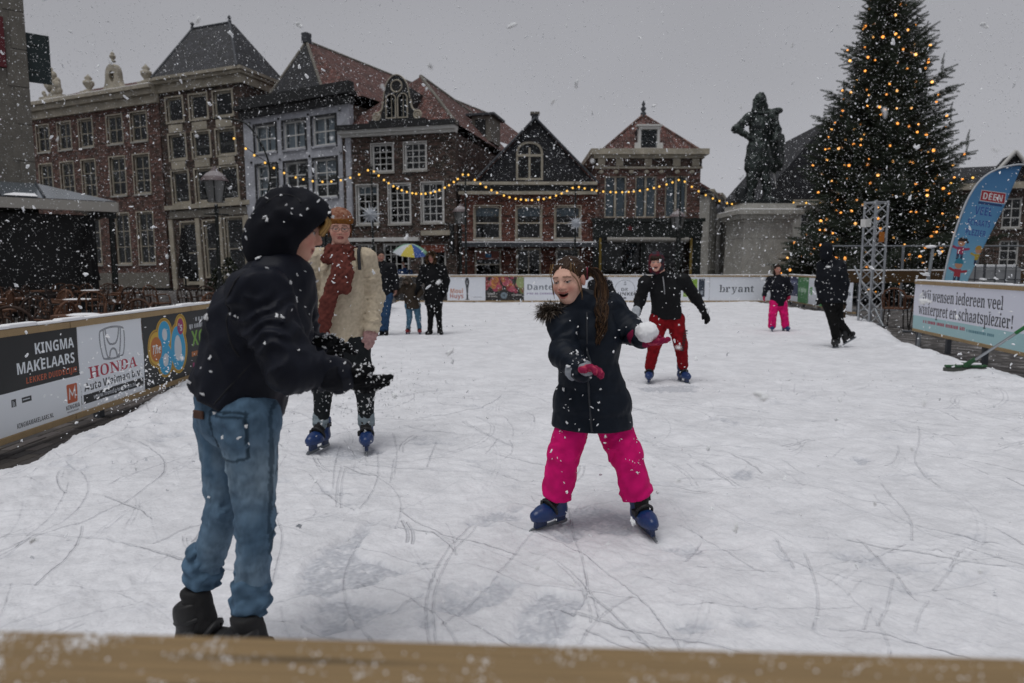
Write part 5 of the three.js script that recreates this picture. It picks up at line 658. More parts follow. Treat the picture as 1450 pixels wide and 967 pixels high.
// a bone: from a to b, radii ra and rb, flattened k-fold along n, wr = [folds, depth]
const bone = (a, b, ra, rb = ra, n = null, k = 1, wr = null) => ({ a, b, ra, rb, n, k, wr, d: vs(b, a), q: Math.max(1e-9, vd(vs(b, a), vs(b, a))) });
function boneDist(o, x, y, z) {
  let px = x - o.a[0], py = y - o.a[1], pz = z - o.a[2]; const h = clamp((px * o.d[0] + py * o.d[1] + pz * o.d[2]) / o.q, 0, 1);
  px -= o.d[0] * h; py -= o.d[1] * h; pz -= o.d[2] * h;
  if (o.n) { const c = (px * o.n[0] + py * o.n[1] + pz * o.n[2]) * (o.k - 1); px += o.n[0] * c; py += o.n[1] * c; pz += o.n[2] * c; }
  let r = o.ra + (o.rb - o.ra) * h; const l = Math.sqrt(px * px + py * py + pz * pz);
  if (o.wr && Math.abs(l - r) < 0.05) { const s = Math.sin(h * o.wr[0] + 2.6 * N3(x * 7, y * 5, z * 7)); const e = o.wr[2] ? 0.25 + 1.3 * Math.exp(-Math.pow((h - 1) / 0.22, 2)) + (o.wr[2] > 1 ? 1.1 * Math.exp(-Math.pow(h / 0.2, 2)) : 0) : 1; r += e * o.wr[1] * (1 - Math.abs(s) * 1.6) * (0.6 + 0.6 * N3(x * 5 + 3, y * 5, z * 5)); }
  return l - r;
}
const ell = (x, y, z, c, r) => { const a = (x - c[0]) / r[0], b = (y - c[1]) / r[1], d = (z - c[2]) / r[2], k0 = Math.sqrt(a * a + b * b + d * d), k1 = Math.sqrt((a / r[0]) ** 2 + (b / r[1]) ** 2 + (d / r[2]) ** 2); return k1 < 1e-6 ? -Math.min(...r) : k0 * (k0 - 1) / k1; };
const smin = (a, b, k) => { const h = Math.max(k - Math.abs(a - b), 0) / k; return Math.min(a, b) - h * h * k * 0.25; }, smax = (a, b, k) => -smin(-a, -b, k);
function field(bones, k, disp, cuts) {
  return (x, y, z) => {
    let d = 9; for (const o of bones) d = smin(d, boneDist(o, x, y, z), k);
    if (disp && Math.abs(d) < 0.06) d += disp(x, y, z); if (cuts) for (const c of cuts) d = smax(d, c(x, y, z), 0.012); return d;
  };
}
function boundsOf(bones, pad = 0.05) { const lo = [9, 9, 9], hi = [-9, -9, -9]; for (const o of bones) for (const [p, r] of [[o.a, o.ra], [o.b, o.rb]]) for (let i = 0; i < 3; i++) { lo[i] = Math.min(lo[i], p[i] - r - pad); hi[i] = Math.max(hi[i], p[i] + r + pad); } return [lo, hi]; }
// surface nets over a distance field, block by block
function nets(f, [lo, hi], c, color) {
  const n = [0, 1, 2].map((i) => Math.ceil((hi[i] - lo[i]) / c) + 2), [nx, ny, nz] = n, val = new Float32Array(nx * ny * nz).fill(1), S = 4, reach = c * S * 0.9 + 0.03;
  for (let K = 0; K < nz; K += S) for (let J = 0; J < ny; J += S) for (let I = 0; I < nx; I += S) {
    const d = f(lo[0] + (I + 1.5) * c, lo[1] + (J + 1.5) * c, lo[2] + (K + 1.5) * c), fine = Math.abs(d) < reach * 1.6;
    for (let k = K; k < Math.min(nz, K + S); k++) for (let j = J; j < Math.min(ny, J + S); j++) for (let i = I; i < Math.min(nx, I + S); i++) val[(k * ny + j) * nx + i] = fine ? f(lo[0] + i * c, lo[1] + j * c, lo[2] + k * c) : d;
  }
  const vid = new Int32Array(nx * ny * nz).fill(-1), pos = [], at = (i, j, k) => (k * ny + j) * nx + i, E = [[0, 1], [2, 3], [4, 5], [6, 7], [0, 2], [1, 3], [4, 6], [5, 7], [0, 4], [1, 5], [2, 6], [3, 7]], v8 = new Float32Array(8);
  for (let k = 0; k < nz - 1; k++) for (let j = 0; j < ny - 1; j++) for (let i = 0; i < nx - 1; i++) {
    let m = 0; for (let q = 0; q < 8; q++) { v8[q] = val[at(i + (q & 1), j + ((q >> 1) & 1), k + (q >> 2))]; if (v8[q] < 0) m |= 1 << q; }
    if (!m || m === 255) continue; let x = 0, y = 0, z = 0, w = 0;
    for (const [a, b] of E) { if ((v8[a] < 0) === (v8[b] < 0)) continue; const t = v8[a] / (v8[a] - v8[b]); x += (a & 1) + t * ((b & 1) - (a & 1)); y += ((a >> 1) & 1) + t * (((b >> 1) & 1) - ((a >> 1) & 1)); z += (a >> 2) + t * ((b >> 2) - (a >> 2)); w++; }
    vid[at(i, j, k)] = pos.length / 3; pos.push(lo[0] + (i + x / w) * c, lo[1] + (j + y / w) * c, lo[2] + (k + z / w) * c);
  }
  const id = [], quad = (a, b, d, e, flip) => { if (a < 0 || b < 0 || d < 0 || e < 0) return; if (flip) id.push(a, e, d, a, d, b); else id.push(a, b, d, a, d, e); };
  for (let k = 1; k < nz - 1; k++) for (let j = 1; j < ny - 1; j++) for (let i = 1; i < nx - 1; i++) {
    const s = val[at(i, j, k)] < 0;
    if (s !== val[at(i + 1, j, k)] < 0) quad(vid[at(i, j - 1, k - 1)], vid[at(i, j, k - 1)], vid[at(i, j, k)], vid[at(i, j - 1, k)], !s);
    if (s !== val[at(i, j + 1, k)] < 0) quad(vid[at(i - 1, j, k - 1)], vid[at(i - 1, j, k)], vid[at(i, j, k)], vid[at(i, j, k - 1)], !s);
    if (s !== val[at(i, j, k + 1)] < 0) quad(vid[at(i - 1, j - 1, k)], vid[at(i, j - 1, k)], vid[at(i, j, k)], vid[at(i - 1, j, k)], !s);
  }
  const g = new THREE.BufferGeometry(); g.setAttribute('position', new THREE.Float32BufferAttribute(pos, 3)); g.setIndex(id); g.computeVertexNormals();
  if (color) { const col = new Float32Array(pos.length); for (let i = 0; i < pos.length; i += 3) { const c3 = color(pos[i], pos[i + 1], pos[i + 2]); col[i] = c3[0]; col[i + 1] = c3[1]; col[i + 2] = c3[2]; } g.setAttribute('color', new THREE.BufferAttribute(col, 3)); }
  return g;
}
const lin = (hex) => srgb(hex).toArray(), cloth = (rough = 0.9, more = {}) => new THREE.MeshPhysicalMaterial({ color: 0xffffff, vertexColors: true, roughness: rough, specularIntensity: 0.3, ...more });
const mix3 = (a, b, t) => [lerp(a[0], b[0], t), lerp(a[1], b[1], t), lerp(a[2], b[2], t)];
const creases = (amp, fx = 7, fy = 5) => (x, y, z) => { const a = N3(x * fx, y * fy, z * fx), b = N3(x * fx * 2.1 + 5, y * fy * 2.4, z * fx * 2.1), e = N3(x * 3 + 1, y * 3, z * 3); return amp * (Math.abs(a) * 1.2 + 0.5 * Math.abs(b) - 0.6) * (0.7 + 0.5 * e); };
const tinted = (base, amount = 0.12, f = 14) => { const b = lin(base); return (x, y, z) => { const k = 1 + amount * fbm3(x * f, y * f, z * f, 2) * 2; return [b[0] * k, b[1] * k, b[2] * k]; }; };
// a frame for the head: origin, right, up, forward, size (1 = a head 23 cm high)
function headFrame(o, fwd, up, s) { const f = vn(fwd), r = vn(vx(up, f)), u = vx(f, r); return { o, r, u, f, s, to: (x, y, z) => { const d = [(x - o[0]) / s, (y - o[1]) / s, (z - o[2]) / s]; return [vd(d, r), vd(d, u), vd(d, f)]; }, from: (x, y, z) => va(va(va(o, r, x * s), u, y * s), f, z * s) }; }
const mouthOf = { open: [0.026, 0.0085], closed: [0, 0] };
function headDist(x, y, z, m) {   // canonical head: y up, z forward
  const ax = Math.abs(x);
  let d = smin(ell(x, y, z, [0, 0.03, -0.015], [0.075, 0.086, 0.096]), ell(x, y, z, [0, -0.028, 0.022], [0.06, 0.08, 0.068]), 0.03);
  d = smin(d, ell(x, y, z, [0, -0.085, 0.052], [0.03, 0.026, 0.032]), 0.035); d = smin(d, ell(ax, y, z, [0.038, -0.03, 0.052], [0.026, 0.026, 0.024]), 0.03);
  d = smin(d, ell(x, y, z, [0, 0.027, 0.072], [0.052, 0.013, 0.016]), 0.025);
  d = smax(d, -ell(ax, y, z, [0.031, 0.006, 0.1], [0.02, 0.013, 0.02]), 0.016);
  d = smin(d, ell(ax, y, z, [0.031, 0.006, 0.0735], [0.0155, 0.012, 0.0135]), 0.004);
  d = smin(d, boneDist(noseB, x, y, z), 0.012); d = smin(d, ell(ax, y, z, [0.0115, -0.027, 0.093], [0.008, 0.007, 0.01]), 0.008);
  const ys = y; if (m[0]) y -= 11 * x * x;
  d = smin(d, ell(x, y, z, [0, -0.052, 0.083], [0.024 + m[0] * 0.3, 0.006, 0.011]), 0.007); d = smin(d, ell(x, y, z, [0, -0.0625 - m[1], 0.081], [0.021, 0.0065, 0.011]), 0.007);
  if (m[0]) { d = smax(d, -ell(x, y, z, [0, -0.058 - m[1] * 0.5, 0.095], [m[0], m[1], 0.03]), 0.004); d = Math.min(d, ell(x, y, z, [0, -0.0525, 0.0805], [0.019, 0.0055, 0.009])); }
  return smin(d, ell(ax, ys, z, [0.077, -0.004, -0.004], [0.009, 0.029, 0.018]), 0.008);
}
const noseB = bone([0, 0.014, 0.082], [0, -0.022, 0.1], 0.008, 0.0125);
function headColor(o) {
  const skin = lin(o.skin || '#c79a88'), lip = lin(o.lip || '#9c5450'), hair = lin(o.brow || '#4a3526'), red = lin('#b5695e'), white = lin('#b9b4b0'), iris = lin(o.iris || '#2e2a28'), m = o.mouth;
  return (x, y, z) => {
    const ax = Math.abs(x), n = 1 + 0.05 * fbm3(x * 60, y * 60, z * 60, 2); let c = skin.map((v) => v * n);
    if (z > 0) { c = mix3(c, red, 0.6 * Math.exp(-((ax - 0.04) ** 2 + (y + 0.032) ** 2) / 0.0005)); c = mix3(c, red, 0.4 * Math.exp(-(x * x + (y + 0.02) ** 2) / 0.0002) * (z > 0.09 ? 1 : 0)); }
    if (ax > 0.07) c = mix3(c, red, 0.5);
    if (z > 0.05) {
      const e = Math.hypot((ax - 0.031) / 0.0135, (y - 0.006) / 0.0085);
      if (e < 1 && z > 0.072) { const open = (y - 0.006) / 0.0085 < (o.lids ?? 0.6); if (open) { const pr = Math.hypot(ax - 0.031, y - 0.005); c = pr < 0.0062 ? iris : white; } else c = skin.map((v) => v * 0.93); }
      if (e > 0.72 && e < 1.3 && y > 0.006 + 0.0085 * ((o.lids ?? 0.6) - 0.35) && y < 0.006 + 0.0085 * ((o.lids ?? 0.6) + 0.5)) c = mix3(c, lin('#2a1d18'), 0.75);
      const by = 0.03 - 0.2 * Math.max(0, ax - 0.034); if (ax > 0.012 && ax < 0.052 && Math.abs(y - by) < 0.0042) c = mix3(c, hair, 0.7);
      if (m[0]) y -= 11 * x * x;
      const lipY = y > -0.057 ? Math.hypot(x / (0.026 + m[0] * 0.2), (y + 0.052) / 0.0065) : Math.hypot(x / 0.024, (y + 0.0625 + m[1]) / 0.0072); if (lipY < 1 && z > 0.07) c = mix3(c, lip, 0.8);
      if (m[0]) { const t = Math.hypot(x / (m[0] + 0.001), (y + 0.058 + m[1] * 0.5) / (m[1] + 0.001)); if (t < 1 && z < 0.086) c = y > -0.0585 && ax < 0.0185 && z > 0.07 ? lin('#d6d0c8') : lin('#3a1416'); } else if (ax < 0.021 && Math.abs(y + 0.0575) < 0.0016 && z > 0.07) c = lin('#5a2a2a');
      if (Math.hypot(ax - 0.0055, y + 0.031) < 0.0032 && z > 0.088) c = mix3(c, lin('#4a2420'), 0.7);
    }
    return c;
  };
}
// glove or hand: palm, four fingers of their own lengths, a thumb from the side of the palm
function handBones(w, dir, palm, thumb, o = {}) {
  const { s = 1, curl = 0.3, spread = 0.12, fat = 1 } = o, d = vn(dir), n = vn(va(palm, d, -vd(palm, d))), t = vn(thumb ? vx(d, n).map((v) => v * thumb) : vx(d, n)), at = (a, b, c = 0) => va(va(va(w, d, a * s), t, b * s), n, c * s), l = [];
  l.push(bone(at(0, 0), at(0.03, 0), 0.027 * s * fat, 0.03 * s * fat, n, 1.3), bone(at(0.03, 0.014), at(0.08, 0.024), 0.02 * s * fat, 0.018 * s * fat, n, 1.15), bone(at(0.03, -0.012), at(0.078, -0.024), 0.02 * s * fat, 0.017 * s * fat, n, 1.15));
  [[0.031, 0.07], [0.0105, 0.078], [-0.0105, 0.072], [-0.031, 0.057]].forEach(([off, L], i) => {
    let p = at(0.074, off); const lens = [0.44, 0.32, 0.26], c = curl * (1 + 0.14 * (i - 1.5)); const rad = 0.0115 * fat * s * (i === 3 ? 0.88 : 1);
    for (let k = 0; k < 3; k++) { const a = c * (k + 0.5), q = va(va(va(p, d, Math.cos(a) * L * lens[k] * s), n, Math.sin(a) * L * lens[k] * s), t, spread * off / 0.031 * L * lens[k] * s); l.push(bone(p, q, rad * (1 - 0.06 * k), rad * (0.94 - 0.06 * k))); p = q; }
  });
  const a = at(0.022, 0.024), b = va(va(va(a, d, 0.026 * s), t, 0.03 * s), n, 0.012 * s), c = va(va(va(b, d, 0.028 * s), t, 0.01 * s), n, 0.01 * s); l.push(bone(a, b, 0.0155 * s * fat, 0.0135 * s * fat), bone(b, c, 0.0135 * s * fat, 0.0105 * s * fat)); return l;
}
// a rental skate: shell, liner, straps, blade; foot points to +z
const skateParts = (() => {
  const boot = [bone([0, 0.1, -0.045], [0, 0.1, 0.08], 0.042, 0.045), bone([0, 0.1, 0.06], [0, 0.098, 0.135], 0.046, 0.037), bone([0, 0.1, -0.04], [0, 0.22, -0.035], 0.046, 0.05), bone([0, 0.21, -0.035], [0, 0.25, -0.028], 0.05, 0.052)];
  const cut = [(x, y) => 0.066 - y, (x, y, z) => y - 0.262 - z * 0.3];
  const shell = nets(field(boot, 0.04, (x, y, z) => 0.002 * Math.abs(N3(x * 20, y * 20, z * 20)), cut), boundsOf(boot), 0.0075);
  const liner = nets(field([bone([0, 0.16, 0.0], [0, 0.285, -0.02], 0.038, 0.046), bone([0, 0.15, 0.035], [0, 0.25, 0.005], 0.03, 0.03)], 0.03, creases(0.004, 20, 20), [(x, y) => y - 0.295]), [[-0.1, 0.1, -0.12], [0.1, 0.33, 0.12]], 0.0085);
  const hoop = (y, z, rx, rz, tilt) => { const g = new THREE.TorusGeometry(1, 0.16, 5, 20); g.scale(rx, rz, 0.07); g.rotateX(Math.PI / 2 + tilt); return g.translate(0, y, z); };
  const straps = merge([hoop(0.19, -0.03, 0.052, 0.058, -0.25), hoop(0.128, 0.03, 0.05, 0.06, -1.0), B(0.04, 0.062, 0.175, 0.205, -0.05, 0.0), B(-0.062, -0.04, 0.12, 0.15, 0.0, 0.05)]);
  const bl = new THREE.Shape(); bl.moveTo(-0.125, 0.004); bl.quadraticCurveTo(-0.13, 0.02, -0.11, 0.03); bl.lineTo(0.15, 0.03); bl.quadraticCurveTo(0.185, 0.028, 0.18, 0.012); bl.quadraticCurveTo(0.17, 0.001, 0.14, 0); bl.lineTo(-0.11, 0);
  const blade = extrude(bl, 0.005).translate(0, 0, -0.0025).rotateY(-Math.PI / 2);
  const hold = merge([RB(-0.012, 0.012, 0.022, 0.075, -0.1, -0.03, 0.006), RB(-0.012, 0.012, 0.022, 0.075, 0.05, 0.14, 0.006), RB(-0.024, 0.024, 0.062, 0.074, -0.09, 0.15, 0.004)]);
  return { shell, liner, straps, blade, hold };
})();
const SK = { blue: std('#183364', 0.35), black: std('#121214', 0.55), liner: std('#141416', 0.8), strap: std('#191a1c', 0.6), red: std('#7c2328', 0.45), hold: std('#1c2f56', 0.4) };
function skate(parent, ankle, toe, o = {}) {
  const g = new THREE.Group(); g.name = 'skate'; const s = o.s || 1, yaw = Math.atan2(toe[0], toe[2]); g.position.set(ankle[0], o.y ?? 0.004, ankle[2]); g.rotation.order = 'YXZ'; g.rotation.set(o.pitch || 0, yaw, o.roll || 0); g.scale.setScalar(s); parent.add(g);
  mesh('boot', skateParts.shell, o.m || SK.blue, g); mesh('liner', skateParts.liner, SK.liner, g); mesh('strap', skateParts.straps, SK.strap, g); mesh('blade_holder', skateParts.hold, o.hm || SK.hold, g); mesh('blade', skateParts.blade, M.steel, g);
}
// flakes that have settled on cloth
const flakeGeo = (() => { const l = [], r = rng(15); for (let i = 0; i < 5; i++) { const s = 0.3 + 0.45 * r(); l.push(new THREE.IcosahedronGeometry(s, 0).scale(1 + r(), 0.6 + 0.5 * r(), 0.6 + r() * 0.6).rotateX(r() * 6).rotateY(r() * 6).translate((r() - 0.5) * 0.9, (r() - 0.5) * 0.9, (r() - 0.5) * 0.9)); } const g = merge(l); g.deleteAttribute('uv'); return g; })();
const flakeM = std(new THREE.Color(0.86, 0.88, 0.9), 0.9);
function flecks(parent, geos, n, size, seed, test) {
  const r = rng(seed), mats = [], m = new THREE.Matrix4(), q = new THREE.Quaternion(), e = new THREE.Euler();
  for (const g of geos) { const p = g.attributes.position, no = g.attributes.normal, need = Math.round(n / geos.length); for (let tries = 0, got = 0; got < need && tries < need * 12; tries++) { const i = Math.floor(r() * p.count), ny = no.getY(i), x = p.getX(i), y = p.getY(i), z = p.getZ(i); if (r() > 0.45 + 0.5 * ny || (test && !test(x, y, z))) continue; got++; const s = size * (0.35 + 0.9 * r() * r()); e.set(r() * 6, r() * 6, r() * 6); mats.push(m.clone().compose(V(x + no.getX(i) * s * 0.3, y + ny * s * 0.3, z + no.getZ(i) * s * 0.3), q.setFromEuler(e).clone(), V(s, s * 0.7, s))); } }
  const im = lit(new THREE.InstancedMesh(flakeGeo, flakeM, mats.length)); mats.forEach((a, i) => im.setMatrixAt(i, a)); im.name = 'snow_fleck'; im.userData.kind = 'stuff'; parent.add(im);
}
const PEOPLE = {teen:{at:[-0.906,-2.15],J:{pelvis:[0.024,0.928,0.0],chest:[0.109,1.162,0.0],neck:[0.173,1.333,-0.02],head:[0.213,1.48,-0.03],shR:[0.165,1.273,0.14],shL:[0.147,1.297,-0.2],elR:[0.26,1.068,0.2],elL:[0.155,1.051,-0.25],wrR:[0.391,1.036,0.14],wrL:[0.235,1.087,-0.16],hdR:[0.481,0.994,0.1],hdL:[0.356,1.111,-0.12],hpR:[0.092,0.891,0.08],hpL:[-0.055,0.853,-0.09],knR:[0.108,0.575,0.1],knL:[-0.053,0.55,-0.05],anR:[0.083,0.282,0.1],anL:[-0.141,0.288,-0.06]}},girl:{at:[0.404,-3.42],J:{pelvis:[0.003,0.659,0.0],chest:[-0.026,0.988,0.03],neck:[-0.063,1.165,0.03],head:[-0.125,1.288,0.08],shR:[-0.152,1.089,0.1],shL:[0.101,1.141,-0.06],elR:[-0.155,0.936,0.2],elL:[0.179,1.047,-0.02],wrR:[-0.093,0.884,0.33],wrL:[0.232,1.008,0.08],hdR:[-0.029,0.902,0.38],hdL:[0.294,0.988,0.12],hpR:[-0.071,0.628,-0.01],hpL:[0.08,0.628,-0.01],knR:[-0.138,0.409,0.03],knL:[0.172,0.415,0.05],anR:[-0.176,0.177,-0.02],anL:[0.244,0.194,0.03]}},woman:{at:[-1.248,-4.95],J:{pelvis:[0.021,0.796,0.0],chest:[0.034,1.289,0.0],neck:[0.019,1.481,0.0],head:[0.02,1.62,0.03],shR:[-0.135,1.4,0.02],shL:[0.195,1.411,0.0],elR:[-0.205,1.134,-0.05],elL:[0.245,1.134,-0.05],wrR:[-0.155,0.887,0.08],wrL:[0.24,0.925,0.05],hdR:[-0.076,0.79,0.12],hdL:[0.197,0.785,0.08],hpR:[-0.063,0.749,0.0],hpL:[0.112,0.749,0.0],knR:[-0.131,0.467,0.03],knL:[0.174,0.467,0.03],anR:[-0.164,0.165,0.0],anL:[0.171,0.175,0.0]}},boy:{at:[1.802,-7.85],J:{pelvis:[-0.019,0.777,0.0],chest:[-0.056,1.072,0.06],neck:[-0.118,1.265,0.1],head:[-0.189,1.399,0.16],shR:[-0.287,1.169,0.08],shL:[0.155,1.184,0.04],elR:[-0.342,0.975,0.05],elL:[0.305,1.004,-0.02],wrR:[-0.397,0.828,0.15],wrL:[0.414,0.828,0.02],hdR:[-0.417,0.743,0.18],hdL:[0.463,0.706,0.03],hpR:[-0.107,0.72,0.0],hpL:[0.08,0.72,0.0],knR:[-0.163,0.456,0.06],knL:[0.138,0.456,0.06],anR:[-0.201,0.168,0.0],anL:[0.185,0.185,0.0]}},small:{at:[5.488,-14.0],J:{pelvis:[-0.027,0.655,0.0],chest:[-0.055,0.958,0.0],neck:[-0.062,1.131,0.0],head:[-0.077,1.288,0.02],shR:[-0.218,1.073,0.0],shL:[0.114,1.073,0.0],elR:[-0.276,0.9,-0.02],elL:[0.216,0.9,-0.02],wrR:[-0.339,0.758,0.05],wrL:[0.165,0.772,0.05],hdR:[-0.354,0.672,0.06],hdL:[0.165,0.686,0.06],hpR:[-0.096,0.582,0.0],hpL:[0.049,0.582,0.0],knR:[-0.142,0.367,0.03],knL:[0.089,0.381,0.03],anR:[-0.135,0.131,0.0],anL:[0.14,0.146,0.0]}},man:{at:[5.359,-11.2],J:{pelvis:[-0.111,0.83,0.0],chest:[-0.132,1.222,0.0],neck:[-0.191,1.474,0.0],head:[-0.244,1.611,0.0],shR:[-0.01,1.36,0.02],shL:[-0.277,1.36,-0.05],elR:[0.059,1.086,0.05],elL:[-0.309,1.06,-0.05],wrR:[0.081,0.855,0.03],wrL:[-0.298,0.854,0.0],hdR:[0.081,0.739,0.02],hdL:[-0.323,0.716,0.02],hpR:[-0.038,0.761,0.0],hpL:[-0.166,0.761,0.0],knR:[0.024,0.434,-0.02],knL:[-0.082,0.438,0.03],anR:[0.25,0.215,-0.1],anL:[-0.006,0.143,0.0]}},farman:{at:[-2.515,-13.28],J:{pelvis:[0.017,0.842,0.0],chest:[-0.003,1.197,0.0],neck:[-0.012,1.401,0.0],head:[-0.019,1.55,0.02],shR:[-0.205,1.333,0.0],shL:[0.191,1.333,0.0],elR:[-0.258,1.087,-0.03],elL:[0.25,1.101,-0.03],wrR:[-0.229,0.883,0.0],wrL:[0.269,0.911,0.02],hdR:[-0.217,0.801,0.0],hdL:[0.255,0.816,0.03],hpR:[-0.067,0.76,0.0],hpL:[0.098,0.76,0.0],knR:[-0.068,0.432,0.03],knL:[0.069,0.432,0.03],anR:[-0.039,0.125,0.0],anL:[0.034,0.121,-0.05]}},child:{at:[-1.969,-13.42],J:{pelvis:[0.01,0.614,0.0],chest:[-0.028,0.864,0.0],neck:[-0.051,0.975,0.02],head:[-0.06,1.072,0.04],shR:[-0.151,0.933,0.0],shL:[0.126,0.933,0.0],elR:[-0.214,0.866,0.05],elL:[0.186,0.838,0.05],wrR:[-0.258,0.814,0.12],wrL:[0.139,0.745,0.12],hdR:[-0.286,0.786,0.12],hdL:[0.087,0.718,0.14],hpR:[-0.061,0.559,0.0],hpL:[0.092,0.559,0.0],knR:[-0.047,0.351,0.02],knL:[0.12,0.351,0.02],anR:[-0.082,0.14,0.0],anL:[0.142,0.14,0.0]}},fur:{at:[-1.55,-13.42],J:{pelvis:[0.01,0.781,0.0],chest:[0.001,1.168,0.0],neck:[0.003,1.374,0.0],head:[-0.005,1.524,0.03],shR:[-0.163,1.305,0.0],shL:[0.182,1.305,0.0],elR:[-0.245,1.086,0.03],elL:[0.263,1.071,0.0],wrR:[-0.28,0.923,0.1],wrL:[0.249,0.865,0.03],hdR:[-0.319,0.855,0.12],hdL:[0.237,0.783,0.05],hpR:[-0.074,0.725,0.0],hpL:[0.106,0.725,0.0],knR:[-0.048,0.407,0.02],knL:[0.105,0.407,0.02],anR:[-0.069,0.098,0.0],anL:[0.123,0.095,-0.03]}},umb:{at:[-4.171,-26.5],J:{pelvis:[0.012,0.544,0.0],chest:[0.02,1.007,0.0],neck:[0.025,1.252,0.0],head:[-0.023,1.441,0.02],shR:[-0.168,1.143,0.0],shL:[0.241,1.143,0.0],elR:[-0.219,0.899,0.05],elL:[0.334,0.954,0.1],wrR:[-0.032,0.875,0.2],wrL:[0.273,1.118,0.22],hdR:[0.053,0.902,0.22],hdL:[0.25,1.172,0.24],hpR:[-0.072,0.435,0.0],hpL:[0.12,0.435,0.0],knR:[-0.079,0.025,0.0],knL:[0.113,0.025,0.0],anR:[-0.085,-0.304,0.0],anL:[0.107,-0.304,0.0]}},back:{at:[1.613,-12.6],J:{pelvis:[0.017,0.66,0.0],chest:[0.026,0.946,0.0],neck:[-0.041,1.102,0.0],head:[-0.097,1.231,0.02],shR:[0.168,1.024,0.0],shL:[-0.144,1.024,0.0],elR:[0.252,0.854,-0.02],elL:[-0.191,0.841,-0.02],wrR:[0.221,0.688,0.03],wrL:[-0.195,0.688,0.03],hdR:[0.221,0.61,0.04],hdL:[-0.195,0.61,0.04],hpR:[0.083,0.608,0.0],hpL:[-0.047,0.608,0.0],knR:[0.1,0.372,0.0],knL:[-0.057,0.372,0.0],anR:[0.116,0.136,0.0],anL:[-0.067,0.136,0.0]}}};
// the body inside the clothes, one continuous skin with its face
function body(parent, J, hf, o, cell = 0.02, headCell = 0.0045) {
  const s = o.s, k = 0.62 * s, hc = hf.from(0, -0.06, -0.02);
  const bones = [bone(J.pelvis, J.chest, 0.15 * k, 0.17 * k), bone(J.chest, J.neck, 0.15 * k, 0.07 * s), bone(J.neck, hc, 0.05 * s, 0.052 * s), bone(J.shR, J.shL, 0.07 * k), ...['R', 'L'].flatMap((q) => [bone(J['sh' + q], J['el' + q], 0.065 * k, 0.05 * k), bone(J['el' + q], J['wr' + q], 0.05 * k, 0.04 * k), bone(J['hp' + q], J['kn' + q], 0.1 * k, 0.075 * k), bone(J['kn' + q], J['an' + q], 0.075 * k, 0.05 * k), bone(J.pelvis, J['hp' + q], 0.13 * k, 0.12 * k)])];
  const m = mouthOf[o.mouthShape || 'closed'], hd = headColor({ ...o.face, mouth: m }), skin = lin(o.face?.skin || '#c79a88');
  const f1 = field(bones, 0.04), g1 = nets(f1, boundsOf(bones, 0.03), cell, () => skin);
  const f2 = (x, y, z) => { const q = hf.to(x, y, z); return smin(headDist(q[0], q[1], q[2], m) * hf.s, boneDist(bones[2], x, y, z), 0.025); }, R = 0.15 * hf.s;
  const g2 = nets(f2, [va(hf.o, [-R, -R * 1.05, -R]), va(hf.o, [R, R, R])], headCell, (x, y, z) => { const q = hf.to(x, y, z); return hd(q[0], q[1], q[2]); });
  const g = mergeGeometries([g1, g2]); return mesh('body', g, cloth(0.55, { sheen: 0.2, sheenColor: new THREE.Color(0.4, 0.3, 0.25) }), parent);
}
function below(p, dir) { const n = vn(dir); return (x, y, z) => (x - p[0]) * n[0] + (y - p[1]) * n[1] + (z - p[2]) * n[2]; }
function person(key, label, group) { const d = PEOPLE[key], t = thing('person', label, 'person', [d.at[0], 0, d.at[1]], 0, group); return [t, d.J]; }
// short tufts of fur along a curve
function fur(parent, name, pts, n, len, rad, hexes, seed) {
  const c = new THREE.CatmullRomCurve3(pts.map((p) => V(...p))), r = rng(seed), pos = [], col = [], cs = hexes.map(lin);
  for (let i = 0; i < n; i++) { const t = r(), p = c.getPoint(t), d = V(r() - 0.5, r() - 0.5, r() - 0.5).normalize(), a = p.clone().addScaledVector(d, rad * r()), L = len * (0.5 + 0.8 * r()), b = a.clone().addScaledVector(d, L).add(V((r() - 0.5) * L * 0.5, -0.2 * L, (r() - 0.5) * L * 0.5)), s = V(d.z, r() - 0.5, -d.x).normalize().multiplyScalar(len * 0.1), k = cs[Math.floor(r() * cs.length)]; pos.push(a.x - s.x, a.y - s.y, a.z - s.z, a.x + s.x, a.y + s.y, a.z + s.z, b.x, b.y, b.z); for (let q = 0; q < 3; q++) col.push(...k); }
  const g = new THREE.BufferGeometry(); g.setAttribute('position', new THREE.Float32BufferAttribute(pos, 3)); g.computeVertexNormals(); g.setAttribute('color', new THREE.Float32BufferAttribute(col, 3)); return mesh(name, g, cloth(0.9, { side: THREE.DoubleSide }), parent);
}
function strands(parent, name, paths, r0, hexes, seed) {   // hair as many fine tapering locks
  const r = rng(seed), cs = hexes.map(lin), gs = paths.map((p) => { const g = new THREE.TubeGeometry(new THREE.CatmullRomCurve3(p.map((q) => V(...q))), 12, r0 * (0.6 + 0.8 * r()), 4, false), k = cs[Math.floor(r() * cs.length)], n = g.attributes.position.count, c = new Float32Array(n * 3); for (let i = 0; i < n; i++) c.set(k, i * 3); g.setAttribute('color', new THREE.BufferAttribute(c, 3)); g.deleteAttribute('uv'); return g; });
  return mesh(name, mergeGeometries(gs), cloth(0.5), parent);
}
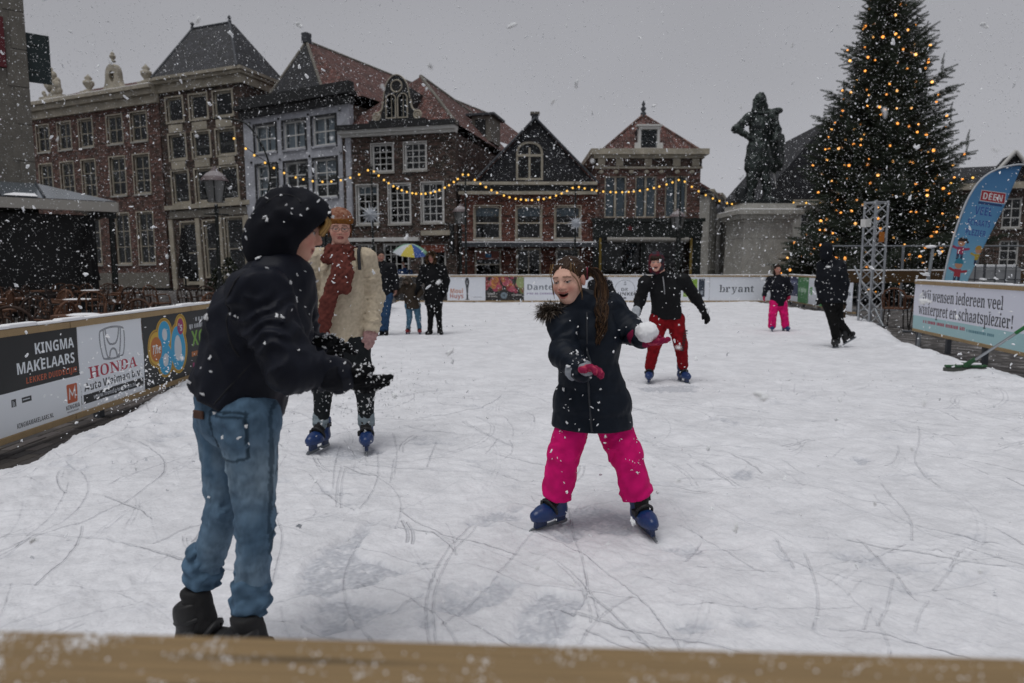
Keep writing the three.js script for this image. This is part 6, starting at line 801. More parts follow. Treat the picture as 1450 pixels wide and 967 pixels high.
{ // ---- teenager in the navy hooded jacket
  const [t, J] = person('teen', 'teenager in a dark hooded jacket and faded jeans patting snow between black gloves'), F = vn([0.88, 0, -0.47]), hf = headFrame(J.head, [0.93, -0.3, -0.12], [0.2, 1, 0], 0.9);
  body(t, J, hf, { s: 0.88, face: { skin: '#cf9f8c', brow: '#8a6a3a' } }, 0.022, 0.005);
  const hem = va(J.pelvis, [0, 0.0, 0]);
  const jb = [bone(va(J.pelvis, [-0.03, -0.12, 0]), J.pelvis, 0.142, 0.146, F, 1.05), bone(J.pelvis, J.chest, 0.147, 0.168, F, 1.08), bone(J.chest, vm(J.shR, J.shL), 0.158, 0.12, F, 1.08), bone(J.shR, J.shL, 0.08, 0.076), bone(vm(J.shR, J.shL), J.neck, 0.108, 0.085), ...['R', 'L'].flatMap((q) => [bone(J['sh' + q], J['el' + q], 0.082, 0.068, null, 1, [14, 0.012]), bone(J['el' + q], J['wr' + q], 0.066, 0.046, null, 1, [15, 0.013])])];
  const jf = field(jb, 0.035, creases(0.022, 5, 4), [below(hem, [-0.36, -0.93, 0])]), jg = nets(jf, boundsOf(jb), 0.0085, tinted('#181b25', 0.1)); mesh('jacket', jg, cloth(0.55, { specularIntensity: 0.3 }), t);
  mesh('sleeve_cuff', nets(field([bone(vm(J.elR, J.wrR, 0.86), vm(J.elR, J.wrR, 0.97), 0.053, 0.05)], 0.01, creases(0.006, 20, 20)), [va(J.wrR, [-0.12, -0.1, -0.1]), va(J.wrR, [0.08, 0.1, 0.1])], 0.006, tinted('#12141b', 0.1)), cloth(0.7), t);
  // hood: a shell round the head, open towards the face
  const hd = (x, y, z) => { const q = hf.to(x, y, z); let d = smin(ell(q[0], q[1], q[2], [0, 0.02, -0.012], [0.104, 0.116, 0.122]), ell(q[0], q[1], q[2], [0, -0.075, -0.05], [0.098, 0.1, 0.1]), 0.06); d = smin(d, ell(q[0], q[1], q[2], [0, 0.055, 0.05], [0.085, 0.07, 0.075]), 0.04); d += creases(0.02, 9, 6)(x, y, z); d = smax(d, -ell(q[0], q[1], q[2], [0, -0.035, 0.12], [0.074, 0.12, 0.1]), 0.015); return d; };
  const hg = nets(hd, [va(J.head, [-0.22, -0.24, -0.22]), va(J.head, [0.22, 0.2, 0.22])], 0.009, tinted('#13151d', 0.1)); mesh('hood', hg, cloth(0.72), t);
  const near = (f, x, y) => { for (let z = 0.5; z > -0.4; z -= 0.003) if (f(x, y, z) < 0) return [x, y, z + 0.0005]; return null; }, seam = (f, pts) => { const p = pts.map(([x, y]) => near(f, x, y)).filter(Boolean); if (p.length > 3) mesh('seam', tube(p, 0.0028, 40, 5), std('#0e1017', 0.8), t); };
  const sx = J.shR[0], sy = J.shR[1]; seam(jf, [...Array(12)].map((_, i) => { const k = i / 11; return [sx - 0.02 - 0.075 * Math.sin(k * 2.6), sy + 0.07 - 0.25 * k]; })); seam(jf, [...Array(12)].map((_, i) => { const k = i / 11; return [lerp(sx - 0.03, J.pelvis[0] - 0.005, k), lerp(sy - 0.2, J.pelvis[1] + 0.02, k)]; })); seam(hd, [...Array(12)].map((_, i) => { const a = lerp(2.7, 0.75, i / 11); return [J.head[0] + 0.07 * Math.cos(a), J.head[1] + 0.02 + 0.075 * Math.sin(a)]; }));
  strands(t, 'hair', [...Array(46)].map((_, i) => { const a = (i / 45 - 0.5) * 1.5; return [hf.from(0.07 * Math.sin(a), 0.085, 0.07), hf.from(0.075 * Math.sin(a), 0.055, 0.112), hf.from(0.078 * Math.sin(a) + 0.01, 0.0 + 0.03 * hash(i, 3), 0.1)]; }), 0.004, ['#a8844e', '#c09a62', '#8a6a3e'], 6);
  // jeans
  const tb = [bone(va(J.pelvis, [0, 0.05, 0]), va(J.pelvis, [0, -0.03, 0]), 0.128, 0.132, F, 1.1), bone(J.hpR, J.knR, 0.092, 0.058, null, 1, [13, 0.009, 1]), bone(J.knR, va(J.anR, [0, 0.03, 0]), 0.057, 0.05, null, 1, [22, 0.008, 2]), bone(J.hpL, J.knL, 0.09, 0.059, null, 1, [13, 0.008, 1]), bone(J.knL, va(J.anL, [0, 0.03, 0]), 0.057, 0.05, null, 1, [22, 0.009, 2]), bone(J.pelvis, J.hpR, 0.112, 0.096), bone(J.pelvis, J.hpL, 0.112, 0.096)];
  const den = lin('#57728a'), pale = lin('#9aaebc'), deep = lin('#324556'), pk = va(J.hpR, [-0.035, -0.035, 0.08]);
  const hemR = below(va(J.anR, [0, 0.0, 0]), vs(J.anR, J.knR)), hemL = below(va(J.anL, [0, 0.0, 0]), vs(J.anL, J.knL)), split = (J.anR[0] + J.anL[0]) / 2;
  const tf = field(tb, 0.022, creases(0.009, 10, 12), [(x, y, z) => (y > 0.5 ? -1 : (x > split ? hemR : hemL)(x, y, z))]);
  const tg = nets(tf, boundsOf(tb), 0.0072, (x, y, z) => {
    const w = fbm3(x * 6, y * 3, z * 6, 3), thigh = Math.exp(-Math.pow((y - 0.72) / 0.12, 2)) + 0.6 * Math.exp(-Math.pow((y - 0.42) / 0.1, 2)), weave = fbm3(x * 70, y * 30, z * 70, 2); let c = mix3(den, pale, clamp(thigh * (0.3 + 0.8 * w), 0, 0.75)); c = mix3(c, deep, clamp(0.22 + 0.5 * fbm3(x * 16, y * 10, z * 16, 2) + 0.35 * weave, 0, 0.75));
    const u = x - pk[0], v = y - pk[1]; if (z > -0.02 && ((Math.abs(Math.abs(u) - 0.062) < 0.004 && Math.abs(v) < 0.072) || (Math.abs(u) < 0.062 && (Math.abs(v - 0.07) < 0.004 || Math.abs(v - 0.055) < 0.003)) || (Math.abs(v + 0.082 - 0.22 * Math.abs(u)) < 0.004 && Math.abs(u) < 0.064))) c = mix3(c, lin('#1b2a36'), 0.8); if (z > 0 && Math.abs(x - J.hpR[0] - 0.085 + 0.05 * (J.hpR[1] - y)) < 0.004) c = mix3(c, lin('#1b2a36'), 0.6); return c;
  }); mesh('jeans', tg, cloth(0.9), t);
  mesh('belt_patch', RB(-0.022, 0.022, -0.013, 0.013, -0.004, 0.004, 0.003).rotateY(-0.5).translate(J.pelvis[0] - 0.07, J.pelvis[1] - 0.018, J.pelvis[2] + 0.115), std('#4a2f22', 0.7), t);
  for (const q of ['R', 'L']) {
    const a = J['an' + q], g = nets(field([bone(va(a, [0, 0.1, 0]), va(a, [0, 0.045, 0]), 0.052, 0.058), bone(va(a, [0, 0.04, 0]), va(a, [0, 0.0, 0]), 0.058, 0.055)], 0.02, (x, y, z) => 0.006 * Math.sin(y * 120 + 4 * N3(x * 9, y * 4, z * 9)) + creases(0.008, 10, 12)(x, y, z), [below(va(a, [0, -0.012, 0]), [0, -1, 0])]), [va(a, [-0.14, -0.08, -0.14]), va(a, [0.14, 0.2, 0.14])], 0.0075, (x, y, z) => mix3(den, deep, clamp(0.3 + fbm3(x * 20, y * 20, z * 20, 2), 0, 1))); mesh('trouser_cuff', g, cloth(0.9), t);
    skate(t, va(a, q === 'R' ? [0.01, 0, 0.03] : [0, 0, 0.03]), q === 'R' ? [0.75, 0, -0.6] : [0.95, 0, 0.15], { m: SK.black, hm: SK.black, s: 0.97, y: 0.0 });
  }
  const gr = handBones(J.wrR, vs(J.hdR, J.wrR), [0.25, 0.65, -0.7], 1, { curl: 0.2, spread: 0.45, fat: 1.25, s: 0.95 }), gl = handBones(J.wrL, vs(J.hdL, J.wrL), [0.1, -0.75, 0.65], 1, { curl: 0.28, spread: 0.35, fat: 1.25, s: 0.9 });
  const gg = [gr, gl].map((b) => nets(field(b, 0.006, (x, y, z) => 0.003 * N3(x * 60, y * 60, z * 60)), boundsOf(b, 0.02), 0.0048, tinted('#141517', 0.2, 40)));
  gg.forEach((g) => mesh('glove', g, cloth(0.95), t)); flecks(t, gg, 300, 0.0065, 31); flecks(t, [jg, hg], 150, 0.0105, 32); flecks(t, [tg], 16, 0.011, 33);
}
{ // ---- girl in the navy coat and pink trousers
  const [t, J] = person('girl', 'laughing girl in a navy coat and bright pink trousers holding a snowball'), F = vn([-0.22, 0, 1]), hf = headFrame(J.head, [-0.5, -0.14, 0.85], [-0.16, 1, 0.1], 0.96);
  body(t, J, hf, { s: 0.82, mouthShape: 'open', face: { skin: '#dfb3a0', lids: 0.25, brow: '#5a4232', lip: '#a85550', iris: '#241c1a' } }, 0.02, 0.0036);
  const hem = [J.pelvis[0], J.pelvis[1] - 0.115, J.pelvis[2]], waist = vm(J.pelvis, J.chest, 0.5);
  const jb = [bone(va(hem, [0, -0.2, 0]), J.pelvis, 0.228, 0.19, F, 1.25), bone(J.pelvis, waist, 0.182, 0.14, F, 1.2), bone(waist, J.chest, 0.138, 0.15, F, 1.15), bone(J.chest, vm(J.shR, J.shL), 0.148, 0.11, F, 1.2), bone(J.shR, J.shL, 0.068, 0.066), bone(vm(J.shR, J.shL), va(J.neck, [-0.015, 0.005, 0.02]), 0.095, 0.076), ...['R', 'L'].flatMap((q) => [bone(J['sh' + q], J['el' + q], 0.07, 0.058, null, 1, [11, 0.008]), bone(J['el' + q], J['wr' + q], 0.063, 0.05, null, 1, [13, 0.009])])];
  const quilt = (x, y, z) => 0.011 * Math.pow(Math.abs(Math.sin((y - 0.62) * 24 + 0.5 * N3(x * 3, y * 3, z * 3))), 0.5) * -1 + 0.004, jf = field(jb, 0.04, (x, y, z) => creases(0.009, 8, 6)(x, y, z) + quilt(x, y, z), [below(hem, [0, -1, 0])]), jg = nets(jf, boundsOf(jb), 0.0088, tinted('#151c26', 0.15)); mesh('coat', jg, cloth(0.55, { specularIntensity: 0.3 }), t);
  // zip, collar, belt seam
  const surf = (y, x) => { for (let z = 0.5; z > -0.4; z -= 0.004) if (jf(x, y, z) < 0) return z; return 0; }, zip = [...Array(14)].map((_, i) => { const k = i / 13, y = lerp(J.neck[1] - 0.03, hem[1] + 0.01, k), x = lerp(J.neck[0] + 0.02, J.pelvis[0] - 0.015, Math.min(1, k * 1.6)) - 0.02 * Math.sin(k * 3); return [x, y, surf(y, x) + 0.002]; });
  mesh('zip', tube(zip, 0.0055, 60, 6), std('#3c3f44', 0.4, { metalness: 0.5 }), t);
  mesh('collar', nets(field([bone(va(J.neck, [0.02, -0.02, -0.02]), va(J.neck, [-0.012, 0.03, 0.012]), 0.09, 0.076)], 0.02, creases(0.012, 9, 9), [(x, y, z) => -boneDist(bone(va(J.neck, [0, 0.02, 0]), va(J.neck, [-0.02, 0.12, 0.02]), 0.058, 0.07), x, y, z)]), [va(J.neck, [-0.16, -0.16, -0.16]), va(J.neck, [0.16, 0.16, 0.16])], 0.007, tinted('#12171f', 0.12)), cloth(0.75), t);
  // hood lying back, trimmed with fur
  const hc = va(J.neck, [0.07, -0.02, -0.09]), hb = [bone(va(hc, [-0.1, 0.02, 0.02]), va(hc, [0.09, -0.01, -0.01]), 0.06, 0.07), bone(hc, va(hc, [0.03, -0.12, -0.05]), 0.075, 0.06)]; const hg = nets(field(hb, 0.05, creases(0.015, 8, 7)), boundsOf(hb), 0.01, tinted('#141a23', 0.12)); mesh('hood', hg, cloth(0.65), t);
  const sr = J.shR, sl = J.shL;
  fur(t, 'fur_trim', [va(sr, [-0.03, 0.06, 0.03]), va(sr, [-0.06, 0.055, 0.04]), va(sr, [-0.095, 0.05, 0.02]), va(sr, [-0.1, 0.045, -0.04]), va(sr, [-0.05, 0.06, -0.09])], 2600, 0.026, 0.04, ['#2a231d', '#4a4038', '#6f655a', '#332a22', '#8a8076'], 7);
  fur(t, 'fur_trim', [va(sl, [-0.02, 0.1, -0.1]), va(sl, [0.0, 0.06, 0.0]), va(sl, [-0.05, 0.05, 0.06])], 700, 0.026, 0.028, ['#16181c', '#23252a', '#3a3a3c'], 8);
  // hair: drawn back, ponytail over the shoulder
  const capD = (x, y, z) => { const q = hf.to(x, y, z), a = Math.atan2(q[0], q[1] + 0.02); let d = ell(q[0], q[1], q[2], [0, 0.033, -0.02], [0.081, 0.089, 0.1]) * hf.s; d += 0.0022 * Math.sin(a * 46 + 5 * N3(q[0] * 20, q[1] * 20, q[2] * 20)) + 0.0012 * N3(a * 30, q[2] * 6, 1); const cut = q[2] * 0.8 - (q[1] - 0.012) * 0.72 - 0.02 - 0.25 * Math.max(0, Math.abs(q[0]) - 0.05) - 0.006 * N3(q[0] * 30, 0, 1); return smax(d, cut * hf.s, 0.006); };
  const hairs = ['#2c1f17', '#38281d', '#443122', '#221812', '#513c29'], hl = hairs.map(lin); const cg = nets(capD, [va(J.head, [-0.13, -0.12, -0.14]), va(J.head, [0.13, 0.15, 0.13])], 0.0042, (x, y, z) => { const q = hf.to(x, y, z), a = Math.atan2(q[0], q[1] + 0.02); return mix3(hl[1], N3(a * 22, q[2] * 4, 2) > 0 ? hl[2] : hl[3], 0.55 * Math.abs(N3(a * 40, q[2] * 5, 7)) + 0.25); }); mesh('hair', cg, cloth(0.45), t);
  const tie = va(J.head, [0.082, 0.028, -0.045]), pr = rng(9), pony = [...Array(260)].map((_, i) => { const o = [pr() - 0.5, pr() - 0.5, pr() - 0.5], w = 0.034; const wv = 0.014 * Math.sin(i); return [va(tie, o, 0.022), va(tie, [0.035 + o[0] * w * 0.7, 0.018 + o[1] * 0.04, o[2] * w * 0.7]), va(tie, [0.068 + o[0] * w * 1.2, -0.02 + o[1] * 0.03, 0.02 + o[2] * w]), va(tie, [0.076 + o[0] * w * 1.5 + wv, -0.1, 0.05 + o[2] * w]), va(tie, [0.07 + o[0] * w * 1.5 - wv, -0.17, 0.085 + o[2] * w]), va(tie, [0.07 + o[0] * w * 1.2 + wv, -0.2 - 0.07 * pr(), 0.11 + o[2] * 0.03]), va(tie, [0.05 + o[0] * w * 0.6, -0.22 - 0.12 * pr(), 0.13 + o[2] * 0.02])]; });
  strands(t, 'ponytail', pony, 0.0021, hairs, 12); mesh('hair_tie', new THREE.TorusGeometry(0.024, 0.009, 8, 18).rotateY(1.3).translate(...va(tie, [0.008, 0.004, 0])), std('#7c2438', 0.7), t);
  strands(t, 'loose_hair', [...Array(14)].map((_, i) => { const s = i % 2 ? 1 : -1, k = hash(i, 5), a = s * (0.045 + 0.025 * k); return [hf.from(a, 0.095, 0.055), hf.from(a * 1.12, 0.05, 0.082 - 0.02 * k), hf.from(s * (0.07 + 0.008 * k), 0.0, 0.06 - 0.03 * k), hf.from(s * (0.068 + 0.012 * hash(i, 8)), -0.05 - 0.05 * k, 0.05 - 0.02 * k)]; }), 0.0011, ['#6b5338', '#8a6f4c', '#5c4630'], 13);
  // trousers, skates, gloves
  const tb = ['R', 'L'].flatMap((q) => [bone(J['hp' + q], J['kn' + q], 0.09, 0.082, null, 1, [9, 0.011, 1]), bone(J['kn' + q], va(J['an' + q], [0, -0.02, 0]), 0.08, 0.081, null, 1, [11, 0.009, 2])]).concat([bone(va(J.hpR, [0.03, 0.04, 0]), va(J.hpL, [-0.03, 0.04, 0]), 0.11)]);
  const pink = lin('#dc1674'), pk2 = lin('#b40f5c'), hp = (q) => below(va(J['an' + q], [0, -0.002, 0]), vs(J['an' + q], J['kn' + q])), mid = (J.anR[0] + J.anL[0]) / 2, hR = hp('R'), hL = hp('L');
  const tg = nets(field(tb, 0.02, creases(0.016, 8, 6), [(x, y, z) => (x < mid ? hR : hL)(x, y, z)]), boundsOf(tb), 0.009, (x, y, z) => mix3(pink, pk2, clamp(0.25 + 0.6 * fbm3(x * 12, y * 12, z * 12, 2), 0, 0.8))); mesh('trousers', tg, cloth(0.8), t);
  skate(t, va(J.anR, [-0.02, 0, 0.0]), [-0.72, 0, 0.62], { s: 0.9, roll: -0.12 }); skate(t, va(J.anL, [0.03, 0, 0.02]), [0.22, 0, 1], { s: 0.9, roll: 0.14 });
  const gr = handBones(J.wrR, vs(J.hdR, J.wrR), [-0.1, -0.95, 0.25], -1, { s: 0.88, curl: 0.6, spread: 0.3, fat: 1.28 }), gl = handBones(J.wrL, vs(J.hdL, J.wrL), [0.05, 1, 0.05], -1, { s: 0.88, curl: 0.42, spread: 0.4, fat: 1.28 });
  const rasp = lin('#8c1f45'), band = lin('#b5445a'), gg = [gr, gl].map((b) => nets(field(b, 0.006, creases(0.003, 40, 40)), boundsOf(b, 0.02), 0.0046, (x, y, z) => mix3(rasp, band, smooth(N3(x * 22, y * 22, z * 22), 0.25, 0.5)))); gg.forEach((g) => mesh('glove', g, cloth(0.75), t));
  for (const [q, h] of [['R', J.hdR], ['L', J.hdL]]) { const w = J['wr' + q], d = vn(vs(h, w)); mesh('cuff', nets(field([bone(va(w, d, -0.03), va(w, d, 0.02), 0.046, 0.044)], 0.02, creases(0.008, 18, 18)), [va(w, [-0.1, -0.1, -0.1]), va(w, [0.1, 0.1, 0.1])], 0.007, q === 'R' ? tinted('#8a8f96', 0.3) : tinted('#7c1c40', 0.2)), cloth(0.85), t); }
  flecks(t, [jg, hg], 90, 0.0105, 41); flecks(t, [jg], 110, 0.009, 42, (x, y, z) => z > 0 && y < hem[1] + 0.16 && Math.abs(x - J.pelvis[0] + 0.05) < 0.1 && N3(x * 14, y * 14, 3) > 0); flecks(t, [jg], 60, 0.008, 43, (x, y, z) => z > 0.05 && Math.hypot((x - J.shR[0] - 0.005) / 0.05, (y - J.shR[1] - 0.02) / 0.018) < 1);
  flecks(t, [tg], 40, 0.007, 44, (x, y, z) => z > 0); flecks(t, [tg], 150, 0.0065, 47, (x, y, z) => z > 0 && x > 0.1 && Math.hypot((x - J.knL[0] - 0.03) / 0.05, (y - J.knL[1] + 0.04) / 0.05) + 0.5 * N3(x * 25, y * 25, 1) < 0.8); flecks(t, [jg], 70, 0.007, 45, (x, y, z) => vl(vs([x, y, z], J.wrR)) < 0.14); flecks(t, [cg], 40, 0.007, 46);
  const c = va(J.hdL, [-0.045, 0.052, 0.01]), sb = nets((x, y, z) => ell(x, y, z, [0, 0, 0], [0.056, 0.05, 0.052]) + 0.007 * fbm3(x * 26, y * 26, z * 26, 3), [[-0.08, -0.08, -0.08], [0.08, 0.08, 0.08]], 0.005); const o = mesh('snowball', sb, M.snow); o.position.set(PEOPLE.girl.at[0] + c[0], c[1], PEOPLE.girl.at[1] + c[2]); tag(o, 'lumpy white snowball resting in the raspberry glove', 'snowball');
}
{ // ---- woman in the cream fleece coat
  const [t, J] = person('woman', 'woman skater in a cream fleece coat, rust scarf and knitted hat'), F = vn([0.12, 0, 1]), hf = headFrame(J.head, [0.3, -0.12, 1], [0, 1, 0], 0.98);
  body(t, J, hf, { s: 1, face: { skin: '#cfa190', lids: 0.35 } }, 0.022, 0.0046);
  const hem = va(J.pelvis, [0, -0.015, 0]), fleece = (x, y, z) => -0.01 * fbm3(x * 34, y * 34, z * 34, 2) + creases(0.014, 5, 5)(x, y, z);
  const jb = [bone(va(hem, [0, -0.2, 0]), J.chest, 0.185, 0.165, F, 1.3), bone(J.chest, vm(J.shR, J.shL), 0.165, 0.11, F, 1.25), bone(J.shR, J.shL, 0.078), ...['R', 'L'].flatMap((q) => [bone(J['sh' + q], J['el' + q], 0.078, 0.066, null, 1, [13, 0.013]), bone(J['el' + q], J['wr' + q], 0.066, 0.056, null, 1, [15, 0.014])])];
  const jg = nets(field(jb, 0.022, fleece, [below(hem, [0, -1, 0])]), boundsOf(jb), 0.0105, (x, y, z) => { const k = 0.92 + 0.25 * fbm3(x * 34, y * 34, z * 34, 2); return lin('#c6b9a2').map((v) => v * k); }); mesh('coat', jg, cloth(0.98), t);
  for (const s of [-1, 1]) mesh('coat_collar', nets(field([bone(va(J.neck, [s * 0.06, -0.03, 0.02]), va(J.neck, [s * 0.1, -0.13, 0.11]), 0.05, 0.035, F, 1.6)], 0.02, fleece), [va(J.neck, [s * 0.08 - 0.16, -0.24, -0.1]), va(J.neck, [s * 0.08 + 0.16, 0.1, 0.24])], 0.0095, tinted('#c2b59e', 0.2, 30)), cloth(0.98), t);
  mesh('bag_strap', tube([va(J.shL, [-0.035, 0.085, 0.02]), va(J.shL, [-0.03, 0.05, 0.09]), va(J.shL, [-0.02, -0.08, 0.115])], 0.012, 16, 6), std('#23242a', 0.8), t);
  // scarf: two thick wraps and a hanging end, knitted
  const knit = (x, y, z) => 0.006 * Math.sin(x * 130 + 20 * y) * Math.sin(y * 150 + 15 * z) - 0.01 * fbm3(x * 9, y * 9, z * 9, 2), ring = (y, r, dz) => [...Array(9)].map((_, i) => { const a = i / 8 * 6.2832; return va(J.neck, [Math.sin(a) * r, y + 0.02 * Math.cos(a), Math.cos(a) * r + dz]); }), rb = []; for (const q of [ring(-0.03, 0.088, 0.0), ring(-0.09, 0.105, 0.015)]) for (let i = 0; i < 8; i++) rb.push(bone(q[i], q[i + 1], 0.04));
  const fall = [[0.02, -0.08, 0.14], [0.03, -0.15, 0.175], [0.0, -0.24, 0.2], [-0.05, -0.38, 0.205], [-0.09, -0.52, 0.2], [-0.12, -0.62, 0.19]].map((p) => va(J.neck, p)), fall2 = [[0.05, -0.1, 0.15], [0.07, -0.18, 0.18], [0.06, -0.27, 0.2]].map((p) => va(J.neck, p)); for (let i = 0; i < 5; i++) rb.push(bone(fall[i], fall[i + 1], 0.052, 0.056, [0, 0, 1], 1.7)); for (let i = 0; i < 2; i++) rb.push(bone(fall2[i], fall2[i + 1], 0.055, 0.055, [0, 0, 1], 1.6));
  const sg = nets(field(rb, 0.02, knit), boundsOf(rb), 0.0085, (x, y, z) => mix3(lin('#4f2a26'), lin('#6e3d36'), clamp(0.5 + fbm3(x * 28, y * 28, z * 28, 2), 0, 1))); mesh('scarf', sg, cloth(1), t);
  const hk = (x, y, z) => { const q = hf.to(x, y, z), a = Math.atan2(q[0], q[2]); let d = ell(q[0], q[1], q[2], [0, 0.07, -0.015], [0.094, 0.085, 0.105]); if (q[1] < 0.075) d -= 0.006; d += 0.004 * Math.sin(a * 34) * Math.sin(q[1] * 220 + a * 6) - 0.004 * fbm3(x * 30, y * 30, z * 30, 2); return smax(d * hf.s, (0.034 + 0.1 * -Math.min(0, q[2]) * -1 - q[1]) * hf.s, 0.012); };
  const hat = nets(hk, [va(J.head, [-0.16, -0.05, -0.17]), va(J.head, [0.16, 0.2, 0.15])], 0.006, (x, y, z) => { const q = hf.to(x, y, z); return q[1] < 0.078 ? mix3(lin('#8a5a2a'), lin('#6b4526'), clamp(0.5 + fbm3(x * 40, y * 40, z * 40, 2), 0, 1)) : mix3(lin('#7a4a3a'), lin('#a07a66'), clamp(0.5 + 1.2 * fbm3(x * 40, y * 40, z * 40, 2), 0, 1)); }); mesh('hat', hat, cloth(1), t);
  mesh('glasses', [-1, 1].map((s) => new THREE.TorusGeometry(0.0215, 0.0016, 5, 18).scale(1.1, 0.9, 1).applyMatrix4(new THREE.Matrix4().makeBasis(V(...hf.r), V(...hf.u), V(...hf.f)).setPosition(...hf.from(s * 0.031, 0.004, 0.101)))).concat([bar(hf.from(-0.008, 0.006, 0.103), hf.from(0.008, 0.006, 0.103), 0.0016), bar(hf.from(0.053, 0.008, 0.098), hf.from(0.079, 0.006, 0.01), 0.0016), bar(hf.from(-0.053, 0.008, 0.098), hf.from(-0.079, 0.006, 0.01), 0.0016)]), std('#3a2c28', 0.4), t);
  strands(t, 'hair', [...Array(30)].map((_, i) => { const s = i % 2 ? 1 : -1, k = hash(i, 2); return [hf.from(s * 0.074, 0.045, 0.03 - 0.05 * k), hf.from(s * 0.082, 0.0, 0.02 - 0.05 * k), hf.from(s * 0.078, -0.06, 0.01 - 0.04 * k)]; }), 0.004, ['#6b4a30', '#54381f'], 3);
  const tb = ['R', 'L'].flatMap((q) => [bone(J['hp' + q], J['kn' + q], 0.098, 0.07, null, 1, [6, 0.003]), bone(J['kn' + q], va(J['an' + q], [0, 0.03, 0]), 0.071, 0.05, null, 1, [10, 0.003])]).concat([bone(va(J.hpR, [0.03, 0.04, 0]), va(J.hpL, [-0.03, 0.04, 0]), 0.13)]), tg = nets(field(tb, 0.03, creases(0.006, 9, 8)), boundsOf(tb), 0.011, tinted('#1f2224', 0.2)); mesh('leggings', tg, cloth(0.85), t);
  for (const q of ['R', 'L']) { const a = J['an' + q]; mesh('sock', nets(field([bone(va(a, [0, 0.045, 0]), va(a, [0, 0.09, 0]), 0.062, 0.06)], 0.02, creases(0.012, 16, 20)), [va(a, [-0.11, -0.05, -0.11]), va(a, [0.11, 0.2, 0.11])], 0.009, tinted('#7f8b91', 0.15)), cloth(0.95), t); skate(t, va(a, [q === 'R' ? -0.01 : 0.01, 0, 0.01]), q === 'R' ? [-0.3, 0, 1] : [0.15, 0, 1], { s: 1, roll: q === 'R' ? -0.05 : 0.06 }); }
  const mit = (q, dir, palm) => { const w = J['wr' + q], d = vn(dir), b = [bone(va(w, d, -0.02), va(w, d, 0.06), 0.044, 0.046, palm, 1.3), bone(va(w, d, 0.06), va(w, d, 0.135), 0.046, 0.034, palm, 1.3), bone(va(w, d, 0.04), va(va(w, d, 0.1), [q === 'L' ? -0.045 : 0.045, 0, 0.02]), 0.022, 0.018)]; const g = nets(field(b, 0.018, knit), boundsOf(b, 0.03), 0.007, tinted('#a88683', 0.25, 30)); mesh('mitten', g, cloth(1), t); };
  mit('L', [-0.18, -1, 0.08], [0.6, 0, 0.8]); mit('R', [0.2, -1, 0.15], [-0.6, 0, 0.8]);
  flecks(t, [jg, sg], 70, 0.012, 51); flecks(t, [tg], 60, 0.008, 52); flecks(t, [sg, hat], 60, 0.008, 53);
}
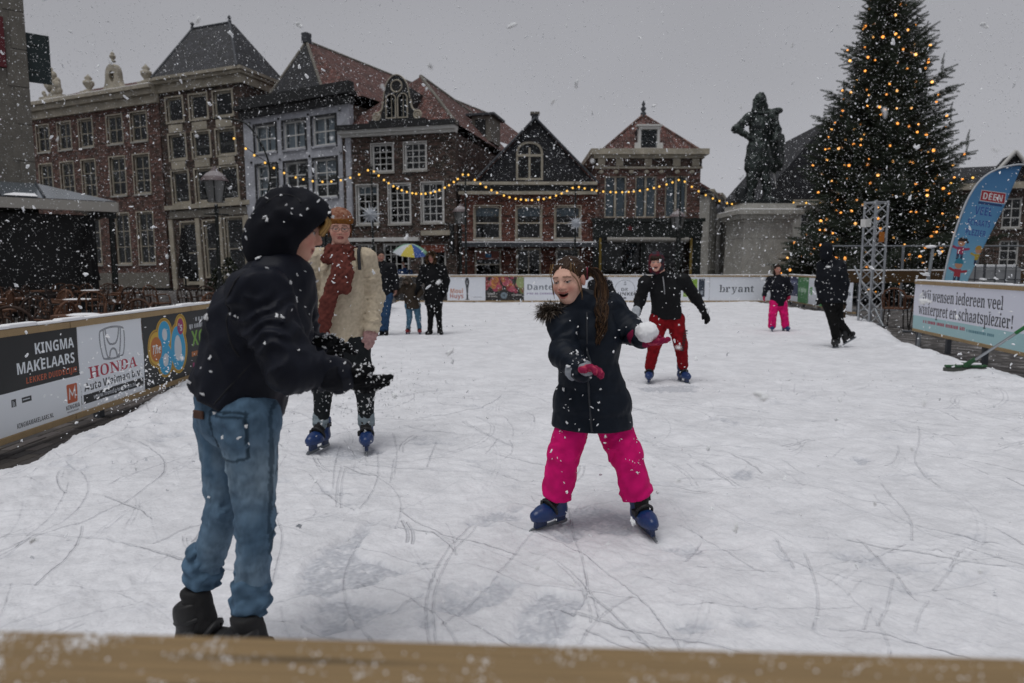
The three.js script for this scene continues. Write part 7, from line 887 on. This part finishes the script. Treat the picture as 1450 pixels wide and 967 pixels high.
// ---- the smaller figures share one way of dressing
function dressed(key, label, o) {
  const [t, J] = person(key, label), F = vn(o.front), s = o.s, hf = headFrame(J.head, o.look || o.front, [o.tilt || 0, 1, 0], 0.93 * (o.head || s)), c = o.cell || 0.014, w = o.w || 1;
  body(t, J, hf, { s, face: o.face || {}, mouthShape: o.mouth }, 0.026, o.headCell || 0.007);
  const hem = va(J.pelvis, [0, -(o.coat || 0.05), 0]), ry = o.coatRough || 0.75;
  const jb = [bone(va(hem, [0, -0.2, 0]), J.pelvis, 0.19 * s * w, 0.18 * s * w, F, 1.28), bone(J.pelvis, J.chest, 0.178 * s * w, 0.178 * s * w, F, 1.25), bone(J.chest, vm(J.shR, J.shL), 0.17 * s * w, 0.12 * s, F, 1.25), bone(J.shR, J.shL, 0.08 * s), bone(vm(J.shR, J.shL), va(J.neck, [0, -0.01, 0]), 0.1 * s, 0.078 * s), ...['R', 'L'].flatMap((q) => [bone(J['sh' + q], J['el' + q], 0.08 * s, 0.068 * s, null, 1, [11, 0.008 * s]), bone(J['el' + q], J['wr' + q], 0.067 * s, 0.05 * s, null, 1, [12, 0.008 * s])])];
  const jg = nets(field(jb, 0.045, creases(0.014 * s, 6, 5), [below(hem, [0, -1, 0])]), boundsOf(jb), c, tinted(o.coatC, 0.15)); mesh('coat', jg, cloth(ry), t);
  const tb = ['R', 'L'].flatMap((q) => [bone(J['hp' + q], J['kn' + q], 0.105 * s * (o.leg || 1), 0.075 * s * (o.leg || 1), null, 1, [8, 0.006]), bone(J['kn' + q], va(J['an' + q], [0, o.hemUp ?? 0.0, 0]), 0.075 * s * (o.leg || 1), 0.06 * s * (o.leg || 1) * (o.flare || 1), null, 1, [14, 0.007])]).concat([bone(va(J.hpR, [0, 0.03, 0]), va(J.hpL, [0, 0.03, 0]), 0.115 * s)]);
  const tg = nets(field(tb, 0.03, creases(0.01, 8, 6)), boundsOf(tb), c, tinted(o.legC, 0.25)); mesh('trousers', tg, cloth(0.85), t);
  for (const q of ['R', 'L']) {
    const h = handBones(J['wr' + q], vs(J['hd' + q], J['wr' + q]), o.palm?.[q] || [q === 'R' ? 0.8 : -0.8, 0, 0.3], q === 'R' ? -1 : 1, { s: 0.95 * s, curl: 0.35, fat: 1.35, spread: 0.2 }); mesh('glove', nets(field(h, 0.012), boundsOf(h, 0.02), Math.max(0.006, c * 0.5), tinted(o.gloveC, 0.15)), cloth(0.9), t);
    const fd = o.feet?.[q] || [q === 'R' ? -0.3 : 0.3, 0, 1], fo = o.skateOpt?.[q] || {};
    if (o.shoes) { const a = J['an' + q], b = [bone(va(a, [0, 0.02, 0]), [a[0], 0.06, a[2]], 0.05 * s, 0.05 * s), bone([a[0], 0.055, a[2]], va([a[0], 0.045, a[2]], vn(fd), 0.15 * s), 0.052 * s, 0.042 * s)]; mesh('boot', nets(field(b, 0.03, null, [(x, y) => 0.006 - y]), boundsOf(b), 0.012, tinted(o.shoes, 0.1)), cloth(0.6), t); } else skate(t, va(J['an' + q], [0, 0, 0]), fd, { s: s * 0.98, m: o.skateM, ...fo });
  }
  if (o.hood) { const hd = (x, y, z) => { const q = hf.to(x, y, z); let d = smin(ell(q[0], q[1], q[2], [0, 0.025, -0.015], [0.1, 0.11, 0.118]), ell(q[0], q[1], q[2], [0, -0.08, -0.04], [0.1, 0.09, 0.1]), 0.05) + creases(0.012, 10, 8)(x, y, z); d = smax(d, -ell(q[0], q[1], q[2], [0, -0.03, 0.115], [0.076, 0.115, 0.09]), 0.015); return d * hf.s; }, R = 0.2 * hf.s; const hg = nets(hd, [va(J.head, [-R, -R, -R]), va(J.head, [R, R, R])], Math.min(c, 0.011), o.hood); mesh('hood', hg, cloth(0.85), t); if (o.fur) fur(t, 'fur_trim', [...Array(11)].map((_, i) => { const a = -2.3 + i / 10 * 4.6; return hf.from(Math.sin(a) * 0.1, -0.02 + Math.cos(a) * 0.125, 0.075); }), 1300, 0.05, 0.03, o.fur, 5); }
  if (o.hair) { const R = 0.2 * hf.s, hc = tinted(o.hair, 0.4, 40), capD = (x, y, z) => { const q = hf.to(x, y, z), a = Math.atan2(q[0], q[1]); let d = ell(q[0], q[1], q[2], [0, 0.03, -0.02], [0.084, 0.092, 0.102]) + 0.003 * Math.sin(a * 30 + 4 * N3(x * 20, y * 20, z * 20)); if (o.long) d = smin(d, ell(q[0], q[1], q[2], [0, -0.09, -0.035], [0.1, 0.14, 0.075]), 0.03); return smax(d, -ell(q[0], q[1], q[2], [0, -0.04, 0.1], [0.064, 0.1, 0.085]), 0.008) * hf.s; }; mesh('hair', nets(capD, [va(J.head, [-R, -R * 1.4, -R]), va(J.head, [R, R, R])], Math.min(c, 0.009), hc), cloth(0.6), t); }
  if (o.fringe) strands(t, 'fringe', [...Array(24)].map((_, i) => { const a = (i / 23 - 0.5) * 0.12; return [hf.from(a, 0.09, 0.07), hf.from(a * 1.1, 0.055, 0.1), hf.from(a * 1.15, 0.028 + 0.015 * hash(i, 4), 0.094)]; }), 0.004, o.fringe, 17);
  flecks(t, [jg], o.flecks || 40, o.fleck || 0.014, 60 + key.length * 7); o.more?.(t, J, hf, F, c); return t;
}
dressed('boy', 'boy skater in a black jacket, red trousers and plaid hood', { front: [-0.12, 0, 1], look: [-0.25, -0.12, 1], s: 0.93, coatC: '#17181a', legC: '#7d1119', gloveC: '#141517', coat: 0.03, cell: 0.012, headCell: 0.005, mouth: 'open', face: { skin: '#d8a896', brow: '#33251c', lids: 0.3 }, fringe: ['#33251c', '#241a14'], hood: (x, y, z) => { const a = Math.sin(x * 75 + 12 * z) > 0.2, b = Math.sin(y * 75 + 8 * x) > 0.2; return lin(a && b ? '#5a1f28' : a || b ? '#4a2730' : '#33343c'); }, flecks: 80, hemUp: 0.02, leg: 1.08,
  more: (t, J, hf, F, c) => { mesh('zip', tube([va(J.neck, [0.0, -0.03, 0.1]), va(J.neck, [0.005, -0.14, 0.155]), va(J.neck, [0.01, -0.22, 0.165])], 0.007, 14, 5), std('#8d8f92', 0.4, { metalness: 0.6 }), t); const pr = J.knL; const g = []; for (let i = 0; i < 9; i++) g.push(RB(-0.02, 0.02, 0, 0.018, 0, 0.004, 0.002).translate(pr[0] + 0.03 - 0.004 * i, pr[1] + 0.16 - i * 0.028, pr[2] + 0.092 - 0.0022 * i)); mesh('leg_print', g, std('#2c0f12', 0.8), t); mesh('cuff', nets(field([bone(va(J.wrR, [0, 0.03, 0]), va(J.hdR, [0, 0.03, 0]), 0.05, 0.045)], 0.02, creases(0.008, 20, 20)), [va(J.wrR, [-0.12, -0.16, -0.12]), va(J.wrR, [0.12, 0.12, 0.16])], 0.01, tinted('#a8adb2', 0.15)), cloth(0.95), t); } });
dressed('small', 'small girl with long dark hair, black coat and pink snow trousers', { front: [-0.1, 0, 1], look: [-0.1, -0.2, 1], s: 0.84, coatC: '#16181f', legC: '#d01868', gloveC: '#a82a4c', coat: 0.12, w: 1.0, cell: 0.014, headCell: 0.0065, hair: '#2a1d18', long: true, face: { skin: '#b58878' }, leg: 1.25, flare: 1.25, flecks: 36 });
dressed('man', 'skater in a dark hooded parka gliding with one blade lifted', { front: [0.45, 0, -0.85], s: 1.02, coatC: '#14171d', legC: '#151515', gloveC: '#131314', coat: 0.07, w: 1.1, hood: tinted('#14171d', 0.12), feet: { R: [0.9, 0, -0.3], L: [-0.55, 0, 0.6] }, skateM: SK.black, skateOpt: { R: { pitch: -0.42, y: 0.09, hm: SK.black }, L: { hm: SK.black } }, flecks: 90 });
dressed('farman', 'man in a dark jacket and blue jeans standing behind the woman in cream', { front: [0.2, 0, 1], look: [0.5, -0.3, 1], s: 1, coatC: '#17181c', legC: '#2f4866', gloveC: '#8a6a60', coat: 0.06, hair: '#1d1a1a', shoes: '#151517', face: { skin: '#a88272' }, flecks: 40, hemUp: -0.02 });
dressed('child', 'child in a brown coat and jeans on red skates bending forward', { front: [-0.3, 0, 0.9], look: [-0.3, -0.8, 0.7], s: 0.72, coatC: '#3a322a', legC: '#4b6b80', gloveC: '#2a2625', coat: 0.1, w: 1.15, hood: tinted('#4b443d', 0.25), fur: ['#6f655a', '#4a4038', '#8a8076'], skateM: SK.red, flecks: 24 });
dressed('fur', 'woman in a long black coat with a big brown fur hood', { front: [-0.15, 0, 1], look: [-0.35, -0.15, 1], s: 0.98, coatC: '#121315', legC: '#141415', gloveC: '#121214', coat: 0.2, w: 1.0, hood: tinted('#17181a', 0.1), fur: ['#4a382a', '#6b5340', '#83694f', '#33261c'], shoes: '#161617', face: { skin: '#b58878' }, flecks: 44, leg: 0.85 });
dressed('umb', 'onlooker in a blue jacket sheltering under the umbrella behind the barrier', { front: [0.1, 0, 1], s: 0.86, coatC: '#233f6b', legC: '#1c1c1f', gloveC: '#2a2a2c', coat: 0.06, hair: '#2a211c', shoes: '#161617', face: { skin: '#a88272' }, flecks: 12, cell: 0.02 });
dressed('back', 'ginger haired skater in a dark fur trimmed coat behind the laughing girl', { front: [-0.5, 0, -0.8], s: 0.82, coatC: '#1c1d20', legC: '#1d1d20', gloveC: '#161618', coat: 0.1, w: 1.15, hair: '#6b4530', face: { skin: '#b57c6c' }, flecks: 30, more: (t, J) => { fur(t, 'fur_trim', [va(J.neck, [-0.02, 0.0, 0.1]), va(J.neck, [0.1, 0.02, 0.06]), va(J.neck, [0.16, 0.0, -0.04])], 900, 0.05, 0.05, ['#2a2a2c', '#3a3a3c', '#4a4846'], 4); } });
{ // umbrella in eight panels
  const d = PEOPLE.umb, h = d.J.hdL, u = thing('umbrella', 'open umbrella with green, white, blue and yellow panels', 'umbrella', [d.at[0] + h[0], h[1], d.at[1] + h[2]]); u.rotation.set(0.3, 0.35, -0.12); u.scale.setScalar(1.12);
  const cols = ['#7fae94', '#2a4a8c', '#b3a32c', '#b9bec4', '#7fae94', '#2a4a8c', '#b3a32c', '#b9bec4'], R = 0.62, at = (a, q) => { const r = R * q; return [Math.cos(a) * r, 0.62 + 0.3 * (1 - q * q), Math.sin(a) * r]; };
  for (let i = 0; i < 8; i++) { const a0 = i * Math.PI / 4, a1 = a0 + Math.PI / 4, f = []; for (let k = 0; k < 5; k++) { const q0 = k / 5, q1 = (k + 1) / 5; f.push(k ? [at(a0, q0), at(a1, q0), at(a1, q1), at(a0, q1)] : [at(a0, 0), at(a1, q1), at(a0, q1)]); } mesh('panel', polys(f), std(cols[i], 0.6, { side: THREE.DoubleSide }), u); mesh('rib', tube([at(a0, 0.02), at(a0, 0.5), at(a0, 1)].map((p) => [p[0], p[1] - 0.012, p[2]]), 0.005, 8, 4), M.steel, u); }
  mesh('shaft', bar([0, -0.1, 0], [0, 0.96, 0], 0.009), M.steel, u); mesh('grip', tube([[0, 0.02, 0], [0, -0.1, 0], [0.03, -0.15, 0], [0.06, -0.11, 0]], 0.016, 12, 6), M.rubber, u);
}
{ // ---- bronze statue: a man in doublet, cape and boots, one hand on his hip
  const k = 1.046, q = (x, y, z = 0) => [x * k, y * k, z * k], t = thing('statue', 'dark bronze statue of a standing man in a cape, hand on hip, on the pedestal', 'statue', [10.42, 3.88, -29.3], 0.05);
  const A = { hd: q(-0.11, 4.12, 0.05), nk: q(-0.1, 3.68), sr: q(-0.52, 3.42), sl: q(0.36, 3.46), er: q(-1.02, 3.02, -0.05), hr: q(-0.5, 2.66, 0.12), el: q(0.62, 2.95, 0.05), hl: q(0.42, 2.5, 0.3), ch: q(-0.08, 3.1), wa: q(-0.1, 2.6), hp: q(-0.1, 2.2), kr: q(-0.33, 1.05, 0.1), fr: q(-0.4, 0.2, 0.05), kl: q(0.2, 1.05, 0.15), fl: q(0.28, 0.2, 0.2) };
  const b = [bone(A.hd, va(A.hd, [0, 0.1, 0]), 0.2, 0.2), bone(va(A.hd, [0, -0.2, 0.08]), va(A.hd, [0, -0.1, 0.05]), 0.15, 0.17), bone(A.nk, A.ch, 0.17, 0.4, [0, 0, 1], 1.3), bone(A.sr, A.sl, 0.22), bone(A.ch, A.wa, 0.42, 0.34, [0, 0, 1], 1.25), bone(A.wa, A.hp, 0.36, 0.46, [0, 0, 1], 1.2), bone(A.hp, q(-0.22, 1.55, 0.05), 0.46, 0.46, [0, 0, 1], 1.3), bone(A.hp, q(0.1, 1.6, 0.05), 0.44, 0.42, [0, 0, 1], 1.3), bone(A.sr, A.er, 0.2, 0.16, null, 1, [8, 0.03]), bone(A.er, A.hr, 0.16, 0.1, null, 1, [8, 0.03]), bone(A.sl, A.el, 0.2, 0.16), bone(A.el, A.hl, 0.16, 0.1), bone(A.hr, va(A.hr, [0.12, -0.08, 0.02]), 0.09, 0.06), bone(q(-0.24, 1.6), A.kr, 0.26, 0.19), bone(A.kr, A.fr, 0.19, 0.15), bone(A.fr, va(A.fr, [-0.05, -0.07, 0.42]), 0.16, 0.1), bone(q(0.08, 1.6), A.kl, 0.26, 0.19), bone(A.kl, A.fl, 0.19, 0.15), bone(A.fl, va(A.fl, [0.12, -0.07, 0.4]), 0.16, 0.1), bone(va(A.kr, [0, -0.12, 0]), va(A.kr, [0, 0.08, 0]), 0.22, 0.25)];
  for (const s of [-1, 1]) b.push(bone(va(A.hd, [s * 0.17, -0.02, -0.05]), va(A.hd, [s * 0.22, -0.42, 0]), 0.11, 0.13));   // long curls
  const met = new THREE.MeshStandardMaterial({ color: 0xffffff, vertexColors: true, roughness: 0.5, metalness: 0.35 }), col = (x, y, z) => mix3(lin('#22282a'), lin('#39443f'), clamp(0.45 + 1.1 * fbm3(x * 4, y * 4, z * 4, 3), 0, 1));
  mesh('figure', nets(field(b, 0.09, (x, y, z) => creases(0.07, 3.2, 2.2)(x, y, z) + (y > 3.9 * k ? 0.03 * N3(x * 9, y * 9, z * 9) : 0)), boundsOf(b, 0.1), 0.036, col), met, t);
  mesh('collar', nets(field([bone(va(A.nk, [-0.2, -0.05, 0.12]), va(A.nk, [0.2, -0.05, 0.12]), 0.16, 0.16, [0, 1, 0.5], 2)], 0.05, creases(0.03, 6, 6)), [va(A.nk, [-0.5, -0.4, -0.4]), va(A.nk, [0.5, 0.4, 0.5])], 0.034, col), met, t);
  const cb = [bone(q(0.45, 3.66, -0.05), q(0.66, 3.72, 0.1), 0.16, 0.1, [0, 0.6, 0.8], 1.4), bone(q(0.5, 3.55, -0.18), q(0.72, 2.6, -0.25), 0.34, 0.42, [0.5, 0, 1], 2.2), bone(q(0.72, 2.6, -0.25), q(0.72, 1.75, -0.28), 0.42, 0.44, [0.4, 0, 1], 2.2), bone(q(0.1, 3.5, -0.35), q(0.15, 1.8, -0.5), 0.32, 0.42, [0, 0, 1], 2.6)];
  mesh('cape', nets(field(cb, 0.12, (x, y, z) => 0.05 * Math.sin(x * 15 + 2 * N3(x * 2, y * 1.5, z * 2)) + creases(0.05, 3, 1.5)(x, y, z)), boundsOf(cb, 0.12), 0.04, col), met, t);
  mesh('sword', bar(q(0.5, 2.1, -0.2), q(0.92, 0.75, -0.5), 0.04, 0.02), met, t); mesh('stump', [lathe([[0.3, 0], [0.26, 0.3], [0.32, 0.6], [0.2, 0.7], [0, 0.72]], 10).translate(-0.68, 0.1, -0.15)], std('#23282a', 0.5, { metalness: 0.3 }), t); mesh('plinth', RB(-1.1, 1.1, 0, 0.2, -0.85, 0.85, 0.03), std('#23282a', 0.5, { metalness: 0.3 }), t);
}
// ---------------------------------------------------------------- falling snow: clumped flakes all through the air
{
  const r = rng(2024), N = 150000, im = new THREE.InstancedMesh(flakeGeo, flakeM, N), m = new THREE.Matrix4(), q = new THREE.Quaternion(), e = new THREE.Euler(); let n = 0;
  while (n < N) {
    const x = lerp(-17, 20, r()), y = lerp(0.03, 9.5, r()), z = lerp(0.6, -25, r()); if (Math.hypot(x, y - 1.36, z) < 1.1) continue;
    const s = 0.0036 + 0.0092 * Math.pow(r(), 2.5); e.set(r() * 6, r() * 6, r() * 6); im.setMatrixAt(n++, m.compose(V(x, y, z), q.setFromEuler(e), V(s * (0.7 + 0.7 * r()), s, s * (0.6 + 0.6 * r()))));
  }
  im.name = 'falling_snow'; im.userData.kind = 'stuff'; tag(im, 'thick snowflakes drifting down everywhere over the square', 'snow'); lit(im); scene.add(im);
}
{ // snow clapped from the gloves and kicked up by the long barrier
  const r = rng(7), m = new THREE.Matrix4(), q = new THREE.Quaternion(), e = new THREE.Euler(), G = PEOPLE.teen, hub = [[G.at[0] + G.J.hdR[0] - 0.02, 0.97, G.at[1] + G.J.hdR[2] - 0.05, 0.15, 420, 0.0042], [-2.35, 0.62, -4.3, 0.3, 420, 0.0085]];
  const n = hub.reduce((a, h) => a + h[4], 0), im = new THREE.InstancedMesh(flakeGeo, flakeM, n); let i = 0;
  for (const [x, y, z, sp, k, s0] of hub) for (let j = 0; j < k; j++) { const g = () => (r() + r() + r() - 1.5) * 1.3 * sp, s = s0 * (0.3 + r() * r()); e.set(r() * 6, r() * 6, r() * 6); im.setMatrixAt(i++, m.compose(V(x + g(), Math.max(0.05, y + 0.55 * g()), z + g()), q.setFromEuler(e), V(s, s, s))); }
  im.name = 'snow_spray'; im.userData.kind = 'stuff'; tag(im, 'loose spray of snow flying round the gloves and the long barrier', 'snow'); lit(im); scene.add(im);
}
renderer.render(scene, camera);
